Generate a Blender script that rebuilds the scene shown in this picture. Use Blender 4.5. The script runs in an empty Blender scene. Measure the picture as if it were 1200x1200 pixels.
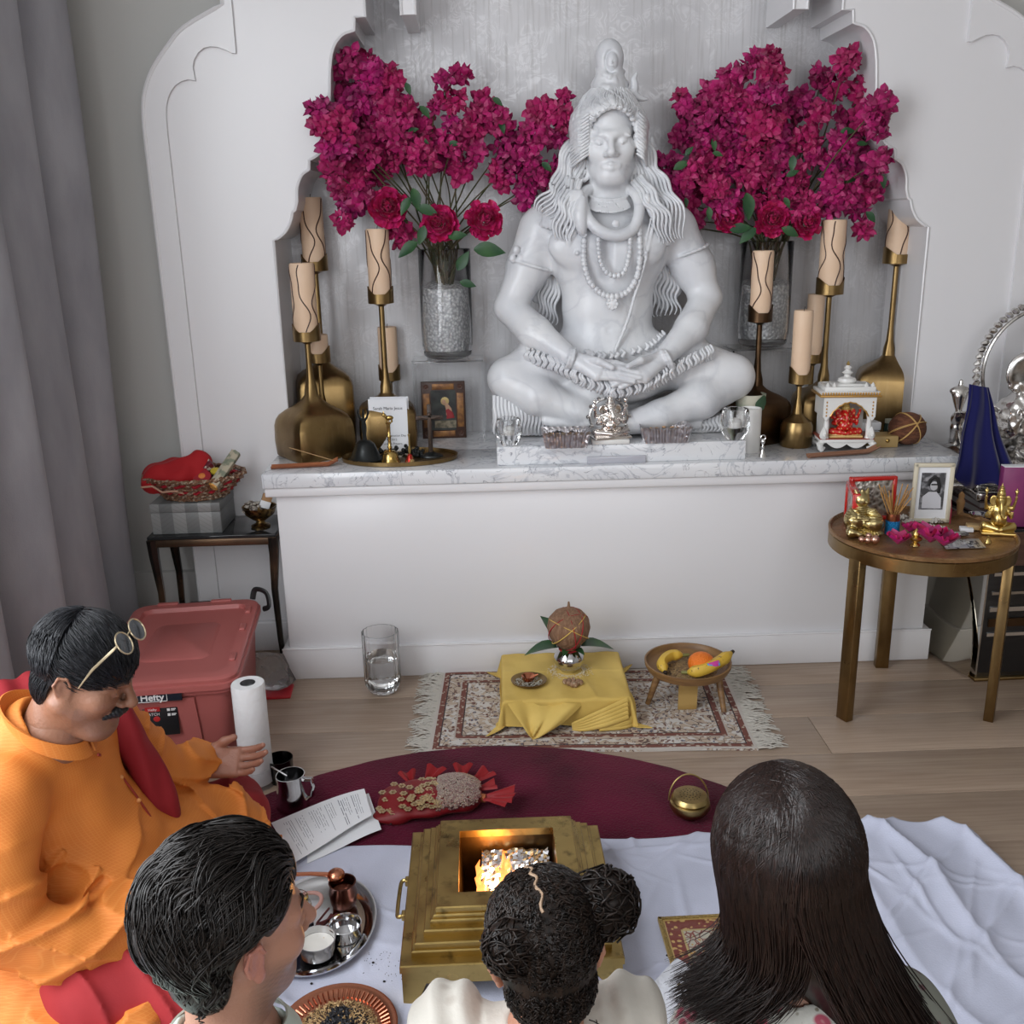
import bpy, math, random
import numpy as np
from mathutils import Vector, Matrix
from mathutils.geometry import tessellate_polygon
PI = math.pi
rnd = random.Random(7)
S = bpy.context.scene
COL = S.collection
# ------------------------------------------------------------------ camera
F_PX = 1150.0; PITCH = math.radians(16.5); ROLL = math.radians(1.15); YAW = math.radians(1.55); EYE = 1.6
_fw = np.array([math.sin(YAW)*math.cos(PITCH), math.cos(YAW)*math.cos(PITCH), -math.sin(PITCH)])
_r0 = np.array([math.cos(YAW), -math.sin(YAW), 0.0]); _u0 = np.cross(_r0, _fw)
_rt = math.cos(ROLL)*_r0 - math.sin(ROLL)*_u0; _up = math.sin(ROLL)*_r0 + math.cos(ROLL)*_u0
def at(px, py, x=None, y=None, z=None):
    """world point seen at photo pixel px,py on the plane x=, y= or z="""
    d = _fw + _rt*(px-600)/F_PX - _up*(py-600)/F_PX
    if y is not None: t = y/d[1]
    elif z is not None: t = (z-EYE)/d[2]
    else: t = x/d[0]
    return (float(d[0]*t), float(d[1]*t), float(EYE+d[2]*t))
cd = bpy.data.cameras.new('camera'); cam = bpy.data.objects.new('camera', cd); COL.objects.link(cam)
cam.matrix_world = Matrix(((_rt[0], _up[0], -_fw[0], 0), (_rt[1], _up[1], -_fw[1], 0), (_rt[2], _up[2], -_fw[2], EYE), (0, 0, 0, 1)))
cd.sensor_width = 36; cd.lens = 36*F_PX/1200; cd.clip_start = 0.02
S.camera = cam
# ------------------------------------------------------------------ world and light
S.view_settings.view_transform = 'Standard'; S.view_settings.look = 'None'; S.view_settings.gamma = 1
S.view_settings.use_curve_mapping = False; S.view_settings.exposure = 0.07
w = bpy.data.worlds.new('world'); S.world = w; w.use_nodes = True
w.node_tree.nodes['Background'].inputs[0].default_value = (0.86, 0.92, 1.0, 1)
w.node_tree.nodes['Background'].inputs[1].default_value = .6
def area_light(name, loc, target, sx, sy, power, col):
    l = bpy.data.lights.new(name, 'AREA'); l.shape = 'RECTANGLE'; l.size = sx; l.size_y = sy; l.energy = power; l.color = col
    o = bpy.data.objects.new(name, l); COL.objects.link(o); o.location = loc
    o.rotation_euler = (Vector(target)-Vector(loc)).to_track_quat('-Z', 'Y').to_euler()
    return o
area_light('window_daylight', (-1.62, 1.25, 1.75), (0.6, 1.75, 1.1), 2.3, 2.4, 118, (0.92, 0.96, 1.0))
area_light('rear_fill_light', (0.6, -3.3, 2.2), (0.5, 3.0, 1.0), 4.5, 2.2, 74, (0.98, 0.985, 1.0))  # soft fill lamp added behind the camera; the rear window is assumed, unseen
# ------------------------------------------------------------------ materials
_mats = {}
def M(name, col=(.8,.8,.8), rough=.5, metal=0.0, spec=.5, noise=None, bump=None, trans=0.0, ior=1.45, sheen=0.0, coat=0.0, emit=None, alpha=1.0, aniso=0.0, sss=0.0, vcol=None, rvar=0.0):
    """noise=(scale, colour2, lo, hi[, stretch xyz]); bump=(scale, strength[, detail, stretch])"""
    if name in _mats: return _mats[name]
    m = bpy.data.materials.new(name); m.use_nodes = True; nt = m.node_tree; b = nt.nodes['Principled BSDF']
    b.inputs['Base Color'].default_value = (*col, 1); b.inputs['Roughness'].default_value = rough; b.inputs['Metallic'].default_value = metal
    b.inputs['Specular IOR Level'].default_value = spec; b.inputs['IOR'].default_value = ior
    b.inputs['Transmission Weight'].default_value = trans; b.inputs['Coat Weight'].default_value = coat
    if sheen: b.inputs['Sheen Weight'].default_value = sheen; b.inputs['Sheen Roughness'].default_value = .4
    if aniso: b.inputs['Anisotropic'].default_value = aniso
    if sss:
        b.inputs['Subsurface Weight'].default_value = sss; b.inputs['Subsurface Radius'].default_value = (.6,.3,.2); b.inputs['Subsurface Scale'].default_value = .02
    if alpha < 1: b.inputs['Alpha'].default_value = alpha
    if emit: b.inputs['Emission Color'].default_value = (*emit[0], 1); b.inputs['Emission Strength'].default_value = emit[1]
    tc = nt.nodes.new('ShaderNodeTexCoord')
    def coord(st):
        if not st: return tc.outputs['Object']
        mp = nt.nodes.new('ShaderNodeMapping'); mp.inputs['Scale'].default_value = st; nt.links.new(tc.outputs['Object'], mp.inputs[0]); return mp.outputs[0]
    src = None
    if vcol:
        at_ = nt.nodes.new('ShaderNodeAttribute'); at_.attribute_name = vcol; src = at_.outputs['Color']
        nt.links.new(src, b.inputs['Base Color'])
    if noise:
        n = nt.nodes.new('ShaderNodeTexNoise'); n.inputs['Scale'].default_value = noise[0]; n.inputs['Detail'].default_value = 6
        nt.links.new(coord(noise[4] if len(noise) > 4 else None), n.inputs['Vector'])
        mr = nt.nodes.new('ShaderNodeMapRange'); mr.inputs[1].default_value = noise[2]; mr.inputs[2].default_value = noise[3]
        nt.links.new(n.outputs[0], mr.inputs[0])
        mx = nt.nodes.new('ShaderNodeMix'); mx.data_type = 'RGBA'; mx.inputs[6].default_value = (*col, 1); mx.inputs[7].default_value = (*noise[1], 1)
        if src: nt.links.new(src, mx.inputs[6])
        nt.links.new(mr.outputs[0], mx.inputs[0]); nt.links.new(mx.outputs[2], b.inputs['Base Color'])
        if rvar:
            m2 = nt.nodes.new('ShaderNodeMapRange'); m2.inputs[3].default_value = rough-rvar; m2.inputs[4].default_value = rough+rvar
            nt.links.new(n.outputs[0], m2.inputs[0]); nt.links.new(m2.outputs[0], b.inputs['Roughness'])
    if bump:
        n = nt.nodes.new('ShaderNodeTexNoise'); n.inputs['Scale'].default_value = bump[0]; n.inputs['Detail'].default_value = bump[2] if len(bump) > 2 else 4
        nt.links.new(coord(bump[3] if len(bump) > 3 else None), n.inputs['Vector'])
        bp = nt.nodes.new('ShaderNodeBump'); bp.inputs['Strength'].default_value = bump[1]; bp.inputs['Distance'].default_value = .01
        nt.links.new(n.outputs[0], bp.inputs['Height']); nt.links.new(bp.outputs[0], b.inputs['Normal'])
    _mats[name] = m
    return m
class NT:
    """tiny node builder for the patterned materials"""
    def __init__(s, name, rough=.6, metal=0, spec=.5):
        s.m = bpy.data.materials.new(name); s.m.use_nodes = True; s.t = s.m.node_tree; s.b = s.t.nodes['Principled BSDF']
        s.b.inputs['Roughness'].default_value = rough; s.b.inputs['Metallic'].default_value = metal; s.b.inputs['Specular IOR Level'].default_value = spec
        s.tc = s.t.nodes.new('ShaderNodeTexCoord'); _mats[name] = s.m
    def put(s, sock, v):
        if hasattr(v, 'is_output') or isinstance(v, bpy.types.NodeSocket): s.t.links.new(v, sock)
        else: sock.default_value = v
    def obj(s, scale=(1,1,1), loc=(0,0,0), rot=(0,0,0), src='Object'):
        n = s.t.nodes.new('ShaderNodeMapping'); s.t.links.new(s.tc.outputs[src], n.inputs[0])
        n.inputs['Scale'].default_value = scale; n.inputs['Location'].default_value = loc; n.inputs['Rotation'].default_value = rot; return n.outputs[0]
    def noise(s, vec, scale, detail=4, dist=0.0, out=0):
        n = s.t.nodes.new('ShaderNodeTexNoise'); s.t.links.new(vec, n.inputs['Vector']); n.inputs['Scale'].default_value = scale
        n.inputs['Detail'].default_value = detail; n.inputs['Distortion'].default_value = dist; return n.outputs[out]
    def voro(s, vec, scale, feature='F1', out='Distance', rand=1.0):
        n = s.t.nodes.new('ShaderNodeTexVoronoi'); n.feature = feature; s.t.links.new(vec, n.inputs['Vector']); n.inputs['Scale'].default_value = scale
        n.inputs['Randomness'].default_value = rand; return n.outputs[out]
    def wave(s, vec, scale, dist=0, det=2, kind='BANDS', direction='X', dscale=1.0):
        n = s.t.nodes.new('ShaderNodeTexWave'); n.wave_type = kind; s.t.links.new(vec, n.inputs['Vector']); n.inputs['Scale'].default_value = scale
        n.inputs['Distortion'].default_value = dist; n.inputs['Detail'].default_value = det; n.inputs['Detail Scale'].default_value = dscale
        if kind == 'BANDS': n.bands_direction = direction
        return n.outputs[1]
    def math(s, op, a, b=0.0, c=None):
        n = s.t.nodes.new('ShaderNodeMath'); n.operation = op; s.put(n.inputs[0], a); s.put(n.inputs[1], b)
        if c is not None: s.put(n.inputs[2], c)
        return n.outputs[0]
    def ramp(s, v, lo, hi, a=0.0, b=1.0):
        n = s.t.nodes.new('ShaderNodeMapRange'); s.put(n.inputs[0], v); n.inputs[1].default_value = lo; n.inputs[2].default_value = hi
        n.inputs[3].default_value = a; n.inputs[4].default_value = b; return n.outputs[0]
    def mix(s, f, a, b):
        n = s.t.nodes.new('ShaderNodeMix'); n.data_type = 'RGBA'; s.put(n.inputs[0], f)
        s.put(n.inputs[6], a if not isinstance(a, tuple) else (*a, 1)); s.put(n.inputs[7], b if not isinstance(b, tuple) else (*b, 1)); return n.outputs[2]
    def sep(s, vec):
        n = s.t.nodes.new('ShaderNodeSeparateXYZ'); s.t.links.new(vec, n.inputs[0]); return n.outputs
    def vadd(s, a, b):
        n = s.t.nodes.new('ShaderNodeVectorMath'); n.operation = 'ADD'; s.put(n.inputs[0], a); s.put(n.inputs[1], b); return n.outputs[0]
    def vscale(s, a, f):
        n = s.t.nodes.new('ShaderNodeVectorMath'); n.operation = 'SCALE'; s.put(n.inputs[0], a); n.inputs['Scale'].default_value = f; return n.outputs[0]
    def vol(s, *a): pass
    def color(s, c): s.put(s.b.inputs['Base Color'], c if not isinstance(c, tuple) else (*c, 1)); return s
    def bump(s, h, strength=.3, dist=.01):
        n = s.t.nodes.new('ShaderNodeBump'); n.inputs['Strength'].default_value = strength; n.inputs['Distance'].default_value = dist
        s.t.links.new(h, n.inputs['Height']); s.t.links.new(n.outputs[0], s.b.inputs['Normal']); return s
    def rough(s, v): s.put(s.b.inputs['Roughness'], v); return s
# ------------------------------------------------------------------ geometry collector
def V3(*a): return np.array(a, float)
def frame(d):
    d = np.array(d, float); d /= (np.linalg.norm(d)+1e-12)
    a = V3(0,0,1) if abs(d[2]) < .9 else V3(1,0,0)
    u = np.cross(a, d); u /= np.linalg.norm(u); return u, np.cross(d, u), d
class G:
    def __init__(s): s.v = []; s.f = []; s.mi = []; s.cur = 0
    def add(s, vs, fs, mi=None):
        o = len(s.v); s.v.extend([tuple(map(float, p)) for p in vs]); s.f.extend([tuple(i+o for i in f) for f in fs]); s.mi.extend([s.cur if mi is None else mi]*len(fs)); return s
    def box(s, c, size, rz=0, rx=0, ry=0, bev=0.0, taper=1.0, mi=None):
        hx, hy, hz = size[0]/2, size[1]/2, size[2]/2
        R = np.array(Matrix.Rotation(rz, 3, 'Z') @ Matrix.Rotation(ry, 3, 'Y') @ Matrix.Rotation(rx, 3, 'X'))
        if bev <= 0:
            vs = [V3(x*hx*(taper if z > 0 else 1), y*hy*(taper if z > 0 else 1), z*hz) for z in (-1,1) for y in (-1,1) for x in (-1,1)]
            fs = [(0,2,3,1),(4,5,7,6),(0,1,5,4),(2,6,7,3),(0,4,6,2),(1,3,7,5)]
        else:
            b = min(bev, hx*.99, hy*.99, hz*.99); vs = []; fs = []
            def ring(hx_, hy_, z, r):
                base = len(vs)
                for (sx, sy, a0) in ((1,1,0),(-1,1,90),(-1,-1,180),(1,-1,270)):
                    for k in range(3):
                        a = math.radians(a0+45*k); vs.append(V3((hx_-r)*sx+r*math.cos(a), (hy_-r)*sy+r*math.sin(a), z))
                return base
            t = taper
            rs = [ring(hx-b, hy-b, -hz, b*.5), ring(hx-b*.3, hy-b*.3, -hz+b*.3, b), ring(hx, hy, -hz+b, b), ring(hx*t, hy*t, hz-b, b), ring(hx*t-b*.3, hy*t-b*.3, hz-b*.3, b), ring(hx*t-b, hy*t-b, hz, b*.5)]
            for a, c2 in zip(rs, rs[1:]):
                for i in range(12): fs.append((a+i, a+(i+1) % 12, c2+(i+1) % 12, c2+i))
            fs.append(tuple(range(rs[0]+11, rs[0]-1, -1))); fs.append(tuple(range(rs[-1], rs[-1]+12)))
        s.add([R@p+np.array(c, float) for p in vs], fs, mi); return s
    def lathe(s, prof, c=(0,0,0), n=24, axis=(0,0,1), cap=True, sx=1, sy=1, mi=None, fn=None):
        u, v, d = frame(axis) if tuple(axis) != (0,0,1) else (V3(1,0,0), V3(0,1,0), V3(0,0,1))
        vs = []; fs = []
        for (r, z) in prof:
            for i in range(n):
                a = 2*PI*i/n; rr = r if fn is None else fn(r, z, a)
                vs.append(np.array(c)+u*rr*math.cos(a)*sx+v*rr*math.sin(a)*sy+d*z)
        for j in range(len(prof)-1):
            for i in range(n): fs.append((j*n+i, j*n+(i+1) % n, (j+1)*n+(i+1) % n, (j+1)*n+i))
        if cap:
            if prof[0][0] > 1e-5: fs.append(tuple(range(n-1, -1, -1)))
            if prof[-1][0] > 1e-5: fs.append(tuple(range((len(prof)-1)*n, len(prof)*n)))
        s.add(vs, fs, mi); return s
    def tube(s, pts, r, n=8, closed=False, cap=True, mi=None, flat=1.0, upv=None):
        P = [np.array(p, float) for p in pts]; m = len(P); rs = r if hasattr(r, '__len__') else [r]*m
        vs = []; fs = []; pu = None
        for i in range(m):
            d = P[(i+1) % m]-P[i-1] if (closed or 0 < i < m-1) else (P[1]-P[0] if i == 0 else P[-1]-P[-2])
            if np.linalg.norm(d) < 1e-9: d = V3(0,0,1)
            d /= np.linalg.norm(d)
            if upv is not None: pu = np.array(upv, float)
            if pu is None: u, v, _ = frame(d)
            else:
                u = pu-d*(pu@d); u /= (np.linalg.norm(u)+1e-9); v = np.cross(d, u)
            pu = u
            for k in range(n):
                a = 2*PI*k/n; vs.append(P[i]+rs[i]*(u*math.cos(a)*flat+v*math.sin(a)))
        for i in range(m if closed else m-1):
            a = i*n; b = ((i+1) % m)*n
            for k in range(n): fs.append((a+k, a+(k+1) % n, b+(k+1) % n, b+k))
        if cap and not closed: fs.append(tuple(range(n-1, -1, -1))); fs.append(tuple(range((m-1)*n, m*n)))
        s.add(vs, fs, mi); return s
    def ball(s, c, r, n=12, m=8, mi=None, R=None):
        rr = r if hasattr(r, '__len__') else (r, r, r); vs = []; fs = []
        for j in range(m+1):
            t = PI*j/m
            for i in range(n):
                a = 2*PI*i/n; p = V3(rr[0]*math.sin(t)*math.cos(a), rr[1]*math.sin(t)*math.sin(a), -rr[2]*math.cos(t))
                if R is not None: p = R@p
                vs.append(p+np.array(c, float))
        for j in range(m):
            for i in range(n):
                q = (j*n+i, j*n+(i+1) % n, (j+1)*n+(i+1) % n, (j+1)*n+i)
                if j == 0: q = (q[0], q[2], q[3])
                elif j == m-1: q = (q[0], q[1], q[2])
                fs.append(q)
        s.add(vs, fs, mi); return s
    def sheet(s, fn, nu, nv, thick=0.0, mi=None):
        """fn(u,v)->point; a surface grid, with thickness if asked"""
        Pm = [[np.array(fn(i/nu, j/nv), float) for i in range(nu+1)] for j in range(nv+1)]
        vs = [p for row in Pm for p in row]; W = nu+1
        fs = [(j*W+i, j*W+i+1, (j+1)*W+i+1, (j+1)*W+i) for j in range(nv) for i in range(nu)]
        if thick:
            A = np.array(vs).reshape(nv+1, nu+1, 3); du = np.gradient(A, axis=1); dv = np.gradient(A, axis=0); nn = np.cross(du, dv)
            nn /= (np.linalg.norm(nn, axis=2, keepdims=True)+1e-12); B = (A-nn*thick).reshape(-1, 3); o = len(vs)
            fs2 = [tuple(o+k for k in reversed(f)) for f in fs]; vs = vs+[p for p in B]; fs = fs+fs2
            rim = [i for i in range(W)]+[j*W+nu for j in range(1, nv+1)]+[nv*W+i for i in range(nu-1, -1, -1)]+[j*W for j in range(nv-1, 0, -1)]
            for a, b in zip(rim, rim[1:]+rim[:1]): fs.append((b, a, a+o, b+o))
        s.add(vs, fs, mi); return s
    def prism(s, poly, z0, z1, fn=None, holes=(), mi=None):
        """poly of 2-D points extruded between z0 and z1; fn maps (a,b,c)->xyz"""
        fn = fn or (lambda a, b, c: (a, b, c)); loops = [list(poly)]+[list(h) for h in holes]
        tri = tessellate_polygon([[Vector((p[0], p[1], 0)) for p in lp] for lp in loops]); flat = [p for lp in loops for p in lp]; n = len(flat)
        vs = [fn(p[0], p[1], z0) for p in flat]+[fn(p[0], p[1], z1) for p in flat]
        fs = ([tuple(t) for t in tri]+[tuple(n+i for i in reversed(t)) for t in tri]) if holes else [tuple(range(n)), tuple(range(2*n-1, n-1, -1))]
        o = 0
        for lp in loops:
            for i in range(len(lp)): a = o+i; b = o+(i+1) % len(lp); fs.append((a, b, n+b, n+a))
            o += len(lp)
        s.add(vs, fs, mi); return s
def spline(pts, n=8, closed=False):
    P = [np.array(p, float) for p in pts]; out = []; m = len(P)
    for i in range(m if closed else m-1):
        if closed: p0, p1, p2, p3 = P[i-1], P[i], P[(i+1) % m], P[(i+2) % m]
        else: p0, p1, p2, p3 = P[max(i-1, 0)], P[i], P[i+1], P[min(i+2, m-1)]
        for k in range(n):
            t = k/n; out.append(.5*((2*p1)+(-p0+p2)*t+(2*p0-5*p1+4*p2-p3)*t*t+(-p0+3*p1-3*p2+p3)*t**3))
    if not closed: out.append(P[-1])
    return out
def fixn(me):
    import bmesh
    bm = bmesh.new(); bm.from_mesh(me); bmesh.ops.recalc_face_normals(bm, faces=bm.faces); bm.to_mesh(me); bm.free()
def thing(name, label, cat, loc=(0,0,0), rz=0, group=None):
    o = bpy.data.objects.new(name, None); o.empty_display_size = .05; COL.objects.link(o); o.location = loc; o.rotation_euler = (0,0,rz)
    o['label'] = label; o['category'] = cat
    if group: o['group'] = group
    return o
def tag(o, label, cat, group=None):
    o['label'] = label; o['category'] = cat
    if group: o['group'] = group
    return o
def obj(name, g, mats, parent=None, world=False, smooth=40, label=None, fix=True, kind=None, loc=None):
    me = bpy.data.meshes.new(name); me.from_pydata(g.v, [], g.f)
    if not isinstance(mats, (list, tuple)): mats = [mats]
    for m in mats: me.materials.append(m)
    if len(mats) > 1: me.polygons.foreach_set('material_index', g.mi)
    if fix: fixn(me)
    if smooth:
        me.polygons.foreach_set('use_smooth', [True]*len(me.polygons)); me.set_sharp_from_angle(angle=math.radians(smooth))
    me.update()
    o = bpy.data.objects.new(name, me); COL.objects.link(o)
    if parent is not None:
        o.parent = parent
        if world: o.matrix_parent_inverse = Matrix.LocRotScale(parent_world(parent), parent_rot(parent), None).inverted()
    elif loc is not None:
        me.transform(Matrix.Translation(Vector(loc)*-1)); o.location = loc
    if label: o['label'] = label
    if kind: o['kind'] = kind
    return o
def parent_world(p):
    v = Vector(p.location); q = p.parent
    return v if q is None else v   # parts at identity under their thing
def parent_rot(p): return p.rotation_euler.to_quaternion()
def sub(name, g, mats, parent, **k):
    """sub-part: parent is a part that sits at identity under its thing"""
    o = obj(name, g, mats, None, smooth=k.pop('smooth', 40), **k); o.parent = parent; return o
def struct(name, g, mats, **k):
    o = obj(name, g, mats, **k); o['kind'] = 'structure'; return o
def dup(root, loc=None, rz=None, label=None, group=None):
    r = root.copy(); COL.objects.link(r)
    if loc is not None: r.location = loc
    if rz is not None: r.rotation_euler = (0,0,rz)
    if label: r['label'] = label
    if group: r['group'] = group
    for ch in list(root.children):
        c = ch.copy(); COL.objects.link(c); c.parent = r
        for g2 in list(ch.children):
            d = g2.copy(); COL.objects.link(d); d.parent = c
    return r
# ------------------------------------------------------------------ signed-distance modelling (smooth, continuous bodies)
class SDF:
    def __init__(s, lo, hi, h):
        s.lo = np.array(lo, float); s.h = h; s.n = np.ceil((np.array(hi)-s.lo)/h).astype(int)+1
        s.F = np.full(s.n, .2, np.float32); s.ax = [s.lo[i]+h*np.arange(s.n[i]) for i in range(3)]
    def sl(s, lo, hi, pad):
        a = np.clip(np.floor((np.array(lo)-pad-s.lo)/s.h).astype(int), 0, s.n); b = np.clip(np.ceil((np.array(hi)+pad-s.lo)/s.h).astype(int)+1, 0, s.n)
        if (b <= a).any(): return None
        X = s.ax[0][a[0]:b[0], None, None].astype(np.float32); Y = s.ax[1][None, a[1]:b[1], None].astype(np.float32); Z = s.ax[2][None, None, a[2]:b[2]].astype(np.float32)
        return (slice(a[0], b[0]), slice(a[1], b[1]), slice(a[2], b[2])), X, Y, Z
    def comb(s, sl, d, k, mode):
        A = s.F[sl]
        if mode == 'cut': d = -d
        if k > 0:
            h = np.maximum(k-np.abs(A-d), 0)/k; q = h*h*k*.25
            s.F[sl] = np.minimum(A, d)-q if mode == 'add' else np.maximum(A, d)+q
        else: s.F[sl] = np.minimum(A, d) if mode == 'add' else np.maximum(A, d)
    def cap(s, a, b, r1, r2=None, k=.02, mode='add'):
        r2 = r1 if r2 is None else r2; a = np.array(a, float); b = np.array(b, float); R = max(r1, r2)
        q = s.sl(np.minimum(a, b)-R, np.maximum(a, b)+R, k+2*s.h)
        if q is None: return s
        sl, X, Y, Z = q; d = b-a; L = float(d@d)+1e-12
        t = np.clip(((X-a[0])*d[0]+(Y-a[1])*d[1]+(Z-a[2])*d[2])/L, 0, 1)
        D = np.sqrt((X-a[0]-t*d[0])**2+(Y-a[1]-t*d[1])**2+(Z-a[2]-t*d[2])**2)-(r1+(r2-r1)*t)
        s.comb(sl, D.astype(np.float32), k, mode); return s
    def chain(s, pts, rs, k=.02, mode='add', n=0):
        if n: 
            Q = spline([np.append(np.array(p, float), r) for p, r in zip(pts, rs if hasattr(rs, '__len__') else [rs]*len(pts))], n); pts = [q[:3] for q in Q]; rs = [q[3] for q in Q]
        if not hasattr(rs, '__len__'): rs = [rs]*len(pts)
        for i in range(len(pts)-1): s.cap(pts[i], pts[i+1], rs[i], rs[i+1], k if i == 0 or k > .012 else k, mode)
        return s
    def ell(s, c, r, k=.02, rot=None, mode='add'):
        c = np.array(c, float); r = np.array(r, float); R = np.array(rot) if rot is not None else np.eye(3); m = np.abs(R)@r
        q = s.sl(c-m, c+m, k+2*s.h)
        if q is None: return s
        sl, X, Y, Z = q; x = X-c[0]; y = Y-c[1]; z = Z-c[2]; L = [R[0, i]*x+R[1, i]*y+R[2, i]*z for i in range(3)]
        k0 = np.sqrt((L[0]/r[0])**2+(L[1]/r[1])**2+(L[2]/r[2])**2); k1 = np.sqrt((L[0]/r[0]**2)**2+(L[1]/r[1]**2)**2+(L[2]/r[2]**2)**2)+1e-9
        s.comb(sl, (k0*(k0-1)/k1).astype(np.float32), k, mode); return s
    def boxr(s, c, hs, r=.01, k=.01, rot=None, mode='add'):
        c = np.array(c, float); R = np.array(rot) if rot is not None else np.eye(3); hs = np.array(hs, float); m = np.abs(R)@hs
        q = s.sl(c-m, c+m, k+2*s.h+r)
        if q is None: return s
        sl, X, Y, Z = q; x = X-c[0]; y = Y-c[1]; z = Z-c[2]; L = [np.abs(R[0, i]*x+R[1, i]*y+R[2, i]*z)-(hs[i]-r) for i in range(3)]
        D = np.sqrt(sum(np.maximum(l, 0)**2 for l in L))+np.minimum(np.maximum(np.maximum(L[0], L[1]), L[2]), 0)-r
        s.comb(sl, D.astype(np.float32), k, mode); return s
    def disp(s, fn, band=.03):
        """add fn(X,Y,Z) to the field near the surface"""
        X, Y, Z = (s.ax[0][:, None, None].astype(np.float32), s.ax[1][None, :, None].astype(np.float32), s.ax[2][None, None, :].astype(np.float32))
        s.F += np.where(np.abs(s.F) < band, fn(X, Y, Z), 0).astype(np.float32); return s
    def mesh(s):
        F = s.F; neg = F < 0; n = s.n
        c = np.zeros((n[0]-1, n[1]-1, n[2]-1), np.uint8)
        for i in (0, 1):
            for j in (0, 1):
                for k in (0, 1): c += neg[i:n[0]-1+i, j:n[1]-1+j, k:n[2]-1+k]
        act = (c > 0) & (c < 8); idx = np.argwhere(act); ids = np.full(act.shape, -1, np.int32); ids[act] = np.arange(len(idx))
        P = np.zeros((len(idx), 3)); W = np.zeros(len(idx)); cor = np.array([(i, j, k) for i in (0,1) for j in (0,1) for k in (0,1)])
        val = [F[idx[:, 0]+o[0], idx[:, 1]+o[1], idx[:, 2]+o[2]] for o in cor]
        for a in range(8):
            for b in range(a+1, 8):
                if abs(cor[a]-cor[b]).sum() != 1: continue
                m = (val[a] < 0) != (val[b] < 0); t = np.where(m, val[a]/(val[a]-val[b]+1e-20), 0)
                p = cor[a]+t[:, None]*(cor[b]-cor[a]); P += np.where(m[:, None], p, 0); W += m
        P = (P/W[:, None]+idx)*s.h+s.lo; Fs = []
        for ax in range(3):
            o1, o2 = [(1, 2), (2, 0), (0, 1)][ax]; sl0 = [slice(0, n[i]-(1 if i == ax else 0)) for i in range(3)]; sl1 = list(sl0); sl1[ax] = slice(1, n[ax])
            a = neg[tuple(sl0)]; b = neg[tuple(sl1)]; e = np.argwhere(a != b)
            e = e[(e[:, o1] > 0) & (e[:, o2] > 0) & (e[:, o1] < n[o1]-1) & (e[:, o2] < n[o2]-1)]
            fl = a[e[:, 0], e[:, 1], e[:, 2]]; q = []
            for (d1, d2) in ((0,0),(1,0),(1,1),(0,1)):
                k = e.copy(); k[:, o1] -= d1; k[:, o2] -= d2; q.append(ids[k[:, 0], k[:, 1], k[:, 2]])
            q = np.stack(q, 1); q[~fl] = q[~fl][:, ::-1]; Fs.append(q)
        return P, np.concatenate(Fs)
def raw_mesh(name, parts, mats, parent=None, world=True, colfn=None, label=None, smooth=True, relax=0):
    """parts = list of (verts array, quad array[, material index])"""
    Vs = []; Qs = []; MI = []; o = 0
    for p in parts:
        P, Q = p[0], p[1]
        if relax:
            for _ in range(relax):
                acc = np.zeros_like(P); cnt = np.zeros(len(P))
                for i in range(4):
                    np.add.at(acc, Q[:, i], P[Q[:, (i+1) % 4]]+P[Q[:, i-1]]); np.add.at(cnt, Q[:, i], 2)
                P = P*.4+.6*acc/np.maximum(cnt, 1)[:, None]
        Vs.append(P); Qs.append(Q+o); MI.append(np.full(len(Q), p[2] if len(p) > 2 else 0)); o += len(P)
    P = np.concatenate(Vs); Q = np.concatenate(Qs); MI = np.concatenate(MI); nk = Q.shape[1]
    me = bpy.data.meshes.new(name); me.vertices.add(len(P)); me.vertices.foreach_set('co', P.astype(np.float32).ravel())
    me.loops.add(len(Q)*nk); me.loops.foreach_set('vertex_index', Q.astype(np.int32).ravel()); me.polygons.add(len(Q))
    me.polygons.foreach_set('loop_start', np.arange(0, len(Q)*nk, nk, dtype=np.int32))
    if not isinstance(mats, (list, tuple)): mats = [mats]
    for m in mats: me.materials.append(m)
    me.polygons.foreach_set('material_index', MI.astype(np.int32)); me.polygons.foreach_set('use_smooth', np.full(len(Q), smooth)); me.update(calc_edges=True)
    if colfn is not None:
        ca = me.color_attributes.new('tint', 'FLOAT_COLOR', 'POINT'); C_ = np.ones((len(P), 4), np.float32); C_[:, :3] = colfn(P); ca.data.foreach_set('color', C_.ravel())
    o_ = bpy.data.objects.new(name, me); COL.objects.link(o_)
    if parent is not None:
        o_.parent = parent
        if world: o_.matrix_parent_inverse = Matrix.LocRotScale(Vector(parent.location), parent.rotation_euler.to_quaternion(), None).inverted()
    if label: o_['label'] = label
    return o_
def strands(paths, radii, n=3):
    """paths (N,m,3), radii (N,m) -> verts, quads for n-sided open tubes"""
    P = np.asarray(paths, float); N, m, _ = P.shape; T = np.gradient(P, axis=1); T /= (np.linalg.norm(T, axis=2, keepdims=True)+1e-9)
    ref = np.array([.31, .57, .76]); U = np.cross(T, ref); U /= (np.linalg.norm(U, axis=2, keepdims=True)+1e-9); Vv = np.cross(T, U); R = np.asarray(radii)[..., None]
    ring = np.stack([P+R*(U*math.cos(2*PI*k/n)+Vv*math.sin(2*PI*k/n)) for k in range(n)], 2); base = np.arange(N*m*n).reshape(N, m, n)
    a = base[:, :-1]; b = base[:, 1:]; Q = np.stack([a, np.roll(a, -1, 2), np.roll(b, -1, 2), b], -1).reshape(-1, 4)
    return ring.reshape(-1, 3), Q
def rotm(yaw=0, pitch=0, roll=0):
    """head turned by yaw about z (0 looks towards +y), nodding down by pitch, tilting by roll"""
    return np.array(Matrix.Rotation(yaw, 3, 'Z') @ Matrix.Rotation(-pitch, 3, 'X') @ Matrix.Rotation(roll, 3, 'Y'))
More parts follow.
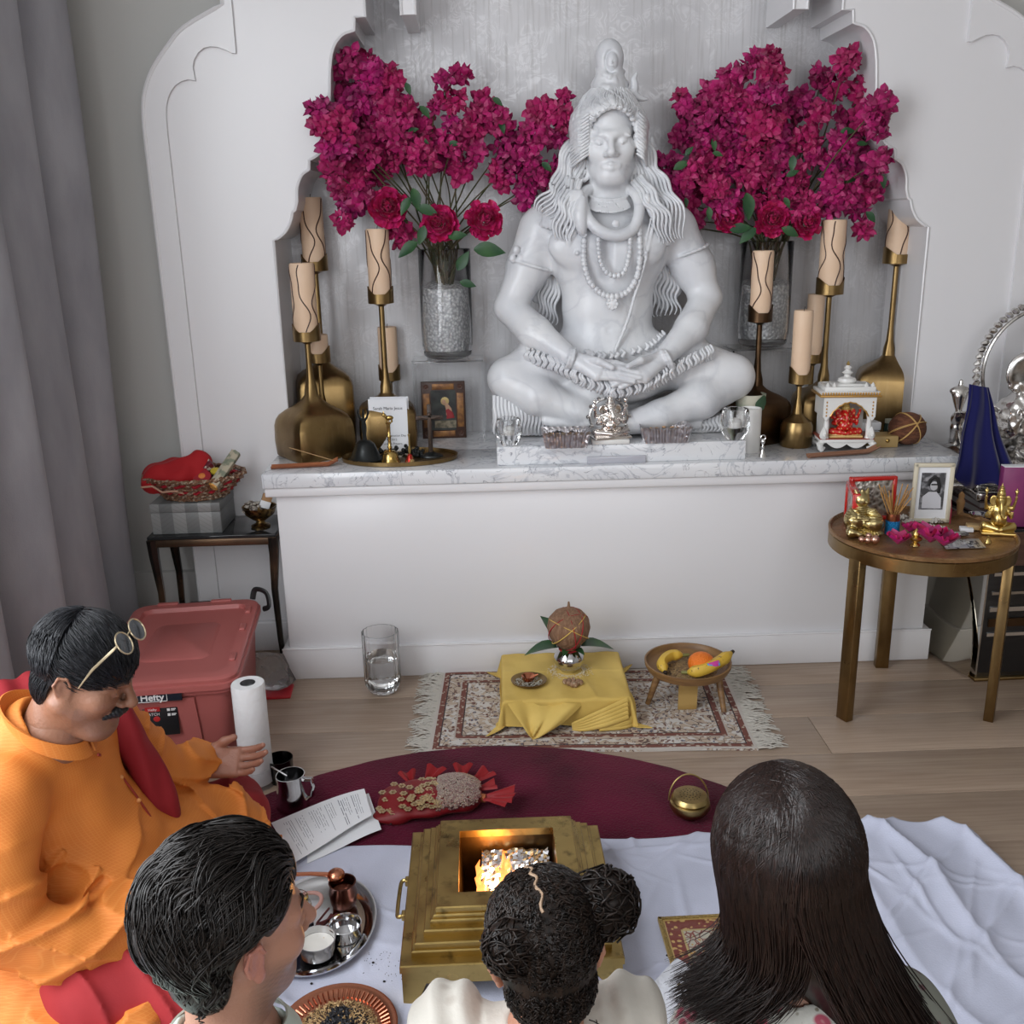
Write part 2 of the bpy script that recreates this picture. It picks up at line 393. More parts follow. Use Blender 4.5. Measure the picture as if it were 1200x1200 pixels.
def head_sdf(s, c, R, k=1.0, closed=False, fat=0.0, ear=True, nose=1.0, neck=True, neck_to=None, neck_r=.056):
    c = np.array(c, float)
    L = lambda x, y, z: c+R@(V3(x, y, z)*k)
    el = lambda p, r, kk=.02, mode='add': s.ell(L(*p), np.array(r)*k, kk*k, R, mode)
    cp = lambda a, b, r1, r2=None, kk=.012, mode='add': s.cap(L(*a), L(*b), r1*k, (r1 if r2 is None else r2)*k, kk*k, mode)
    el((0,-.015,.045), (.073,.092,.085)); el((0,.022,-.03), (.060+fat,.062,.085), .03)
    el((0,.055,-.088), (.028+fat*.5,.027,.024), .03)
    for q in (-1, 1):
        cp((q*(.050+fat),-.012,-.045), (q*.022,.048,-.088), .018+fat*.6, .016, .03); el((q*(.040+fat*.5),.055,-.018), (.026,.022,.026), .025)
        el((q*.032,.092,.005), (.021,.013,.0125), .014, 'cut')
        cp((q*.047,.062,.026), (q*.014,.082,.022), .009, .009, .016)
        el((q*.032,.069,.004), (.0155,.0145,.0125), .002)
        cp((q*.046,.068,.001 if closed else .007), (q*.032,.0835,-.002 if closed else .009), .0022, .0026, .003); cp((q*.032,.0835,-.002 if closed else .009), (q*.018,.074,.0 if closed else .005), .0026, .002, .003)
    cp((0,.082,.02), (0,.080+.026*nose,-.022), .0075, .0105, .014); s.ell(L(0,.080+.023*nose,-.027), V3(.012,.012,.010)*k, .01*k, R)
    for q in (-1, 1): s.ell(L(q*.0135,.080+.010*nose,-.031), V3(.0085,.011,.0075)*k, .007*k, R)
    for q in (-1, 1):
        cp((q*.024,.076,-.0605), (q*.003,.0845,-.0565), .0028, .0052, .008); cp((q*.019,.077,-.066), (0,.0825,-.0675), .0038, .0060, .008)
    for q in (-1, 1): cp((q*.022,.083,-.0612), (0,.0905,-.0615), .0012, .0014, .002, 'cut')
    if ear:
        for q in (-1, 1):
            Re = R@np.array(Matrix.Rotation(q*.35, 3, 'Z') @ Matrix.Rotation(.2, 3, 'X'))
            s.ell(L(q*.079,-.014,.002), V3(.0075,.0185,.029)*k, .008*k, Re); s.ell(L(q*.0765,-.004,-.026), V3(.006,.010,.013)*k, .006*k, Re)
            s.ell(L(q*.087,-.008,.001), V3(.0055,.0105,.019)*k, .004*k, Re, 'cut')
            pts = [L(q*.082,.000,.012), L(q*.088,-.010,.029), L(q*.092,-.026,.026), L(q*.092,-.031,.006), L(q*.084,-.020,-.018)]
            s.chain(pts, [.003*k]*5, .003*k)
    if neck: s.cap(L(0,-.022,-.055), (L(0,-.035,-.17) if neck_to is None else neck_to), neck_r*k*.93, neck_r*k, .03*k)
    return L
# ================================================================== the room
YF = 3.60      # front of the arched surround
YB = 3.93      # back of the niche
ZT = 0.783     # top of the marble counter
CX = 0.4425    # centre line of the altar
white_paint = M('white_satin_paint', (.73,.72,.735), .26, spec=.5, bump=(9, .035, 3))
grey_wall = M('warm_grey_wall_paint', (.50,.495,.475), .6)
dark_joint = M('dark_joint', (.10,.075,.055), .9)
# floor of long oak planks
wd = NT('pale_oak_floor', .42)
oi = wd.t.nodes.new('ShaderNodeObjectInfo'); v = wd.obj((1.0, 7.0, 1)); mv = wd.t.nodes.new('ShaderNodeCombineXYZ')
wd.t.links.new(wd.math('MULTIPLY', oi.outputs['Random'], 31.0), mv.inputs[0]); wd.t.links.new(wd.math('MULTIPLY', oi.outputs['Random'], 17.0), mv.inputs[1]); v = wd.vadd(v, mv.outputs[0])
gr = wd.noise(v, 1.6, 8, 1.2); fine = wd.noise(wd.vadd(wd.obj((2, 60, 1)), mv.outputs[0]), 2.0, 5)
ring = wd.wave(v, 2.2, 9, 3, direction='Y', dscale=.8)
c = wd.mix(wd.ramp(gr, .35, .7), (.40,.30,.225), (.30,.215,.158)); c = wd.mix(wd.ramp(ring, .55, 1.0, 0, .35), c, (.23,.16,.112)); c = wd.mix(wd.ramp(fine, .45, .75, 0, .35), c, (.19,.135,.096))
c = wd.mix(wd.ramp(oi.outputs['Random'], 0, 1, 0, .25), c, (.42,.33,.26)); wd.color(c).bump(fine, .12, .003).rough(wd.ramp(gr, .3, .7, .34, .5))
oak = wd.m
g = G(); g.box((1.0, .2, -.03), (7.4, 8.2, .03)); floor = struct('floor', g, dark_joint)
PW = .235; row = 0; y = 4.2
me_cache = {}
while y > -3.6:
    x0 = -2.6 + [0, 1.15, .45, 1.7, .8][row % 5] - 2.1
    while x0 < 4.6:
        x1 = min(x0+2.3, 4.65); xa = max(x0, -2.6)
        if x1 - xa > .05:
            L = round(x1-xa, 2)
            if L not in me_cache:
                g = G(); g.box((0, 0, -.0075), (L-.0025, PW-.0025, .015), bev=.0012); p = obj('oak_plank', g, oak, smooth=30); me_cache[L] = p.data
            else: p = bpy.data.objects.new('oak_plank', me_cache[L]); COL.objects.link(p)
            p.location = ((xa+x1)/2, y, 0); p.parent = floor
        x0 += 2.3
    y -= PW; row += 1
# shell
g = G(); g.box((1.0, 4.0, 1.7), (7.4, .1, 3.4)); struct('wall_back', g, grey_wall)
YW = 3.70
g = G()
for (xa, xb, z0, z1) in ((-1.72, -.80, 0, 3.4), (1.68, 4.6, 0, 3.4)): g.box(((xa+xb)/2, YW+.125, (z0+z1)/2), (xb-xa, .25, z1-z0))
struct('trim_1', g, grey_wall, label='shallow wall face beside the arched surround')
XL = at(130, 600, y=YW)[0]
g = G()   # left wall with its tall window opening
xl = XL-.06
for (ya, yb, z0, z1) in ((2.55, YW, 0, 3.4), (-.05, 2.55, 0, .12), (-.05, 2.55, 3.0, 3.4), (-4, -.05, 0, 3.4)): g.box((xl, (ya+yb)/2, (z0+z1)/2), (.12, yb-ya, z1-z0))
struct('wall_left', g, grey_wall)
g = G()
for yy in (-.02, .85, 1.7, 2.52): g.box((xl-.02, yy, 1.56), (.06, .06, 2.86))
for zz in (.16, 2.95): g.box((xl-.02, 1.25, zz), (.06, 2.5, .08))
struct('window_1', g, M('white_window_frame', (.8,.8,.8), .4))
g = G(); g.box((4.66, 0, 1.7), (.1, 8.2, 3.4)); struct('wall_right', g, grey_wall)
g = G(); g.box((1.0, .1, 3.44), (7.4, 8.0, .08)); struct('ceiling', g, M('ceiling_white', (.75,.75,.74), .8))
g = G(); g.box((1.0, -3.95, .45), (7.4, .1, .9)); g.box((-1.9, -3.95, 1.7), (1.4, .1, 3.4)); g.box((3.6, -3.95, 1.7), (2.2, .1, 3.4)); struct('wall_front', g, grey_wall)
# arched surround -----------------------------------------------------------
def F2(px, py, y=YF): p = at(px, py, y=y); return (p[0], p[2])
def mirror(pts): return [(2*CX-x, z) for x, z in pts]
XR = 1.6055
half = [(XR, ZT-.05), (XR, F2(1086,266)[1])]
def arc(pts, n=4): return [(float(p[0]), float(p[1])) for p in spline([(a, b, 0) for a, b in pts], n)]
half += arc([F2(1086,266), F2(1075,257), F2(1069,245), F2(1067,234)])[1:]
half += [F2(1064,232)]
half += arc([F2(1062,222), F2(1062,206), F2(1057,192), F2(1049,186)])
half += [F2(1049,175)]
half += arc([F2(1047,174), F2(1037,167), F2(1030,152), F2(1027,134)])
half += arc([F2(1027,72), F2(1024,48), F2(1014,32), F2(1000,27)])
ztop = 3.0
half += [F2(999.6,11.6), F2(987.5,11.6)]; xx = half[-1][0]
half += [(xx, half[-1][1]+.16), (F2(946,11)[0], half[-1][1]+.16), F2(946,11), F2(930,11), (F2(930,11)[0], F2(930,11)[1]+.3), (CX+.12, ztop-.12), (CX+.001, ztop)]
niche = half + mirror(half)[::-1][1:]
xo = 2*CX+1.12; outh = [(xo, .0), (xo, 1.93)] + arc([F2(1+ (0), 0) and (xo, 1.93), (xo-.01, 2.02), (xo-.045, 2.1), (xo-.11, 2.18), (xo-.17, 2.235), (xo-.30, 2.30)])[1:] + [(xo-.34, 3.2), (CX, 3.2)]
outer = outh + mirror(outh)[::-1][1:]
xi = xo-.075
inh = [(xi, .12), (xi, 1.90)] + arc([(xi, 1.90), (xi-.005, 1.99), (xi-.035, 2.05), (xi-.08, 2.075), (xi-.115, 2.07)])[1:]
inh += arc([(xi-.115, 2.07), (xi-.108, 2.12), (xi-.14, 2.165), (xi-.185, 2.175), (xi-.23, 2.16), (xi-.255, 2.145)])[1:] + [(xi-.257, 3.1), (CX, 3.1)]
inner = inh + mirror(inh)[::-1][1:]
fy = lambda a, b, c: (a, c, b)
facepoly = outh + [(CX, ztop)] + half[::-1][1:] + [(XR, 0)]; borderpoly = outh + inh[::-1][0:] + [(xi, 0)]
g = G()
for f in (lambda p: p, mirror): g.prism(f(facepoly), YF, YB, fy)
sur = struct('trim_2', g, white_paint, smooth=25); sur['label'] = 'white arched surround around the altar niche'
g = G()
def resample(pl, n):
    P_ = np.array(pl, float); d_ = np.r_[0, np.cumsum(np.linalg.norm(np.diff(P_, axis=0), axis=1))]; q_ = np.linspace(0, d_[-1], n); return np.stack([np.interp(q_, d_, P_[:, 0]), np.interp(q_, d_, P_[:, 1])], 1)
oa = [p for p in outh if p[1] < 2.29]; ia = [(xi, .0)]+[p for p in inh[1:] if p[1] < 2.0]; ib = [p for p in inh if 2.0 <= p[1] < 3.05]
O_ = np.r_[resample(oa[:2], 20)[:-1], resample(oa[1:]+[outh[-3], outh[-2]], 60)]; I_ = np.r_[resample([(xi, 0), (xi, 1.90)], 20)[:-1], resample([(xi, 1.90)]+[p for p in inh[2:-1]], 60)]
for sg in (1, -1):
    fm_ = (lambda p: (p[0], p[1])) if sg > 0 else (lambda p: (2*CX-p[0], p[1])); n_ = len(O_)
    vs = [(fm_(p)[0], y_, fm_(p)[1]) for y_ in (YF-.014, YF) for L_ in (O_, I_) for p in L_]
    fs = [(k*2*n_+i, k*2*n_+i+1, k*2*n_+n_+i+1, k*2*n_+n_+i) for k in (0, 1) for i in range(n_-1)]+[(i, i+1, 2*n_+i+1, 2*n_+i) for i in range(n_-1)]+[(n_+i, n_+i+1, 3*n_+i+1, 3*n_+i) for i in range(n_-1)]; g.add(vs, fs)
o = obj('raised_border', g, white_paint, sur, smooth=25)
g = G(); g.tube([(x, YF-.013, z) for x, z in outer], .007, 6, closed=True); obj('border_bead', g, white_paint, sur)
g = G(); g.tube([(x, YF-.001, z) for x, z in niche], .0055, 6, closed=True); obj('niche_bead', g, white_paint, sur)
# wallpaper
wp = NT('silver_damask_wallpaper', .42, metal=.25)
v0 = wp.obj(); dv = wp.noise(v0, 6, 2, 0, 1); v1 = wp.vadd(v0, wp.vscale(dv, .10))
n1 = wp.noise(v1, 17, 1, 1.2); scroll = wp.math('ABSOLUTE', wp.math('SUBTRACT', wp.math('FRACT', wp.math('MULTIPLY', n1, 7.0)), .5)); line = wp.ramp(scroll, .10, .24, 1, 0)
blobs = wp.ramp(wp.noise(v1, 9, 1, .6), .44, .52); lf = wp.ramp(wp.voro(v1, 30, 'F1'), .25, .40, 1, 0)
pat = wp.math('MAXIMUM', wp.math('MULTIPLY', line, blobs), wp.math('MULTIPLY', lf, wp.math('MULTIPLY', blobs, .6)))
str_ = wp.noise(wp.obj((1, 1, .05)), 95, 4); blot = wp.noise(v0, 2.6, 4)
c = wp.mix(wp.ramp(blot, .35, .7), (.49,.485,.50), (.60,.595,.61)); c = wp.mix(wp.math('MULTIPLY', pat, wp.ramp(blot, .3, .65, .18, .45)), c, (.70,.70,.72))
c = wp.mix(wp.ramp(str_, .52, .8, 0, .5), c, (.30,.285,.275)); wp.color(c).rough(wp.ramp(pat, 0, 1, .46, .34)).bump(str_, .12, .003)
g = G(); g.box((CX, YB+.02, 1.9), (2.5, .04, 2.4)); struct('wall_niche', g, wp.m)
# baseboards
g = G(); g.box((XL/2-.56, YW-.01, .15), (abs(XL)-1.08, .02, .30)); g.box((XL/2-.56, YW-.014, .294), (abs(XL)-1.08, .028, .02)); struct('baseboard_back', g, M('baseboard_grey_white', (.56,.555,.54), .5))
g = G(); g.box((XL+.01, 3.1, .15), (.02, 1.2, .30)); g.box((XL+.014, 3.1, .294), (.028, 1.2, .02)); struct('baseboard_left', g, _mats['baseboard_grey_white'])
g = G(); g.box((-.94, YF-.012, .06), (.38, .03, .12), bev=.004); g.box((1.83, YF-.012, .06), (.38, .03, .12), bev=.004); struct('baseboard_surround', g, white_paint)
# altar counter ---------------------------------------------------------------
alt = thing('altar_counter', 'long white panelled altar counter built into the arched wall niche', 'altar counter', (CX, 3.45, 0))
xL, xR = -.735, 1.612
g = G(); g.box(((xL+xR)/2, 3.63, .36), (xR-xL, .60, .72), bev=.003); obj('body', g, white_paint, alt, world=True)
g = G(); g.box(((xL+xR)/2, 3.62, .06), (xR-xL+.044, .622, .12), bev=.003); g.tube([(xL-.022, 3.309, .121), (xR+.022, 3.309, .121)], .003, 6); obj('baseboard', g, white_paint, alt, world=True)
g = G(); g.box(((xL+xR)/2, 3.61, .7145), (xR-xL+.06, .62, .033), bev=.004); obj('top_moulding', g, white_paint, alt, world=True)
mb = NT('grey_veined_white_marble', .16)
v0 = mb.obj(); ve = mb.noise(v0, 5, 6, 2.2); vein = mb.math('ABSOLUTE', mb.math('SUBTRACT', ve, .5)); ve2 = mb.noise(mb.obj((1,1,1), (3,1,2)), 14, 8, 1.5); v2 = mb.math('ABSOLUTE', mb.math('SUBTRACT', ve2, .5))
sp = mb.noise(v0, 30, 3); c = mb.mix(mb.ramp(mb.noise(v0, 3, 3), .3, .7), (.66,.67,.70), (.76,.765,.78)); c = mb.mix(mb.ramp(vein, 0, .03, .6, 0), c, (.36,.38,.43))
c = mb.mix(mb.math('MULTIPLY', mb.ramp(v2, 0, .02, .9, 0), mb.ramp(sp, .5, .62, 0, 1)), c, (.20,.21,.25)); mb.color(c); marble = mb.m
g = G(); g.box(((-.77+1.672)/2, 3.4475, ZT-.0255), (2.442, .315, .051), bev=.003); g.box((CX, 3.767, ZT-.0255), (2*(XR-CX), .33, .051))
cs = thing('marble_countertop', 'white marble slab with grey veins lying on the altar counter', 'countertop', (CX, 3.6, ZT-.05)); obj('slab', g, marble, cs, world=True)
# ================================================================== marble statue on its plinth
YS = 3.65
def SP(cx, cy, d=0.0): return np.array(at(550+cx*.41667, 30+cy*.41667, y=YS-d))
UC = .00133
pl = NT('statue_white_marble', .33)
v0 = pl.obj(); ve = pl.noise(v0, 2.5, 6, 1.6); vein = pl.math('ABSOLUTE', pl.math('SUBTRACT', ve, .5)); bl = pl.noise(v0, 5, 4)
c = pl.mix(pl.ramp(bl, .35, .65), (.72,.725,.74), (.62,.63,.66)); c = pl.mix(pl.ramp(vein, 0, .035, .35, 0), c, (.44,.45,.49)); pl.color(c)
pl.bump(pl.noise(v0, 60, 3), .05, .004); stone = pl.m
ph = thing('marble_plinth', 'low white marble plinth slab under the seated statue', 'plinth', (.478, 3.55, ZT))
PZ = ZT+.066
g = G(); g.box((.478, 3.575, ZT+.033), (.872, .49, .066), bev=.003); obj('slab', g, marble, ph, world=True)
st = thing('seated_statue', 'large white marble statue of a cross-legged meditating deity with beads and snake', 'statue', (.478, YS, PZ))
B = SDF((-.04, 3.29, PZ), (1.02, 3.90, 2.40), .0038)
# torso
B.ell(SP(388,640,.03), (.215,.125,.165), .05); B.ell(SP(388,790,.03), (.165,.115,.17), .06); B.ell(SP(392,905,.02), (.205,.14,.10), .06)
B.chain([SP(210,560,0), SP(300,520,0), SP(388,505,.0), SP(490,520,0), SP(575,560,0)], [.070,.075,.07,.075,.070], .05)
for q, cx in ((-1, 300), (1, 475)): B.ell(SP(cx,618,.115), (.098,.040,.070), .035)
B.cap(SP(388,560,.15), SP(388,700,.155), .006, .012, .03, 'cut'); B.cap(SP(390,700,.17), SP(392,880,.18), .006, .008, .03, 'cut')
B.ell(SP(393,858,.165), (.007,.02,.011), .012, None, 'cut')
for q, cx in ((-1, 303), (1, 497)): B.ell(SP(cx,640,.158), (.007,.007,.007), .006)
# arms
B.chain([SP(200,585,.0), SP(165,680,.0), SP(115,790,.03)], [.083,.074,.056], .03); B.chain([SP(115,795,.03), SP(185,865,.12), SP(292,940,.22)], [.056,.060,.033], .02)
B.chain([SP(580,590,.0), SP(630,680,.0), SP(665,765,.03)], [.082,.073,.055], .03); B.chain([SP(665,768,.03), SP(625,850,.12), SP(545,935,.22)], [.055,.058,.033], .02)
# hands with separate fingers
def fingers(w, knuckles, tips, th, r=.0115):
    w = SP(*w); ks = [SP(*k_) for k_ in knuckles]; ts = [SP(*t) for t in tips]
    for k_ in ks: B.cap(w, k_, .024, .0165, .012)
    for a, b in zip(ks, ts): B.chain([a, (a+b)/2+V3(0,0,.006), b], [r*1.1, r, r*.8], .003)
    t = [SP(*p) for p in th]; B.chain(t, [.016,.013,.010], .006)
fingers((296,944,.235), [(372,948,.255),(370,962,.275),(365,976,.288),(358,988,.292)], [(455,962,.285),(474,975,.30),(480,990,.31),(462,1002,.31)], [(310,935,.24),(365,944,.29),(402,962,.31)])
fingers((545,938,.235), [(478,950,.262),(480,966,.280),(488,982,.292),(494,994,.296)], [(400,985,.275),(398,1000,.29),(404,1012,.298),(425,1018,.298)], [(528,932,.24),(482,942,.30),(448,958,.32)])
# legs
B.chain([SP(330,940,.04), SP(200,955,.08), SP(112,990,.12)], [.10,.095,.072], .03); B.chain([SP(112,995,.12), SP(190,1040,.17), SP(300,1085,.19), SP(420,1112,.19)], [.074,.068,.050,.036], .025)
B.chain([SP(455,940,.04), SP(610,950,.07), SP(738,985,.10)], [.10,.098,.078], .03); B.chain([SP(738,992,.10), SP(650,1050,.17), SP(540,1095,.21), SP(400,1128,.22)], [.078,.070,.052,.036], .025)
B.chain([SP(410,1120,.20), SP(320,1122,.20), SP(215,1112,.20)], [.036,.03,.016], .015)
B.chain([SP(440,1120,.20), SP(520,1128,.20), SP(640,1120,.18)], [.034,.028,.02], .015)
B.ell(SP(388,1100,-.02), (.34,.15,.075), .03); B.ell(SP(395,1010,.06), (.20,.16,.07), .04)
# pelt: bands across the lap and down both sides
def pelt(path, n_, wid, dep):
    P = spline([SP(*p) for p in path], 12); m = len(P)
    for i in range(n_):
        t = i/(n_-1)*(m-1); j = int(t); p = P[min(j, m-1)]; w_ = wid*(1+.15*math.sin(i*2.1))
        B.chain([p+V3(-.005,-.0,w_), p+V3(.004,-dep,w_*.3), p+V3(-.004,-dep,-w_*.4), p+V3(.006,0,-w_)], [.0045,.0062,.0062,.004], .002)
for nm, path in (('a', [(150,925,.10),(230,950,.17),(300,985,.225),(400,1030,.25)]), ('b', [(400,1030,.235),(500,1010,.235),(600,955,.17),(680,918,.12)])): pelt(path, 34 if nm == 'a' else 40, .024, .014)
pelt([(330,925,.15),(400,930,.165),(500,905,.15),(545,870,.10)], 16, .014, .006)
for (x0, x1, ya, yb, dd) in ((72,235,1045,1150,.12), (560,722,1085,1142,.12)):
    for i in range(16):
        for r_ in range(2):
            f = i/15; cx = x0+(x1-x0)*f; ph_ = i*.9
            if r_ == 0: top = (ya if x0 < 100 else 1140-(x1-cx)*.0-52*f)+ (60*f if x0 < 100 else 0)
            if r_ == 0: B.chain([SP(cx, top, dd), SP(cx+8*math.sin(ph_), (top*2+yb)/3, dd+.03), SP(cx-9*math.sin(ph_), (top+2*yb)/3, dd+.04), SP(cx+7, yb, dd+.045)], [.007,.009,.008,.006], .007)
    B.boxr(SP((x0+x1)/2,(ya+yb)/2+14,.06), (.09,.05,.05), .02, .02)
# neck and head
Rh = rotm(PI-.10, .05, .02)
hc = SP(396,331,.075); hk = 1.2
L = head_sdf(B, hc, Rh, hk, closed=True, neck=True, neck_to=SP(390,515,.02), neck_r=.066)
# swept-back hair, strand by strand
def hl(x, y, z): return hc+V3(x, -y, z)*hk
B.ell(hc+V3(-.006,.035,.060), (.108,.095,.110), .02); B.ell(hc+V3(-.008,.040,.085), (.110,.100,.085), .02)
for i in range(15):
    a = -1.45+2.9*i/14; sx = math.sin(a); ca = math.cos(a)
    p0 = hc+V3(sx*.088-.002, -.112*ca-.01, .085+.02*ca-.055*abs(sx)**2.2); p1 = hc+V3(sx*.118-.008, -.086*ca, .116+.012*ca-.050*abs(sx)); p2 = hc+V3(sx*.088-.008, -.050*ca+.02, .146-.025*abs(sx)); p3 = hc+V3(sx*.050-.006, .01, .158)
    B.chain([p0, p1, p2, p3], [.010,.0155,.014,.010], .005, n=3)
for q in (-1, 1):
    for i in range(5):
        z0 = .070-.022*i; pts = [hc+V3(q*(.080-.001*i), -.078+.004*i, z0+.012), hc+V3(q*.104-.003, -.062, z0-.004), hc+V3(q*(.122-.003*i)-.005, -.01, z0-.020), hc+V3(q*.118, .050, z0-.022)]
        B.chain(pts, [.009,.0145,.0155,.014], .006, n=3)
# coiled top-knot with the hooded small figure
for (cy, wd_, r_) in ((184,50,.013),(160,40,.012)): B.chain([SP(392-wd_,cy+6,.03), SP(392,cy+18,.105), SP(400+wd_,cy+4,.03)], [r_]*3, .01, n=4)
B.chain([SP(394,196,.04), SP(394,160,.035), SP(395,112,.035)], [.064,.052,.036], .014); B.ell(SP(394,92,.035), (.049,.045,.062), .012)
B.ell(SP(400,98,.092), (.028,.034,.043), .005, None, 'cut'); B.ell(SP(401,101,.066), (.0215,.021,.032), .002)
for dx_ in (-1, 1): B.ell(SP(401+dx_*6,97,.090), (.005,.004,.003), .002, None, 'cut')
B.cap(SP(401,98,.087), SP(401,106,.091), .0022, .0036, .002); B.ell(SP(401,113,.086), (.007,.003,.0022), .001)
B.chain([SP(360,125,.03), SP(395,145,.09), SP(432,130,.03)], [.009]*3, .006, n=3); B.ell(SP(408,172,.088), (.014,.012,.034), .006); B.ell(SP(408,150,.080), (.009,.009,.016), .004)
B.chain([SP(440,190,.05), SP(462,186,.05), SP(465,165,.05), SP(463,150,.05), SP(471,134,.05)], [.014,.014,.0115,.009,.0045], .004, n=3); B.chain([SP(460,188,.05), SP(476,203,.05), SP(500,207,.05)], [.014,.0105,.0045], .004, n=3)
for (cx, cy, w_) in ((367,326,30),(437,323,26)):
    B.ell(SP(cx,cy+2,.155), (.019,.013,.0105), .004); B.chain([SP(cx-w_*.62,cy+5,.150), SP(cx,cy+10,.170), SP(cx+w_*.60,cy+4,.158)], [.0016,.0022,.0016], .001); B.chain([SP(cx-w_*.72,cy-8,.148), SP(cx-w_*.1,cy-19,.168), SP(cx+w_*.62,cy-12,.170)], [.0025,.0042,.003], .005, n=3)

# forehead mark
for dx_ in (-8, 0, 8): B.cap(SP(410+dx_,290,.17), SP(410+dx_*.3,302,.178), .0035, .003, .003)
# ear rings
for (cx, cy, w_, h_) in ((320,410,15,26), (459,395,12,24)):
    n_ = 14; P = [SP(cx+w_*math.cos(2*PI*i/n_), cy+h_*math.sin(2*PI*i/n_), .075) for i in range(n_+1)]; B.chain(P, .0075, .003); B.chain([SP(cx-3,cy-14,.075), SP(cx+4,cy,.08), SP(cx-3,cy+14,.075)], .006, .003)
# long wavy hair
def lock(path, r, amp=7, ph=0.0, fr=2.3, k_=.007):
    P = spline([np.array(p, float) for p in path], 6); m = len(P); out = []
    for i, p in enumerate(P):
        t = i/(m-1); a = amp*math.sin(ph+t*fr*2*PI)*min(1, t*4); dirv = P[min(i+1, m-1)][:2]-P[max(i-1, 0)][:2]; dirv = dirv/(np.linalg.norm(dirv)+1e-9)
        out.append(SP(p[0]-dirv[1]*a, p[1]+dirv[0]*a, p[2]))
    B.chain(out, [r*(1-.55*(i/(m-1))**2) for i in range(m)], k_)
for i in range(9):
    f = i/8; lock([(290+12*f,350+16*f,.04), (280+16*f,415,.07), (262+26*f,470,.10+.01*f), (212+74*f,508+16*f,.105+.02*f), (203+82*f,560+30*f,.085+.06*f)], .0125, 7, i*.8, 2.0)
for i in range(4): lock([(292+7*i,470,.14), (268+9*i,510,.145), (262+12*i,545,.15), (258+10*i,600+6*i,.15)], .010, 8, i*1.1, 1.7)
for i in range(10):
    f = i/9; lock([(474-8*f,350+40*f,.03), (492-12*f,420,.06), (522-22*f,470,.09), (562-42*f,520,.11), (562-32*f,595,.10)], .0125, 7, i*.9, 2.2)
for i in range(5): lock([(500+12*i,480+10*i,.14-.008*i), (520+9*i,540,.14-.006*i), (545+3*i,585+4*i,.13-.01*i), (548+4*i,608,.12)], .010, 7, i*1.3, 1.8)
for i in range(7): lock([(520+5*i,620,-.03), (530+6*i,680,-.04), (525+10*i,740,-.04), (535+7*i-10*(i % 2),800-6*abs(i-2),-.04)], .013, 7, i*.8, 1.6)
for i in range(6): lock([(240-5*i,620,-.04), (232-7*i,690,-.05), (222-8*i,760,-.05), (226-9*i,830-14*i,-.05)], .013, 6, i*.9, 1.6)
B.ell(SP(545,700,-.07), (.045,.03,.12), .02); B.ell(SP(222,700,-.07), (.04,.03,.12), .02)
B.chain([SP(300,360,-.02), SP(270,480,-.02)], [.04,.05], .03); B.chain([SP(480,360,-.02), SP(520,480,-.02)], [.04,.05], .03)
# snake round the neck, collar, cord
sn = [(352,455,.06),(322,470,.10),(318,500,.135),(335,545,.16),(372,580,.18),(420,590,.185),(462,570,.17),(478,520,.145),(470,480,.115),(440,450,.06)]
B.chain([SP(*p) for p in sn], [.016,.018,.019,.019,.020,.020,.019,.018,.017,.015], .004, n=4)
B.chain([SP(318,490,.15), SP(312,530,.165), SP(316,570,.17), SP(322,590,.165)], [.014,.023,.018,.006], .004, n=3)
for i in range(24):
    a = -1.15+2.3*i/23; B.cap(SP(392+52*math.sin(a), 478+14*math.cos(a), .085+.03*math.cos(a)), SP(392+66*math.sin(a), 500+26*math.cos(a), .10+.045*math.cos(a)), .0032, .0036, .002)
B.chain([SP(392+54*math.sin(a), 476+14*math.cos(a), .09+.03*math.cos(a)) for a in np.linspace(-1.3, 1.3, 12)], .005, .003); B.ell(SP(412,557,.185), (.014,.008,.014), .003)
B.chain([SP(533,490,.10), SP(515,570,.14), SP(490,680,.158), SP(462,770,.165), (SP(445,830,.168)), SP(410,915,.17)], .0058, .004, n=4); B.chain([SP(522,490,.10), SP(505,570,.145), SP(480,680,.162)], .004, .003, n=4)
# arm bands, bracelets
for (c0, c1, r_) in (((112,655,.0),(232,690,.0),.0), ((560,655,.0),(668,615,.0),.0)):
    a, b = SP(*c0), SP(*c1); u = (b-a)/2; m_ = (a+b)/2; B.chain([m_+u*math.cos(t)*1.02+V3(0,-1,0)*.083*abs(math.sin(t))**.8*(1 if math.sin(t) >= 0 else -.5) for t in np.linspace(0, PI, 12)], .0055, .003)
for (cx, cy) in ((133,632), (122,655), (145,655)): B.ell(SP(cx,cy,.065), (.013,.010,.016), .003)
for (cx, cy) in ((640,628), (652,650)): B.ell(SP(cx,cy,.055), (.012,.010,.014), .003)
for (a, b) in (((296,912,.235),(280,962,.235)), ((540,915,.235),(562,962,.235))):
    for o_ in (0, .012): a_, b_ = SP(*a), SP(*b); sg = 1 if a[0] < 400 else -1; B.chain([(a_+b_)/2+(a_-b_)/2*math.cos(t)*1.05+V3(-sg*o_,-.036*math.sin(t),0) for t in np.linspace(0, PI, 9)], .006, .003)
P, Q = B.mesh(); raw_mesh('body', [(P, Q)], stone, st)
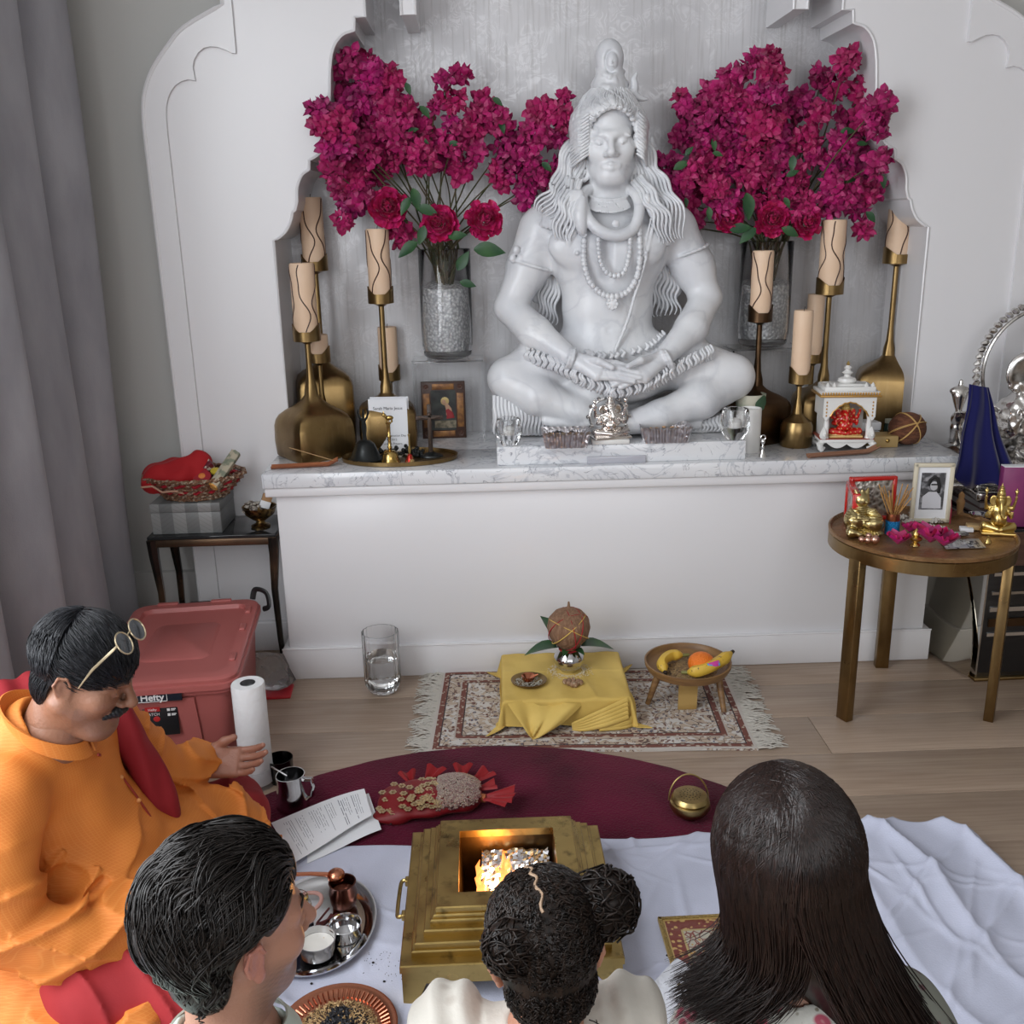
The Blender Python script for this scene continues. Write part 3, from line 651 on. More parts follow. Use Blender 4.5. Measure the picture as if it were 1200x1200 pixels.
# strings of beads
PL = []; RL = []
def wavy(path, n_, spread, r, amp=5.5, fr=3.0, seed=0):
    rr_ = random.Random(seed); P = spline([np.array(p, float) for p in path], 7); m = 40; idx = np.linspace(0, len(P)-1, m)
    for j in range(n_):
        off = (j-(n_-1)/2)*spread; ph = j*.55; out = []
        for i, q in enumerate(idx):
            a = int(min(q, len(P)-2)); p = P[a]+(P[a+1]-P[a])*(q-a); t = i/(m-1); dv = P[min(a+1, len(P)-1)][:2]-P[max(a-1, 0)][:2]; dv = dv/(np.linalg.norm(dv)+1e-9); w_ = off*(1+.35*t)+amp*math.sin(ph+t*fr*2*PI)*min(1, t*3)
            out.append(SP(p[0]-dv[1]*w_, p[1]+dv[0]*w_, p[2]+.004*math.cos(j*1.9)))
        PL.append(out); RL.append([r*(1-.75*(i/(m-1))**3) for i in range(m)])
wavy([(306,340,.03),(292,365,.07),(277,420,.09),(262,470,.125),(232,505,.135),(212,535,.13)], 9, 7.5, .0075, seed=1)
wavy([(296,430,.10),(280,490,.150),(268,545,.160),(262,605,.160)], 6, 8, .0070, fr=2.4, seed=2)
wavy([(466,335,.03),(480,362,.07),(498,420,.08),(530,475,.11),(556,525,.145),(560,600,.135)], 10, 7.5, .0075, fr=3.4, seed=3)
wavy([(470,430,.09),(505,480,.14),(540,540,.155),(552,612,.14)], 5, 8, .0070, fr=2.6, seed=4)
wavy([(545,600,.0),(555,680,-.02),(550,750,-.02),(556,815,-.02)], 7, 9, .0085, fr=3.0, seed=5)
wavy([(238,600,-.02),(232,690,-.03),(222,770,-.03),(216,840,-.03)], 6, 8, .0085, fr=3.0, seed=6)
for i in range(38):
    a = -1.50+3.0*i/37; sx = math.sin(a); ca = math.cos(a); P_ = spline([hc+V3(sx*.092-.002, -.122*ca-.008, .083+.02*ca-.055*abs(sx)**2.2), hc+V3(sx*.122-.005, -.102*ca, .118+.014*ca-.050*abs(sx)), hc+V3(sx*.096-.007, -.070*ca+.012, .156-.025*abs(sx)), hc+V3(sx*.058-.006, -.028*ca, .172)], 13)
    PL.append([p+V3(.0035*math.sin(j*.33+i), 0, .0015*math.sin(j*.5+i*2)) for j, p in enumerate(P_)]); RL.append([.0048]*len(P_))
for q in (-1, 1):
    for i in range(13):
        z0 = .074-.0105*i; P_ = spline([hc+V3(q*.082, -.092+.002*i, z0+.014), hc+V3(q*.108-.003, -.074, z0-.004), hc+V3(q*.130-.005, -.012, z0-.024), hc+V3(q*.124, .050, z0-.022)], 13); PL.append(P_); RL.append([.0048]*len(P_))
raw_mesh('hair_locks', [strands(PL, RL, 6)], stone, st); PL = []; RL = []
for i in range(17): x = 70+10.5*i; wavy([(x,1040+26*(i/16)+18*max(0, i-8)/8,.155),(x+4,1085,.17),(x-2,1122,.175),(x+5,1147,.175)], 1, 0, .0075, amp=4.5, fr=1.3, seed=i)
for i in range(15): x = 566+11*i; wavy([(x,1150-62*(i/14),.165),(x+3,1124,.175),(x+2,1140,.175)], 1, 0, .0075, amp=4.0, fr=1.1, seed=i)
for nm, path in (('a', [(160,925,.165),(230,948,.205),(300,985,.25),(400,1028,.275)]), ('b', [(400,1028,.275),(500,1008,.275),(600,955,.225),(680,918,.175)])):
    Pp = spline([SP(*q) for q in path], 14); nn_ = 30
    for i in range(nn_): p = Pp[int(i/(nn_-1)*(len(Pp)-1))]; PL.append([p+V3(.005*math.sin(j*.9+i*.4), -.012*math.sin(PI*j/9), .026-.052*j/9) for j in range(10)]+[p+V3(0,.01,-.03)]*30); RL.append([.0062*math.sin(PI*(j+1.5)/12)**.5 for j in range(10)]+[.0002]*30)
raw_mesh('pelt_fringe', [strands(PL, RL, 6)], stone, st)['kind'] = 'stuff'
g = G()
def beads(path, r, n_):
    P = spline([SP(*p) for p in path], 12); d = np.cumsum([0]+[np.linalg.norm(P[i+1]-P[i]) for i in range(len(P)-1)])
    for i in range(n_):
        t = d[-1]*i/(n_-1); j = min(int(np.searchsorted(d, t)), len(P)-1); g.ball(P[j], (r, r, r*1.15), 8, 6)
beads([(362,585,.185),(366,650,.175),(382,690,.178),(408,704,.18),(436,692,.178),(450,640,.175),(452,600,.18)], .0088, 22)
beads([(324,588,.165),(322,660,.168),(336,715,.17),(366,750,.172),(402,762,.175),(442,750,.172),(470,710,.17),(480,650,.165),(478,575,.165)], .0105, 34)
g.ball(SP(402,783,.178), (.022,.010,.022), 14, 8)
for i in range(8): g.ball(SP(402+13*math.cos(i*PI/4), 783+13*math.sin(i*PI/4), .182), .007, 6, 5)
obj('bead_necklace', g, stone, st, world=True)
# ================================================================== things on the altar counter
brass_old = NT('aged_brushed_brass', .33, metal=1.0)
v0 = brass_old.obj(); c = brass_old.mix(brass_old.ramp(brass_old.noise(v0, 7, 5), .35, .7), (.30,.20,.085), (.19,.12,.05)); c = brass_old.mix(brass_old.ramp(brass_old.noise(brass_old.obj((1,1,.15)), 60, 3), .5, .8, 0, .4), c, (.36,.25,.12))
brass_old.color(c).rough(brass_old.ramp(brass_old.noise(v0, 9, 3), .3, .7, .26, .40)); brass_old = brass_old.m
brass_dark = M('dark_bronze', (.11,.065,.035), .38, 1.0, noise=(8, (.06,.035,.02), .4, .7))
brass = M('polished_brass', (.55,.38,.13), .22, 1.0, noise=(14, (.38,.24,.07), .45, .7))
silver = M('polished_silver', (.78,.77,.76), .16, 1.0); steel = M('polished_steel', (.62,.62,.63), .12, 1.0); gold = M('soft_gold', (.62,.45,.16), .28, 1.0)
wax = M('cream_candle_wax', (.72,.51,.35), .5, sss=.0, noise=(4, (.76,.57,.42), .4, .7)); vein_m = M('dark_brown_vein', (.055,.022,.015), .5)
white_c = M('white_ceramic', (.74,.73,.71), .25); wick = M('black_wick', (.02,.02,.02), .9)
glass = M('clear_glass', (1,1,1), .02, trans=1.0, ior=1.45); acrylic = M('clear_acrylic', (.97,.985,.99), .02, trans=1.0, ior=1.12)
def zat(px, py, Y): return at(px, py, y=Y)[2]
def super_r(p): return lambda r, z, a: r/((abs(math.cos(a))**p(z)+abs(math.sin(a))**p(z))**(1/p(z)))
def holder(name, label, cx, Y, w, ledge, neck, cup, ctop, cw, candle=True, rot=.3, zb=ZT, plain=False, round_=False, mat=None, fins=True, wax_label=None, phase=0.0, cx_by=None):
    m_ = mat or brass_old; byp = cx_by or 540; x = at(cx, byp, y=Y)[0]; t = thing(name, label, 'candle holder', (x, Y, zb), rot, 'brass candle holders on the altar')
    H = lambda py: zat(cx, py, Y)-zb; hl, hn, hc_ = H(ledge), H(neck), H(cup); a = w/2
    g = G(); n = 32
    if round_: prof = [(a*.92, 0), (a, .008), (a, hl*.5), (a*.98, hl*.72), (a*.86, hl*.9), (a*.6, hl), (a*.3, hl+(hn-hl)*.4), (.014, hn), (.0095, hn+.03), (.009, hc_)]; g.lathe(prof, n=n)
    else:
        q = hn-hl; prof = [(a*.93, 0), (a*.97, .006), (a, hl*.45), (a*.985, hl-.004), (a*.975, hl), (a*.95, hl+q*.12), (a*.87, hl+q*.25), (a*.70, hl+q*.38), (a*.48, hl+q*.50), (a*.31, hl+q*.62), (a*.20, hl+q*.76), (.021, hl+q), (.014, hn+.03), (.0105, hn+.08), (.010, hc_)]
        pw = lambda z: 9 if z <= hl+1e-6 else max(2.0, 9-9*(z-hl)/(q+.02)); g.lathe(prof, n=48, fn=super_r(pw))
    obj('base', g, m_, t, smooth=32)
    g = G(); r = cw/2; hcup = .034; g.lathe([(.009, hc_-.012), (r*.5, hc_-.004), (r, hc_), (r*1.01, hcup+hc_), (r*.93, hcup+hc_), (r*.9, hc_+.006), (0, hc_+.006)], n=28)
    if fins:
        for s_ in (0, PI):
            pts = []; ar = 1.15
            vs = []; K = 10
            for i in range(K+1):
                a_ = s_-rot-ar+2*ar*i/K; hh = hcup+.028*math.cos((i/K-.5)*PI)**1.2
                for rr in (r*1.01, r*.95):
                    for z_ in (hc_+.004, hc_+hh): vs.append((rr*math.cos(a_), rr*math.sin(a_), z_))
            fs = []
            for i in range(K):
                o = i*4; o2 = o+4; fs += [(o, o+1, o2+1, o2), (o+2, o2+2, o2+3, o+3), (o+1, o+3, o2+3, o2+1)]
            g.add(vs, fs)
    obj('cup', g, m_, t, smooth=40)
    if candle:
        zc = zb+hc_+.007; ht = zat(cx-8, ctop, Y)-zc; rc = r*.88
        ct = thing('pillar_candle', wax_label or 'plain cream pillar candle', 'candle', (x, Y, zc), rot, 'pillar candles on brass holders')
        g = G(); g.lathe([(rc*.97, 0), (rc, .004), (rc, ht-.006), (rc*.95, ht), (rc*.7, ht-.002), (0, ht-.004)], n=28); obj('wax', g, wax, ct)
        g = G(); g.tube([(0,0,ht-.005), (.001,0,ht+.006), (.003,0,ht+.012)], .0012, 5); obj('wick', g, wick, ct)
        if not plain:
            g = G()
            for k in range(5):
                a0 = k*2*PI/5+phase; pts = []
                for i in range(22):
                    z_ = .003+(ht-.008)*i/21; a_ = a0+.42*math.sin(i*.30+k*1.9+phase)+.12*math.sin(i*.7+k); pts.append(((rc+.0004)*math.cos(a_), (rc+.0004)*math.sin(a_), z_))
                g.tube(pts, .0023, 5)
            obj('vein', g, vein_m, ct)
    return t
holder('candle_holder', 'square brass holder at the front left corner of the altar, next to the incense rest', 371, 3.570, .235, 497, 452, 399, 308, .098, rot=.62, phase=.4, wax_label='striped cream candle furthest left, over the front left brass holder')
holder('candle_holder', 'tall square brass holder behind the front left one, under the flowers', 386, 3.815, .215, 449, 412, 317, 231, .098, rot=.25, phase=1.7, wax_label='striped cream candle on the tall holder behind, highest on the left side')
holder('candle_holder', 'small brass holder mostly hidden behind the front left brass holder', 383, 3.70, .05, 500, 470, 424, 392, .085, rot=0, plain=True, round_=True, wax_label='short plain candle peeping out behind the front left brass stem')
holder('candle_holder', 'square brass holder behind the white folded card', 457, 3.69, .215, 482, 452, 355, 268, .094, rot=.12, phase=2.9, wax_label='striped cream candle above the white folded card')
holder('candle_holder', 'small brass holder half hidden behind the stem above the white card', 462, 3.87, .08, 478, 468, 445, 383, .085, rot=0, plain=True, round_=True, wax_label='plain cream candle half behind the brass stem left of the vase')
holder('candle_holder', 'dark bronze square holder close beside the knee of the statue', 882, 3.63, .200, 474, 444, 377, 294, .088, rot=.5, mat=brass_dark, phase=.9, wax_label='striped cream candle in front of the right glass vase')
holder('candle_holder', 'square brass holder just behind the white shrine', 958, 3.68, .20, 468, 440, 345, 258, .100, rot=-.05, phase=2.2, wax_label='striped cream candle rising over the white shrine')
holder('candle_holder', 'small brass holder hidden behind two others left of the white shrine', 944, 3.84, .11, 470, 462, 425, 345, .075, rot=0, plain=True, round_=True, wax_label='plain cream candle seen behind the stem over the white shrine')
holder('candle_holder', 'small round bell-footed brass holder between white cylinder candle and shrine', 931, 3.52, .118, 490, 476, 449, 364, .078, rot=0, plain=True, round_=True, fins=True, wax_label='plain cream candle on the small round bell-footed holder')
holder('candle_holder', 'tall square brass holder furthest right against the niche side', 1030, 3.80, .225, 442, 408, 309, 222, .104, rot=-.32, phase=3.6, wax_label='striped cream candle furthest right under the niche corner')
# acrylic risers and vases --------------------------------------------------
crys = NT('white_crystal_filling', .25); v0 = crys.obj(); cc = crys.voro(v0, 95, 'F1'); c_ = crys.mix(crys.ramp(cc, 0, .7), (.95,.95,.95), (.50,.51,.53)); crys.color(c_).bump(cc, 1.0, .006)
def vase(label, rlabel, cx, topy, by, Y, wpx, fill_top, hand=0):
    x = at(cx, by, y=Y)[0]; k = 3.65*.9588/F_PX*1.045; R = wpx/2*k; zb = zat(cx, by, Y)
    t = thing('acrylic_riser', rlabel, 'display riser', (x, Y, ZT)); g = G(); W = R*2.75; h = zb-ZT
    Dd = .165; g.box((0, 0, h-.004), (W, Dd, .008)); g.box((-W/2+.004, 0, (h-.008)/2), (.006, Dd, h-.0085)); g.box((W/2-.004, 0, (h-.008)/2), (.006, Dd, h-.0085)); obj('panel', g, acrylic, t, smooth=0)
    v = thing('glass_vase', label, 'vase', (x, Y, zb+.001)); H = zat(cx, topy, Y)-zb; hf = zat(cx, fill_top, Y)-zb
    g = G(); ns = 36; g.lathe([(0, 0), (R*.78, 0), (R*.93, .012), (R*.985, .05), (R, .12), (R, H-.002), (R-.002, H), (R-.005, H-.002), (R-.006, .06), (R*.86, .03), (0, .026)], n=ns, cap=False); obj('glass_body', g, glass, v, smooth=50)
    g = G(); g.lathe([(0, .028), (R*.84, .032), (R-.008, .06), (R-.008, hf-.003), (R*.8, hf), (0, hf+.004)], n=ns, cap=False); f = obj('crystal_filling', g, crys.m, v, kind='stuff')
    return x, Y, zb, H, R, hf
VL = vase('glass vase filled with white crystals, holding the left magenta bouquet', 'clear acrylic riser under the left glass vase', 525, 292, 419, 3.82, 62, 337)
VR = vase('glass vase filled with white crystals, behind a candle, holding the right magenta bouquet', 'clear acrylic riser under the right glass vase', 893, 283, 405, 3.825, 62, 333)
# bouquets ------------------------------------------------------------------
fl = NT('magenta_silk_petals', .55); v0 = fl.obj(); oi = fl.t.nodes.new('ShaderNodeObjectInfo'); n1 = fl.noise(v0, 22, 4)
c = fl.mix(fl.ramp(n1, .35, .65), (.43,.004,.150), (.17,.001,.060)); c = fl.mix(fl.ramp(oi.outputs['Random'], 0, 1, 0, .45), c, (.40,.004,.055)); fl.color(c); fl.b.inputs['Sheen Weight'].default_value = .06
leafm = M('deep_green_leaf', (.015,.06,.022), .45, noise=(18, (.035,.10,.03), .4, .7)); stemm = M('brown_green_stem', (.10,.075,.04), .7, noise=(30, (.05,.06,.02), .4, .6))
peo = M('crimson_peony_petals', (.42,.004,.06), .55, noise=(45, (.60,.02,.17), .4, .65), sheen=.05)
def petal(g, c, d, u, L, W, cup=.3):
    """pointed cupped petal from c along d, u = face normal"""
    c, d, u = map(np.asarray, (c, d, u)); v = np.cross(d, u)
    g.add([c, c+d*L*.32+v*W*.85-u*L*cup*.15, c+d*L*.40+u*L*cup*.30, c+d*L*.32-v*W*.85-u*L*cup*.15, c+d*L*.70+v*W*.75-u*L*cup*.30, c+d*L*.70-v*W*.75-u*L*cup*.30, c+d*L*1.02-u*L*cup*.25], [(0,1,2), (0,2,3), (1,4,2), (2,5,3), (2,4,6), (2,6,5)])
def unit(v): v = np.array(v, float); return v/(np.linalg.norm(v)+1e-9)
def spray(parent, c, r, rr, size=.031):
    g = G(); n = max(5, int((r/size)**2*11+5))
    for i in range(n):
        d = unit([rr.gauss(0,1), rr.gauss(-.35,1), rr.gauss(0,1)]); p = np.array(c)+d*r*(rr.random()**.45)*V3(1,.75,1)
        o = unit(d+V3(0,-.6,.15)+V3(rr.gauss(0,.5), rr.gauss(0,.5), rr.gauss(0,.5))); a, b, _ = frame(o); ph = rr.random()*6; L = size*rr.uniform(.75,1.15)
        for k in range(3):
            aa = ph+k*2.094; dd = unit((a*math.cos(aa)+b*math.sin(aa))+o*rr.uniform(.35,.9)); petal(g, p, dd, o, L*1.15, L*.62, .5)
    return obj('blossom_spray', g, fl.m, parent, world=True, smooth=25, fix=False)
def leaf(parent, c, d, up, L, W, mat=None, name='leaf', bend=.25):
    c = np.array(c, float); d = unit(d); s_ = unit(np.cross(d, up)); n_ = np.cross(s_, d); g = G(); K = 6; vs = []
    for i in range(K+1):
        t = i/K; w_ = W*math.sin(PI*min(1, t*1.0+.02))**.8*(1-.35*t); p = c+d*L*t-n_*bend*L*t*t
        vs += [p-s_*w_+n_*w_*.35, p, p+s_*w_+n_*w_*.35]
    fs = []
    for i in range(K):
        for j in (0, 1): fs.append((i*3+j, i*3+j+1, i*3+j+4, i*3+j+3))
    g.add(vs, fs); o = obj(name, g, mat or leafm, parent, world=True, smooth=60, fix=False); return o
def peony(parent, c, r, rr):
    g = G(); f = V3(rr.uniform(-.3,.3), -1, .15); f = unit(f); a, b, _ = frame(f)
    for ring, (n, rad, tilt, L) in enumerate(((7,.0,.25,.45),(10,.10,.45,.5),(12,.20,.65,.52),(13,.30,.9,.55),(14,.40,1.15,.56),(14,.50,1.45,.55))):
        for k in range(n):
            aa = 2*PI*(k+.5*(ring % 2))/n+rr.uniform(-.12,.12); rd = a*math.cos(aa)+b*math.sin(aa); base = np.array(c)+rd*rad*r*.9+f*(.35-.12*ring)*r
            d = unit(rd*math.sin(tilt)+f*math.cos(tilt)); nn = unit(f*math.sin(tilt)-rd*math.cos(tilt)); s_ = np.cross(d, nn); Ln = L*r*rr.uniform(.75,1.2); W = Ln*rr.uniform(.36,.50); vs = []; K = 4
            for i in range(K+1):
                t = i/K; w_ = W*(.35+.65*math.sin(PI*min(t, .82)*.62)); 
                for j in range(5):
                    q = (j-2)/2; vs.append(base+d*(Ln*t-.12*Ln*q*q*t)+s_*w_*q+nn*Ln*(.28*t*t+.18*q*q*t)+nn*rr.uniform(-.09,.09)*r*t+s_*rr.uniform(-.05,.05)*r*t)
            fs = [(i*5+j, i*5+j+1, i*5+j+6, i*5+j+5) for i in range(K) for j in range(4)]; g.add(vs, fs)
    return obj('peony', g, peo, parent, world=True, smooth=50, fix=False)
def bouquet(label, V, ox, blobs, peos, leaves, seed, edgeL, edgeR):
    rr = random.Random(seed); x, Y, zb, H, R, hf = V; t = thing('flower_bouquet', label, 'flowers', (x, Y, zb+hf)); k = 3.62/F_PX
    root = V3(x, Y, zb+hf-.02); ends = []
    for (bx, by, br) in blobs:
        px, py = ox+bx*.275, 50+by*.275; yy = 3.74+rr.uniform(-.09,.05)
        if px < edgeL or px > edgeR: yy = 3.53+rr.uniform(-.02,.02)
        c_ = np.array(at(px, py, y=yy)); r = br*.275*k*.95; spray(t, c_, r, rr); ends.append((c_, r))
    for i, (c_, r) in enumerate(sorted(ends, key=lambda e: rr.random())[:26]):
        a = rr.random()*6.28; rim = V3(x+R*.62*math.cos(a), Y+R*.5*math.sin(a), zb+H); rim[0] += (c_[0]-x)*.08; mid = rim*.45+c_*.55+V3(rr.uniform(-.02,.02), .02, .015)
        g = G(); P = spline([root+V3(rr.uniform(-.03,.03), rr.uniform(-.03,.03), 0), rim, mid, c_], 5); g.tube(P, [.0042-.0022*j/len(P) for j in range(len(P))], 5); obj('stem', g, stemm, t, world=True)
    for (bx, by, br) in peos:
        c_ = np.array(at(ox+bx*.275, 50+by*.275, y=3.66)); peony(t, c_, br*.275*k*1.0, rr)
        g = G(); P = spline([root, V3(x+(c_[0]-x)*.2, Y-.03, zb+H), c_+V3(0,.03,0)], 5); g.tube(P, .004, 5); obj('stem', g, stemm, t, world=True)
    for (bx, by, L, ang) in leaves:
        c_ = np.array(at(ox+bx*.275, 50+by*.275, y=3.635)); d = V3(math.cos(ang), -.25, math.sin(ang)); leaf(t, c_, d, V3(rr.uniform(-.3,.3), -1, .4), L*.275*k, L*.275*k*.30)
    return t
bl = [(170,90,60),(240,75,35),(290,140,60),(360,160,50),(150,230,70),(60,290,50),(60,340,40),(230,250,80),(330,260,70),(440,280,42),(120,350,80),(240,360,90),(370,370,80),(480,350,60),(540,400,45),(130,440,70),(220,470,80),(340,470,80),(480,480,80),(560,480,60),(620,430,60),(100,540,50),(180,560,80),(280,560,60),(140,620,50),(200,690,60),(230,640,60),(155,760,32),(390,810,60),(640,540,52),(700,380,50),(750,330,70),(820,330,45),(860,420,70),(900,500,80),(830,560,55),(980,400,60),(1000,300,70),(1080,320,55),(1095,225,24),(1060,420,35),(930,640,55),(1000,570,55),(1080,530,40),(720,470,40),(620,240,52),(580,165,32),(650,130,32),(615,335,30),(740,225,28),(775,270,22),(545,270,18),(400,280,50),(300,330,60)]
bouquet('left bouquet of magenta blossoms with three round peonies hanging at the front', VL, 360, bl, [(345,700,85),(565,770,85),(755,755,82)],
        [(420,170,50,-1.2),(340,340,45,-.9),(430,380,45,.3),(480,410,40,-.4),(90,560,50,-1.5),(480,270,60,-.8),(600,430,50,0.0),(820,330,55,-1.2),(1080,450,50,-.2),(1000,510,55,-.7),(450,620,90,-1.3),(470,700,90,-.3),(440,660,80,-2.2),(710,880,130,-.05),(470,850,100,-2.6),(640,970,90,1.0),(650,1020,70,-.2),(790,235,50,-.6),(600,830,80,.2),(500,780,80,-1.9)], 3, 397, 9999)
br_ = [(205,245,28),(235,280,28),(230,380,65),(300,300,70),(360,220,60),(420,170,60),(480,120,25),(515,70,28),(600,60,38),(600,130,58),(590,200,60),(450,260,80),(530,260,60),(330,380,80),(430,360,90),(540,370,90),(620,420,80),(640,320,60),(720,260,60),(700,240,36),(800,310,45),(810,150,52),(870,200,42),(910,95,46),(930,50,24),(1000,210,66),(1050,270,55),(1000,330,66),(920,320,42),(1050,350,45),(870,410,22),(740,420,60),(780,490,38),(900,430,60),(960,480,66),(1040,510,55),(880,520,60),(960,560,80),(1030,620,55),(900,620,80),(860,680,66),(950,690,60),(1000,640,50),(985,790,36),(80,500,36),(160,520,46),(190,610,60),(250,560,60),(300,610,60),(240,690,38),(270,760,28),(230,790,24),(330,480,80),(420,500,80),(520,540,80),(610,530,80),(700,560,60),(360,620,60),(400,700,70),(560,640,60),(580,700,70),(680,640,60),(740,700,60)]
bouquet('right bouquet of magenta blossoms spreading over the niche edge', VR, 740, br_, [(415,745,70),(600,755,78),(745,765,72)],
        [(345,410,50,-1.3),(345,470,45,-.2),(180,540,70,.5),(230,480,45,.9),(690,480,65,-1.7),(660,570,55,.5),(540,520,50,-1.0),(890,380,60,.1),(960,430,45,0),(900,590,55,.2),(840,610,45,.1),(1065,560,60,-1.3),(1000,720,60,-.8),(240,710,55,-1.8),(330,700,55,-1.5),(230,660,40,-1.4),(490,640,110,-1.4),(420,800,90,.2),(650,660,50,-1.0),(530,790,90,-2.5),(640,790,80,-.4)], 5, 0, 1025)
# ================================================================== small things on the altar
def on(px, py, z=ZT, **k): p = at(px, py, z=z); return (p[0], p[1], z)
def text(name, s, size, mat, parent, loc, rot=(PI/2,0,0), align='CENTER', ext=.0003, bold=0.0):
    cu = bpy.data.curves.new(name, 'FONT'); cu.body = s; cu.size = size; cu.extrude = ext; cu.offset = bold; cu.align_x = align; cu.resolution_u = 3
    tmp = bpy.data.objects.new('tmp', cu); COL.objects.link(tmp); me = bpy.data.meshes.new_from_object(tmp); bpy.data.objects.remove(tmp); me.name = name; me.materials.clear(); me.materials.append(mat)
    o = bpy.data.objects.new(name, me); COL.objects.link(o); o.parent = parent; o.location = loc; o.rotation_euler = rot; return o
black_m = M('blackened_metal', (.025,.027,.027), .35, .6); ink = M('dark_ink', (.06,.06,.07), .8); paper = M('white_paper', (.78,.79,.82), .6)
# tray with the bells
t = thing('oval_tray', 'oval brass tray holding bells, beads and a dark cross', 'tray', (-.307, 3.468, ZT)); TR = (-.307, 3.468)
g = G(); g.lathe([(0,0),(.20,0),(.207,.003),(.210,.017),(.206,.017),(.203,.006),(0,.006)], n=48, sx=1.0, sy=.60, cap=False); obj('tray_body', g, brass_old, t)
tz = ZT+.0065
b = on(428, 541, tz); t = thing('hand_bell', 'black metal hand bell with a three-pronged handle', 'bell', (b[0], 3.44, tz))
g = G(); g.lathe([(.062,0),(.064,.006),(.052,.016),(.042,.04),(.034,.06),(.02,.072),(0,.075)], n=24); obj('bell_body', g, black_m, t)
g = G(); g.tube([(0,0,.07),(0,0,.095),(0,0,.12),(0,0,.145)], [.009,.007,.010,.007], 8)
for x in (-.014, 0, .014): g.tube([(0,0,.14),(x*.9,0,.155),(x*1.3,0,.172),(x*1.1,0,.186)], [.005,.0045,.004,.002], 6)
obj('handle', g, black_m, t)
b = on(458, 541, tz); t = thing('hand_bell', 'tall brass hand bell topped by a small bull', 'bell', (b[0], 3.395, tz))
g = G(); g.lathe([(.036,0),(.037,.004),(.031,.012),(.030,.022),(.026,.034),(.016,.043),(0,.047)], n=24); obj('bell_body', g, brass, t)
g = G(); g.lathe([(.007,.04),(.006,.05),(.009,.055),(.006,.06),(.006,.09),(.009,.094),(.006,.10),(.006,.135),(.010,.14),(.010,.146),(0,.147)], n=10); obj('handle', g, brass, t)
g = G(); g.ball((.004,0,.160), (.015,.008,.009), 10, 6); g.ball((-.014,0,.171), (.007,.006,.006), 8, 6); g.tube([(-.008,0,.163),(-.014,0,.171)], .006, 6)
for x in (-.006,.012):
    for y in (-.004,.004): g.tube([(x,y,.156),(x,y,.144)], .003, 5)
for y in (-.004,.004): g.tube([(-.014,y,.175),(-.017,y*1.6,.182)], [.0025,.001], 5)
obj('bull_finial', g, brass, t)
b = on(481, 540, tz); t = thing('hand_bell', 'tiny red and gold hand bell on the oval tray', 'bell', (b[0], 3.395, tz))
g = G(); g.lathe([(.017,0),(.018,.003),(.013,.012),(.009,.024),(.004,.03),(0,.031)], n=18); obj('bell_body', g, M('red_gold_enamel', (.42,.03,.02), .25, .7, noise=(60, (.60,.42,.18), .5, .55)), t)
g = G(); g.tube([(0,0,.03),(0,0,.045),(0,0,.06),(0,0,.09),(0,0,.10)], [.004,.006,.003,.003,.005], 8); obj('handle', g, gold, t)
t = thing('standing_cross', 'dark bronze standing cross with a figure, at the right end of the oval tray', 'cross', (-.195, 3.475, tz))
g = G(); g.lathe([(.045,0),(.042,.006),(.022,.012),(.012,.016),(0,.017)], n=18, sy=.7); obj('foot', g, black_m, t)
bm_ = M('dark_wood_bronze', (.05,.035,.028), .45, .3)
g = G(); g.box((0,0,.10), (.016,.009,.18), bev=.002); g.box((0,0,.142), (.098,.009,.016), bev=.002); obj('crossbar', g, bm_, t)
g = G(); g.chain = None
g.tube([(0,-.009,.145),(.001,-.011,.120),(0,-.010,.10),(-.002,-.011,.07),(0,-.009,.05)], [.006,.008,.006,.005,.003], 8); g.ball((0,-.012,.156), .0065, 8, 6)
g.tube([(-.038,-.007,.148),(-.018,-.010,.142),(0,-.010,.140),(.018,-.010,.142),(.038,-.007,.148)], [.002,.003,.004,.003,.002], 6); obj('figure', g, M('bronze_figure', (.10,.07,.055), .4, .6), t)
t = thing('bead_string', 'heap of black prayer beads behind the brass bells', 'beads', (-.33, 3.50, tz)); g = G(); rr = random.Random(4)
for i in range(90):
    a = i*.42; g.ball((.085*math.cos(a*.37)+rr.uniform(-.02,.02)+.005, .03*math.sin(a)+rr.uniform(-.008,.008)-.0, .007+.022*rr.random()*(1-abs(math.cos(a*.37))**3)), .0075, 7, 5)
obj('beads', g, black_m, t)
# folded card
cx_, cy_ = at(460, 524, z=ZT)[0], 3.575; zt_ = zat(460, 468, cy_)
t = thing('folded_card', 'white folded greeting card standing behind the brass bells', 'card', (cx_-.002, 3.585, ZT), -.04)
g = G(); hC = zt_-ZT; g.box((0, 0, hC/2), (.142, .0015, hC), rx=-.05); g.box((.004, .028, hC/2+.002), (.142, .0015, hC+.004), rx=.03); obj('card_leaf', g, paper, t)
for s_, zz, sz in (('Sarah Maria Jesus', .80, .0135), ('On Your Confirmation Day', .30, .0098), ('29 May 2015', .225, .0098), ('With Love & Prayers', .15, .0098)): text('lettering', s_, sz*1.15, ink, t, (0, -.0018-(zz-.5)*-.0095, hC*zz), (PI/2-.05, 0, 0), ext=.0001)
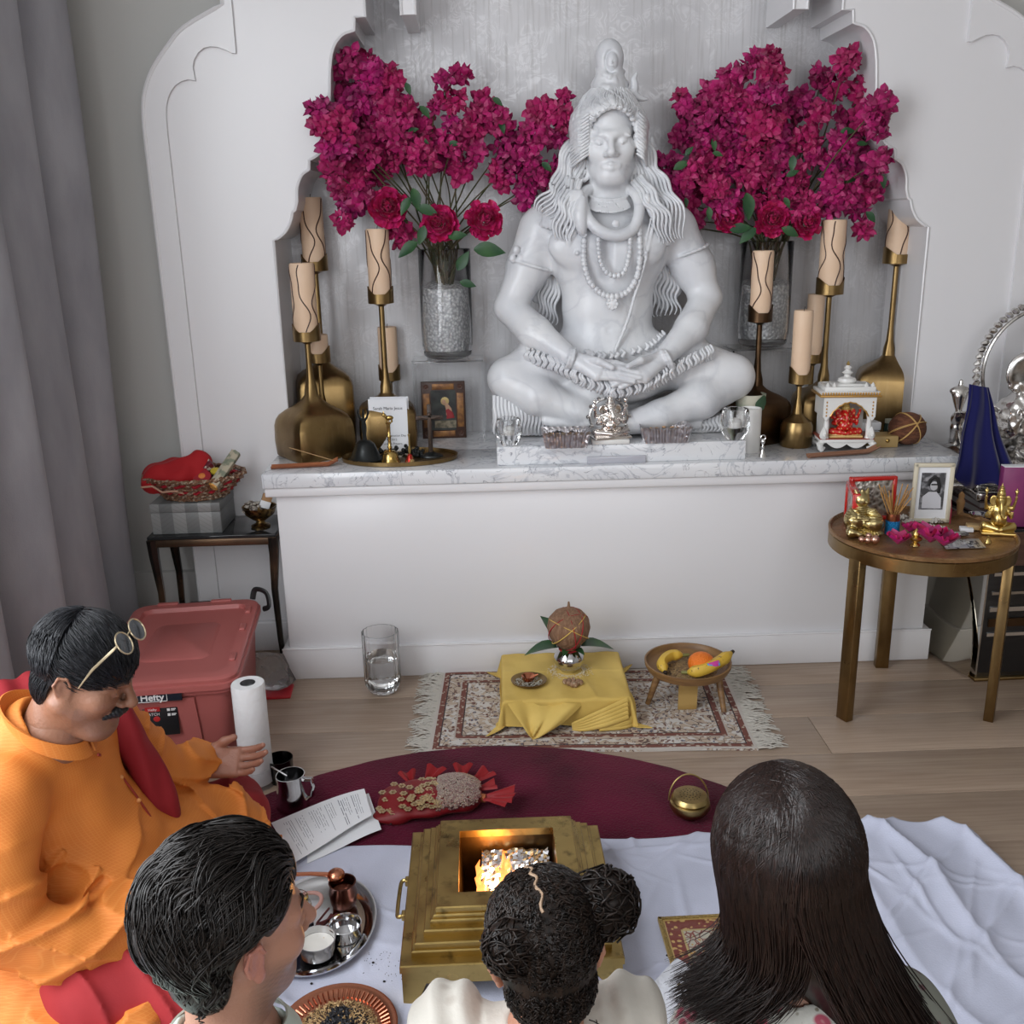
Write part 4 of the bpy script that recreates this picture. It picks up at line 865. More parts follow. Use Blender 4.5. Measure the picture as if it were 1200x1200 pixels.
# icon
t = thing('framed_icon', 'small dark wooden picture with gilt borders and a kneeling haloed figure', 'picture', (-.157, 3.815, ZT), .02)
Hi = zat(520, 447, 3.815)-ZT; Wd = .172; g = G(); g.box((0, 0, Hi/2), (Wd, .014, Hi), bev=.002); obj('panel', g, M('dark_walnut', (.055,.025,.017), .5), t)
gl = M('gilt_border', (.30,.14,.045), .45, .3, noise=(40, (.16,.07,.03), .4, .6))
for (x, z, w_, h_) in ((0, Hi*.915, .085, Hi*.10), (0, Hi*.085, .085, Hi*.10), (-.066, Hi*.5, .026, Hi*.60), (.066, Hi*.5, .026, Hi*.60)): g = G(); g.box((x, -.008, z), (w_, .003, h_), bev=.0008); obj('gilt_strip', g, gl, t)
for sx in (-1, 1):
    for z in (.09, .91): g = G(); g.lathe([(.012,0),(.011,.003),(.006,.002),(.004,.004),(0,.005)], (sx*.066, -.007, Hi*z), 8, (0,-1,0)); obj('corner_rosette', g, M('carved_brown', (.075,.032,.02), .5), t)
g = G(); g.box((0, -.0078, Hi*.5), (.096, .002, Hi*.70)); sc_ = obj('painted_scene', g, M('painting_dark_ground', (.045,.05,.045), .5, noise=(20, (.02,.02,.02), .4, .6)), t)
g = G(); g.ball((.006, -.009, Hi*.66), (.0165, .0008, .0165), 16, 6); obj('halo', g, M('halo_gold', (.45,.34,.14), .4, .3), t)
g = G(); g.ball((.002, -.0105, Hi*.645), (.008, .0015, .010), 10, 6); g.tube([(.010,-.010,Hi*.62),(.020,-.010,Hi*.52),(.022,-.010,Hi*.42)], [.006,.011,.013], 8, flat=.2, upv=(0,1,0)); obj('painted_figure', g, M('painted_skin', (.42,.25,.16), .6), t)
g = G(); g.tube([(.014,-.0115,Hi*.52),(.024,-.0115,Hi*.44),(.026,-.0115,Hi*.36)], [.007,.013,.016], 8, flat=.15, upv=(0,1,0)); obj('red_robe', g, M('painted_red', (.25,.015,.02), .6), t)
g = G(); g.box((.006, -.0095, Hi*.255), (.084, .002, Hi*.13)); obj('stone_ledge', g, M('painted_stone', (.24,.20,.14), .7, noise=(70, (.10,.09,.06), .4, .6)), t)
# incense rests
wood_or = M('orange_wood', (.36,.12,.045), .45, noise=(9, (.26,.08,.03), .4, .6, (1,9,9)))
def rest(label, a, b_, mat, stick=True):
    a = np.array(on(*a)); b_ = np.array(on(*b_)); d = b_-a; L_ = np.linalg.norm(d); rz = math.atan2(d[1], d[0]); t = thing('incense_rest', label, 'incense holder', tuple(a), rz)
    g = G(); g.sheet(lambda u, v: (u*L_, (v-.5)*.030, .004+.010*abs(2*v-1)**2+.016*max(0, u-.86)/.14), 14, 8, thick=.0035); obj('wooden_boat', g, mat, t)
    if stick: s2 = thing('incense_stick', 'thin tan incense stick leaning over the orange wooden rest', 'incense', tuple(a), rz); g = G(); g.tube([(L_*.97, 0, .018), (L_*.28, .03, .068)], .0016, 5); obj('stick', g, M('incense_tan', (.42,.26,.12), .8), s2)
rest('orange wooden incense rest at the left end of the altar edge', (318,550), (396,546), wood_or)
rest('brown wooden incense rest lying before the white shrine', (947,537), (1028,531), M('brown_wood', (.25,.12,.07), .5), False)
# on the plinth
foil = M('crinkled_aluminium_foil', (.62,.60,.62), .28, 1.0, bump=(60, .5, 3)); ash = M('dark_crumbs', (.03,.026,.028), .9, noise=(120, (.09,.08,.08), .5, .6))
def pan(label, x0, x1, by, fill, bits):
    a = on(x0, by, PZ); b_ = on(x1, by, PZ); xc = (a[0]+b_[0])/2; W = (b_[0]-a[0])*.86; D = .10; y0 = a[1]+D/2-.005; h = .058; t = thing('foil_pan', label, 'pan', (xc, y0, PZ+.001))
    def ring(sx, sy, z, am):
        out = []; nn = 96; per = 2*(sx+sy)
        for i in range(nn):
            s_ = i/nn*per
            if s_ < sx: x, y, nx, ny = -sx/2+s_, -sy/2, 0, -1
            elif s_ < sx+sy: x, y, nx, ny = sx/2, -sy/2+s_-sx, 1, 0
            elif s_ < 2*sx+sy: x, y, nx, ny = sx/2-(s_-sx-sy), sy/2, 0, 1
            else: x, y, nx, ny = -sx/2, sy/2-(s_-2*sx-sy), -1, 0
            w_ = am*(1 if (i//2) % 2 else -1); out.append((x+nx*w_, y+ny*w_, z))
        return out
    rings = [ring(W*.84, D*.80, 0, .0035), ring(W*.96, D*.94, h*.85, .0045), ring(W*1.03, D*1.05, h, .0), ring(W*1.0, D*1.0, h*.9, 0), ring(W*.90, D*.88, h*.8, .0025), ring(W*.78, D*.72, .005, .002)]
    g = G(); n = 96; vs = [p for r_ in rings for p in r_]; fs = [(j*n+i, j*n+(i+1) % n, (j+1)*n+(i+1) % n, (j+1)*n+i) for j in range(5) for i in range(n)]; fs += [tuple(range(n-1, -1, -1)), tuple(range(5*n, 6*n))]; g.add(vs, fs); obj('pan_body', g, foil, t, smooth=30)
    g = G(); rr = random.Random(x0)
    for i in range(bits): g.ball((rr.uniform(-.38,.38)*W, rr.uniform(-.36,.36)*D, .030+rr.random()*.014), (rr.uniform(.004,.010), rr.uniform(.003,.008), rr.uniform(.003,.006)), 6, 4)
    obj('contents', g, fill, t, kind='stuff')
pan('foil loaf pan with dark crumbs in front of the left shin of the statue', 632, 697, 527, ash, 90)
pan('foil loaf pan with golden pieces right of the small silver deity', 749, 817, 521, M('golden_rusks', (.50,.26,.10), .7, noise=(50, (.62,.45,.30), .4, .6)), 60)
def votive(label, cx, by, R):
    p = on(cx, by, PZ); t = thing('glass_votive', label, 'candle glass', (p[0], p[1]+R*.8, PZ+.001)); H = R*2.05
    fa = lambda r, z, a: r*(1+.05*abs(math.cos(3*a+z*40))); g = G(); g.lathe([(0,0),(R*.55,0),(R*.95,H*.3),(R,H*.55),(R*.85,H*.95),(R*.80,H),(R*.68,H),(R*.62,H*.6),(R*.5,H*.42),(0,H*.38)], n=24, cap=False, fn=fa); obj('glass_body', g, glass, t, smooth=25)
    g = G(); g.lathe([(0,H*.40),(R*.45,H*.40),(R*.45,H*.56),(0,H*.57)], n=14, cap=False); obj('tealight', g, M('tealight_wax', (.8,.8,.78), .5), t)
votive('round faceted glass votive at the left end of the plinth', 597, 524, .046); votive('round faceted glass votive at the right end of the plinth', 864, 517, .052)
p = on(880, 531); t = thing('cylinder_candle', 'smooth white cylinder candle beside the right glass votive', 'candle', (p[0], p[1]+.038, ZT)); R = .041; H = zat(880, 478, p[1]+.038)-ZT
g = G(); g.lathe([(R,0),(R,H-.002),(R*.97,H),(R*.90,H),(R*.86,H-.008),(0,H-.010)], n=32); obj('wax', g, white_c, t)
t = thing('painted_vase', 'cream vase painted with a green leaf, behind the white cylinder candle', 'vase', (.985, 3.56, ZT)); H = zat(888, 461, 3.56)-ZT
g = G(); g.lathe([(.040,0),(.042,.01),(.047,H*.5),(.055,H*.95),(.056,H),(.051,H),(.044,H*.6),(0,H*.55)], n=32); obj('vase_body', g, M('cream_painted_ceramic', (.55,.52,.42), .35, noise=(14, (.34,.38,.28), .5, .62)), t)
g = G(); 
for (a0, z0, s_) in ((-1.0,.85,1.0),(-1.35,.45,.6),(-.8,.30,.5)):
    rad = .050; pts = []; K = 10
    for i in range(K+1):
        u = i/K; w_ = .026*s_*math.sin(PI*u)**.7
        for q in (-1, 0, 1): a_ = a0+(q*w_+.012*s_*(u-.5))/rad; pts.append(((rad+.0065*z0/.85+.0006)*math.cos(a_), (rad+.0065*z0/.85+.0006)*math.sin(a_), H*z0+(u-.5)*.06*s_))
    g.add(pts, [(i*3+j, i*3+j+1, i*3+j+4, i*3+j+3) for i in range(K) for j in (0,1)])
obj('painted_leaf', g, M('leaf_paint', (.05,.11,.06), .5), t, fix=False)
p = on(894, 537); t = thing('silver_bell', 'thumb-sized silver bell figurine on the marble edge', 'figurine', (p[0], p[1]+.01, ZT))
g = G(); g.lathe([(.013,0),(.014,.003),(.009,.014),(.006,.024),(.004,.03),(.0075,.036),(.004,.042),(.003,.048),(.0075,.054),(.008,.060),(.003,.068),(0,.070)], n=16); obj('bell_body', g, silver, t); g = G(); g.tube([(.0085*math.cos(a), 0, .072+.009*math.sin(a)) for a in np.linspace(0, 2*PI, 12)[:-1]], .002, 5, closed=True); obj('loop', g, silver, t)
p = on(727, 547); t = thing('acrylic_label', 'clear acrylic name strip leaning against the plinth front', 'label strip', (p[0]-.006, 3.322, ZT)); g = G(); g.box((0,0,.013), (.205,.006,.026), bev=.002); obj('strip', g, M('frosted_acrylic', (.62,.62,.68), .15, trans=.35), t)
# deity figurines from one continuous surface
def ganesh_sdf(s, res, ornate=False, objects=True, low=False):
    B = SDF((-.62 if low else -.52,-.36,-.01), (.62 if low else .52,.26,1.06), 1.0/res); bx_, bz_ = (.50, .36) if low else (.37, .66) 
    B.ell((0,0,.05), (.42,.27,.055), .02); B.boxr((0,.0,.03), (.44,.28,.03), .02, .02)
    for q in (-1, 1):
        B.chain([(q*.12,-.05,.15),(q*.36,-.10,.155),(q*.05,-.27,.13)], [.10,.085,.05], .03); B.ell((q*.02,-.28,.12), (.07,.035,.03), .02)
        B.ell((q*.175,-.03,.65), (.095,.022,.115), .015); B.ell((q*.18,-.055,.65), (.07,.015,.085), .01, None, 'cut')
        B.chain([(q*.17,-.01,.48),(q*.30,-.05,.36),(q*.27,-.19,.37)], [.062,.052,.038], .02); B.chain([(q*.15,.03,.51),(q*(bx_-.04),.02,bz_-.16 if not low else .26),(q*bx_,-.04,bz_)], [.055,.045,.032], .02)
        B.ell((q*.27,-.22,.42), (.036,.018,.045), .01); B.ell((q*bx_,-.05,bz_+.05), (.038,.025,.04), .01)
        for k in range(4): B.cap((q*(.245+.017*k),-.225,.44), (q*(.243+.019*k),-.228,.49), .009, .007, .003); B.cap((q*(bx_-.027+.017*k),-.065,bz_+.055), (q*(bx_-.025+.016*k),-.08,bz_+.09), .009, .008, .003)
        B.chain([(q*.06,-.16,.56),(q*.09,-.22,.53)], [.014,.008], .006); B.ell((q*.045,-.165,.655), (.016,.01,.011), .003)
        if objects: B.cap((q*bx_,-.05,bz_+.10), (q*bx_,-.04,bz_+.17), .018, .04, .01); B.ell((q*bx_,-.04,bz_+.20), (.055,.03,.028), .01); B.cap((q*bx_,-.04,bz_+.21), (q*bx_,-.04,bz_+.255), .016, .010, .008)
        for k in range(3): B.chain([(q*(.20+.035*k),-.07-.02*k,.445-.05*k),(q*(.225+.035*k),-.10-.02*k,.43-.045*k)], .012, .008)
    B.ell((0,-.05,.30), (.20,.19,.18), .04); B.ell((0,0,.47), (.17,.12,.12), .05); B.ell((0,-.06,.65), (.115,.115,.12), .04)
    B.chain([(0,-.16,.63),(0,-.215,.54),(.01,-.235,.44),(.06,-.25,.365),(.115,-.25,.355),(.13,-.25,.395)], [.055,.045,.038,.032,.026,.022], .02, n=3)
    B.chain([(0,-.03,.73),(0,-.03,.79),(0,-.02,.90)], [.115,.10,.06], .012); B.cap((0,-.02,.93), (0,-.02,1.01), .04, .008, .012)
    for z_, r_ in ((.735,.125),(.80,.105),(.87,.08),(.93,.05)): B.chain([(r_*math.cos(a), -.03+r_*math.sin(a), z_) for a in np.linspace(0, 2*PI, 17)], .011, .005)
    for rr_, z_ in ((.15,.47),(.17,.42)): B.chain([(rr_*math.sin(a), -.02-rr_*1.05*math.cos(a), z_-.07*math.cos(a)) for a in np.linspace(-1.3, 1.3, 11)], .010, .004)
    if ornate:
        B.disp(lambda X, Y, Z: .0045*np.sin(X*95)*np.sin(Z*95+np.sin(X*40)*2)*((Z > .12) & (np.abs(X) < .34)*(Z < .60) | (Z > .74) & (np.abs(X) < .13)))
    P, Q = B.mesh(); return P*s, Q
def place_mesh(name, PQ, loc, rz, mat, parent, **k):
    P, Q = PQ; R = np.array(Matrix.Rotation(rz, 3, 'Z')); return raw_mesh(name, [(P@R.T+np.array(loc), Q)], mat, parent, **k)
p = on(716, 521, PZ); t = thing('deity_figurine', 'small silver openwork deity on a white slab at the centre of the plinth', 'figurine', (p[0], p[1]+.05, PZ))
g = G(); g.box((0,0,.008), (.130,.10,.016), bev=.002); obj('base_slab', g, white_c, t)
place_mesh('figure', ganesh_sdf(.155, 90), (p[0], p[1]+.045, PZ+.016), .25, M('bright_silver_gilt', (.85,.80,.76), .14, 1.0), t)
g = G(); g.tube([(.066*math.cos(a), .022, .085+.066*math.sin(a)) for a in np.linspace(-.6, PI+.6, 20)], .005, 6)
for k in range(9): a = -.5+k*(PI+1)/8; g.ball((.073*math.cos(a), .02, .085+.073*math.sin(a)), .008, 7, 5)
obj('halo', g, silver, t)
# white shrine
SX, SY = 1.302, 3.46; t = thing('miniature_shrine', 'white and gold miniature temple shrine with arched opening', 'shrine', (SX, SY, ZT), -.10); W = .205; D = .13; Hs = zat(990, 458, SY)-ZT
gt = M('gilt_trim', (.50,.28,.08), .35, .5); redl = M('red_line', (.30,.06,.04), .5)
g = G(); g.box((0,0,.040), (W*.92,D,.014), bev=.003); obj('floor_plate', g, white_c, t)
g = G(); g.box((0,0,.0475), (W*.94,D*1.03,.003), bev=.001); obj('red_edge', g, redl, t)
for sx in (-1,1):
    for sy in (-1,1):
        g = G(); g.tube([(sx*.082,sy*.05,.036),(sx*.094,sy*.058,.028),(sx*.090,sy*.056,.014),(sx*.078,sy*.05,.010),(sx*.082,sy*.054,.006)], [.010,.013,.011,.009,.006], 8); g.ball((sx*.086,sy*.056,.008), .009, 8, 6); obj('scroll_foot', g, white_c, t)
g = G(); n = 20; pts = [(-.072,.034)]+[(-.072+.144*i/n, .034-.016*abs(math.sin(2*PI*i/n))-.006*math.sin(PI*i/n)) for i in range(n+1)]+[(.072,.034)]; g.prism([pts[0]]+pts[1:-1][::1]+[pts[-1]], -.062, -.055, lambda a, b, c: (a, c, b)); obj('apron', g, white_c, t)
g = G(); g.box((0,.058,.14), (W*.80,.008,.19)); g.box((-.078,.0,.14), (.006,.11,.19)); obj('back_wall', g, white_c, t)
for sx in (-1,1): g = G(); g.lathe([(.012,0),(.009,.012),(.010,.05),(.008,.07),(.011,.085),(.013,.10)], (sx*.074,-.052,.048), 10); obj('column', g, white_c, t)
for sx in (-1,1): g = G(); g.lathe([(.010,0),(.015,.010),(.013,.02),(.009,.03),(.004,.04),(0,.045)], (sx*.083,-.060,.048), 6); g.ball((sx*.083,-.074,.062), .006, 8, 5); obj('lotus_post', g, white_c, t)
m_ = 14; top = Hs-.012; arch = [(.088,top),(-.088,top),(-.088,top-.075),(-.080,top-.085),(-.072,top-.075)]+[(-.066+.132*i/m_, top-.066+.048*math.sin(PI*i/m_)**.8+.003*abs(math.sin(i*PI/2))) for i in range(m_+1)]+[(.072,top-.075),(.080,top-.085),(.088,top-.075)]
g = G(); g.prism(arch, -.066, -.056, lambda a, b, c: (a, c, b)); obj('arch_panel', g, white_c, t)
g = G(); g.tube([(-.066+.132*i/m_, -.067, top-.068+.048*math.sin(PI*i/m_)**.8+.003*abs(math.sin(i*PI/2))) for i in range(m_+1)], .0028, 6); obj('arch_gilt_edge', g, gt, t)
g = G(); 
for sx in (-1,1):
    for k in range(5): g.ball((sx*.080,-.0665,top-.018-.012*k), (.003,.0015,.004), 6, 4)
obj('floral_relief', g, gt, t, kind='stuff')
g = G(); g.box((-.088,0,top-.035), (.006,.13,.075)); g.box((.088,0,top-.035), (.006,.13,.075)); obj('side_panel', g, white_c, t)
g = G(); g.box((0,0,Hs-.008), (W*1.04,D*1.14,.008), bev=.002); obj('cornice', g, gt, t)
g = G()
for k in range(22): g.box((-.098+.0093*k,-.071,Hs+.001), (.005,.006,.010), bev=.001)
obj('gilt_teeth', g, gt, t); g = G(); g.box((0,0,Hs+.002), (W*.99,D*1.06,.012), bev=.002); obj('frieze', g, white_c, t)
g = G(); g.box((0,0,Hs+.015), (W*.86,D*.9,.016), bev=.003); g.box((0,0,Hs+.026), (W*.55,D*.6,.008), bev=.003); g.lathe([(.026,.028),(.033,.036),(.030,.046),(.012,.052),(.010,.058),(.020,.066),(.011,.072),(.009,.077),(.014,.083),(.008,.089),(.004,.093)], (0,0,Hs), 18); obj('roof', g, white_c, t)
g = G(); g.lathe([(.005,.092),(.007,.097),(.003,.104),(0,.108)], (0,0,Hs), 10); obj('gold_finial', g, gold, t)
for sx in (-1,1):
    for x in (.078,.055): g = G(); g.lathe([(.006,0),(.008,.006),(.004,.012),(0,.017)], (sx*x,-.05,Hs+.022), 8); obj('roof_knob', g, white_c, t)
t = thing('deity_figurine', 'glossy red elephant-headed figurine with gold crown inside the white shrine', 'figurine', (SX, SY-.01, ZT+.049)); P, Q = ganesh_sdf(.135, 90, objects=False)
def redcol(P_):
    z = (P_[:, 2]-ZT-.049)/.135; c_ = np.tile([.52,.015,.01], (len(P_), 1)); c_[z > .73] = (.62,.42,.12); c_[z < .075] = (.60,.40,.14); k_ = (np.sin(P_[:, 0]*330)*np.sin(P_[:, 2]*300) > .72); c_[k_] = (.62,.38,.14); return c_
place_mesh('figure', (P, Q), (SX-.003, SY-.015, ZT+.049), -.1, M('red_enamel', (.5,.02,.02), .18, vcol='tint', coat=.5), t, colfn=redcol)
# boxes and coconut behind the shrine
t = thing('white_box_pair', 'two stacked flat white boxes behind the shrine on the wooden box', 'boxes', (1.44, 3.60, ZT)); 
g = G(); g.box((0,0,.018), (.085,.07,.036), bev=.003); g.box((-.002,.0,.0545), (.09,.075,.030), rz=.1, bev=.003); obj('box_body', g, paper, t)
t = thing('wooden_box', 'small blond wooden box with a brass catch, between shrine and coconut', 'box', (1.452, 3.49, ZT)); g = G(); g.box((0,0,.021), (.105,.085,.042), bev=.003); obj('box_body', g, M('blond_wood', (.40,.27,.11), .45), t); g = G(); g.ball((.012,-.044,.026), (.008,.004,.007), 8, 6); obj('catch', g, brass, t)
t = thing('small_jar', 'little dark jar with pale lid behind the coconut', 'jar', (1.53, 3.60, ZT)); g = G(); g.lathe([(.018,0),(.02,.01),(.02,.05),(.015,.06)], n=16); obj('jar_body', g, M('dark_green_glass', (.02,.04,.03), .1), t); g = G(); g.lathe([(.017,.06),(.018,.062),(.018,.074),(0,.076)], n=16); obj('lid', g, M('pale_lid', (.35,.36,.30), .5), t)
coco_m = M('coconut_husk', (.20,.075,.035), .85, noise=(30, (.10,.035,.018), .35, .65, (1,1,4)), bump=(70, 1.0, 4, (1,1,6))); thread_g = M('gold_thread', (.50,.30,.10), .6)
t = thing('coconut', 'brown coconut wrapped in gold thread at the right end of the altar', 'coconut', (1.553, 3.495, ZT+.060)); g = G(); g.ball((0,0,0), (.067,.063,.060), 28, 18); obj('husk', g, coco_m, t)
g = G()
for (ax, n_) in (((1,.3,.4), 2),((-.3,.5,1), 2),((.9,-.2,-.7), 2)):
    for k in range(n_):
        u, v, d = frame(V3(*ax)+V3(.05,.04,-.03)*k); g.tube([V3(.069,.065,.062)*(u*math.cos(a)+v*math.sin(a)) for a in np.linspace(0, 2*PI, 36)[:-1]], .0016, 5, closed=True)
obj('thread', g, thread_g, t)
# ================================================================== round brass table and what stands on it
TX, TY, TZ, TR_ = 1.412, 3.0, .600, .287
tb = thing('round_table', 'round brass side table on slim square legs at the right', 'table', (TX, TY, 0))
g = G(); g.lathe([(TR_-.012,-.046),(TR_,-.046),(TR_,-.006),(TR_-.002,-.004),(TR_-.012,-.004),(TR_-.012,-.046)], (0,0,TZ), 64, cap=False); obj('rim', g, brass_old, tb)
g = G(); g.lathe([(0,-.022),(TR_-.012,-.022),(TR_-.012,-.006),(TR_+.001,-.001),(TR_+.002,.010),(TR_-.004,.012),(TR_-.010,.002),(0,.0)], (0,0,TZ), 64, cap=False); obj('table_top', g, M('embossed_copper_brown_top', (.34,.19,.085), .38, .6, noise=(16, (.22,.12,.05), .4, .6), bump=(90, .4, 2)), tb)
for (x, y) in ((1.165,2.885),(1.437,3.262),(1.632,2.850)):
    rz = math.atan2(y-TY, x-TX); g = G(); g.box((x-TX, y-TY, (TZ-.04)/2), (.030,.046,TZ-.04), rz=rz, bev=.002); obj('leg', g, brass_old, tb)
TT = TZ+.003
def ont(px, py): return on(px, py, TT)
rl = M('red_lacquer', (.48,.012,.008), .25, coat=.4); emb = NT('embossed_silver_relief', .35, .7); v0 = emb.obj(); e = emb.voro(v0, 70, 'F1'); emb.color(emb.mix(emb.ramp(e, .2, .6), (.16,.14,.12), (.50,.46,.42))).bump(e, .8, .004)
p = ont(990, 612); q = ont(1062, 606); t = thing('red_hinged_frame', 'open red hinged frame with silver relief standing at the back left of the round table', 'frame', (1.235, 3.085, TT))
for nm, (a, b_, hh) in (('back_panel', ((1.225,3.155),(1.385,3.165),.150)), ('side_panel', ((1.185,2.985),(1.222,3.150),.140))):
    a = V3(*a, 0); b_ = V3(*b_, 0); d = b_-a; L_ = np.linalg.norm(d); rz = math.atan2(d[1], d[0]); c_ = (a+b_)/2-V3(1.235,3.085,0)
    g = G(); g.box((c_[0], c_[1], hh/2), (L_, .012, hh), rz=rz, bev=.002); obj(nm, g, emb.m, t)
    R_ = np.array(Matrix.Rotation(rz, 3, 'Z'))
    for (x, z, w_, h_) in ((0,.006,L_,.014),(0,hh-.006,L_,.014),(-L_/2+.006,hh/2,.014,hh),(L_/2-.006,hh/2,.014,hh)):
        g = G(); o_ = R_@V3(x, 0, 0); g.box((c_[0]+o_[0], c_[1]+o_[1], z), (w_,.024,h_), rz=rz, bev=.003); obj('red_rail', g, rl, t)
# golden figure with round drum
p = ont(1020, 630); B = SDF((-.08,-.08,0), (.08,.07,.165), .0017)
B.ell((.018,-.01,.008), (.040,.034,.010), .006); B.ell((.020,-.015,.042), (.036,.034,.033), .004); B.chain([(-.025,.01,.02),(-.030,.01,.05),(-.018,.008,.085)], [.028,.030,.026], .012); B.ell((-.016,.0,.118), (.026,.024,.024), .008)
B.chain([(-.032,0,.134),(-.040,0,.152)], [.010,.003], .004); B.chain([(-.002,0,.136),(.004,0,.154)], [.010,.003], .004); B.cap((-.016,0,.135), (-.016,0,.148), .012, .005, .004)
B.chain([(0,0,.085),(.02,-.015,.080),(.034,-.028,.066)], [.012,.010,.008], .005); B.chain([(-.04,0,.085),(-.035,-.03,.07),(-.010,-.040,.062)], [.012,.010,.008], .005); B.chain([(-.035,0,.02),(-.055,-.025,.018),(-.03,-.04,.014)], [.018,.015,.008], .008)
B.ell((-.008,-.021,.115), (.006,.006,.004), .003); B.disp(lambda X, Y, Z: .0012*np.sin(Z*900)*(Z > .055)*(Z < .10)+.0014*np.sin(np.arctan2(Y+.01, X-.018)*18)*(Z < .016))
t = thing('golden_figurine', 'golden eared figurine embracing a round drum at the left of the round table', 'figurine', (p[0]-.01, p[1]+.035, TT)); P, Q = B.mesh(); place_mesh('figure', (P, Q), (p[0]-.01, p[1]+.035, TT), .1, M('satin_pale_gold', (.52,.42,.20), .28, 1.0), t)
t = thing('copper_lump', 'knobbly rose copper piece beside the golden figurine', 'ornament', (1.20, 2.905, TT)); g = G()
for (x, y, z, r) in ((0,0,.012,.013),(.02,-.005,.014,.015),(-.018,.006,.012,.011),(.006,.012,.022,.010)): g.ball((x,y,z), r, 10, 7)
obj('lumps', g, M('rose_copper', (.60,.36,.28), .3, 1.0), t)
# incense cup and sticks
p = ont(1048, 628); IC = (p[0], p[1]+.022); t = thing('incense_cup', 'copper cup in a blue glittered sleeve holding incense sticks', 'cup', (*IC, TT)); g = G(); g.lathe([(.019,0),(.0225,.001),(.0225,.046),(.0205,.047)], n=24); obj('blue_sleeve', g, M('blue_glitter', (.01,.20,.48), .4, .3, bump=(260, 1.0)), t)
g = G(); g.lathe([(.0195,.04),(.0215,.048),(.021,.070),(.0185,.070),(.018,.05),(0,.045)], n=24); obj('cup_body', g, M('copper', (.50,.20,.12), .3, 1.0), t)
g = G(); rr = random.Random(11); stk = M('incense_sticks_tan', (.42,.22,.07), .8)
stn = None
for i in range(22):
    a = rr.random()*6.28; r0 = .012*rr.random(); a2 = rr.random()*6.28; sp_ = .018+.045*rr.random(); hgt = .115+.055*rr.random()
    s_ = thing('incense_stick', 'tan incense stick fanned out in the blue copper cup', 'incense', (*IC, TT), 0, 'incense sticks in the blue cup')
    g = G(); p0 = V3(r0*math.cos(a), r0*math.sin(a), .048); p1 = V3(sp_*math.cos(a2), sp_*.6*math.sin(a2), hgt); g.tube([p0, p0+(p1-p0)*.35, p0+(p1-p0)*.36, p1], [.0011,.0011,.0021,.0019], 5); obj('stick', g, stk, s_)
# photo frame
def lp(px, py, Y): return at(px, py, y=Y)
FYY = 3.11; a = lp(1070, 597, FYY); b_ = lp(1110, 597, FYY); Wf = b_[0]-a[0]+.012; Hf = lp(1090, 543, FYY)[2]-TT
t = thing('photo_frame', 'cream photo frame with a black and white portrait on the round table', 'picture frame', ((a[0]+b_[0])/2, FYY, TT), -.12); crm = M('cream_frame', (.62,.56,.43), .5)
g = G()
for (x, z, w_, h_) in ((0,.006,Wf,.013),(0,Hf-.006,Wf,.013),(-Wf/2+.006,Hf/2,.013,Hf),(Wf/2-.006,Hf/2,.013,Hf)): g.box((x,0,z), (w_,.014,h_), bev=.002)
obj('frame_rail', g, crm, t); g = G(); g.box((0,.002,Hf/2), (Wf-.02,.004,Hf-.02)); obj('mat_board', g, paper, t); g = G(); g.box((0,-.001,Hf*.53), (Wf*.60,.003,Hf*.62)); obj('photo_ground', g, M('photo_dark', (.06,.06,.065), .4, noise=(50, (.30,.30,.32), .5, .65)), t)
ws = M('photo_light', (.60,.60,.64), .5); g = G(); g.ball((.004,-.0025,Hf*.62), (.0125,.001,.016), 14, 6); obj('portrait_face', g, M('photo_face', (.50,.50,.52), .5), t)
g = G(); g.prism([(-.030,Hf*.24),(.032,Hf*.24),(.030,Hf*.42),(.014,Hf*.52),(-.012,Hf*.52),(-.030,Hf*.44)], -.0035, -.0026, lambda a, b, c: (a, c, b)); obj('portrait_shirt', g, ws, t)
g = G(); g.tube([(.020,-.003,Hf*.50),(.021,-.003,Hf*.62),(.014,-.003,Hf*.74),(.002,-.003,Hf*.77),(-.010,-.003,Hf*.72),(-.013,-.003,Hf*.62)], [.005,.006,.006,.007,.006,.004], 8, flat=.2, upv=(0,1,0)); g.box((.004,-.0038,Hf*.645), (.020,.0008,.005)); obj('portrait_hair', g, M('photo_black', (.012,.012,.013), .5), t)
# finial, sticks, bits
def small(name, label, cat, px, py, dy=0): p = ont(px, py); return thing(name, label, cat, (p[0], p[1]+dy, TT)), p
t, p = small('capped_bottle', 'silver bottle with a bronze cap in front of the photo frame', 'bottle', 1082, 603, .0); g = G(); g.lathe([(.012,0),(.016,.006),(.0165,.03),(.013,.042)], n=18); obj('bottle_body', g, silver, t); g = G(); g.lathe([(.008,.040),(.015,.044),(.018,.052),(.014,.062),(0,.066)], n=18); obj('cap', g, brass_dark, t)
t, p = small('incense_stick', 'single dark red incense stick upright right of the photo frame', 'incense', 1113, 614); g = G(); g.tube([(0,0,0),(0,0,.052),(0,0,.053),(-.004,0,.085)], [.0024,.0024,.001,.001], 6); obj('stick', g, M('dark_red_stick', (.22,.01,.03), .6), t)
t, p = small('carved_figure', 'small carved sandalwood standing figure at the back of the round table', 'figurine', 1126, 603, .01); g = G(); g.lathe([(.013,0),(.014,.005),(.010,.012),(.012,.03),(.014,.045),(.009,.055),(.010,.066),(.007,.075),(0,.08)], n=14, fn=lambda r, z, a: r*(1+.14*math.sin(5*a+z*160))); obj('figure', g, M('sandalwood', (.36,.20,.08), .6), t)
shell = M('off_white_shell', (.56,.53,.48), .45, noise=(60, (.18,.15,.12), .5, .6)); rr = random.Random(8)
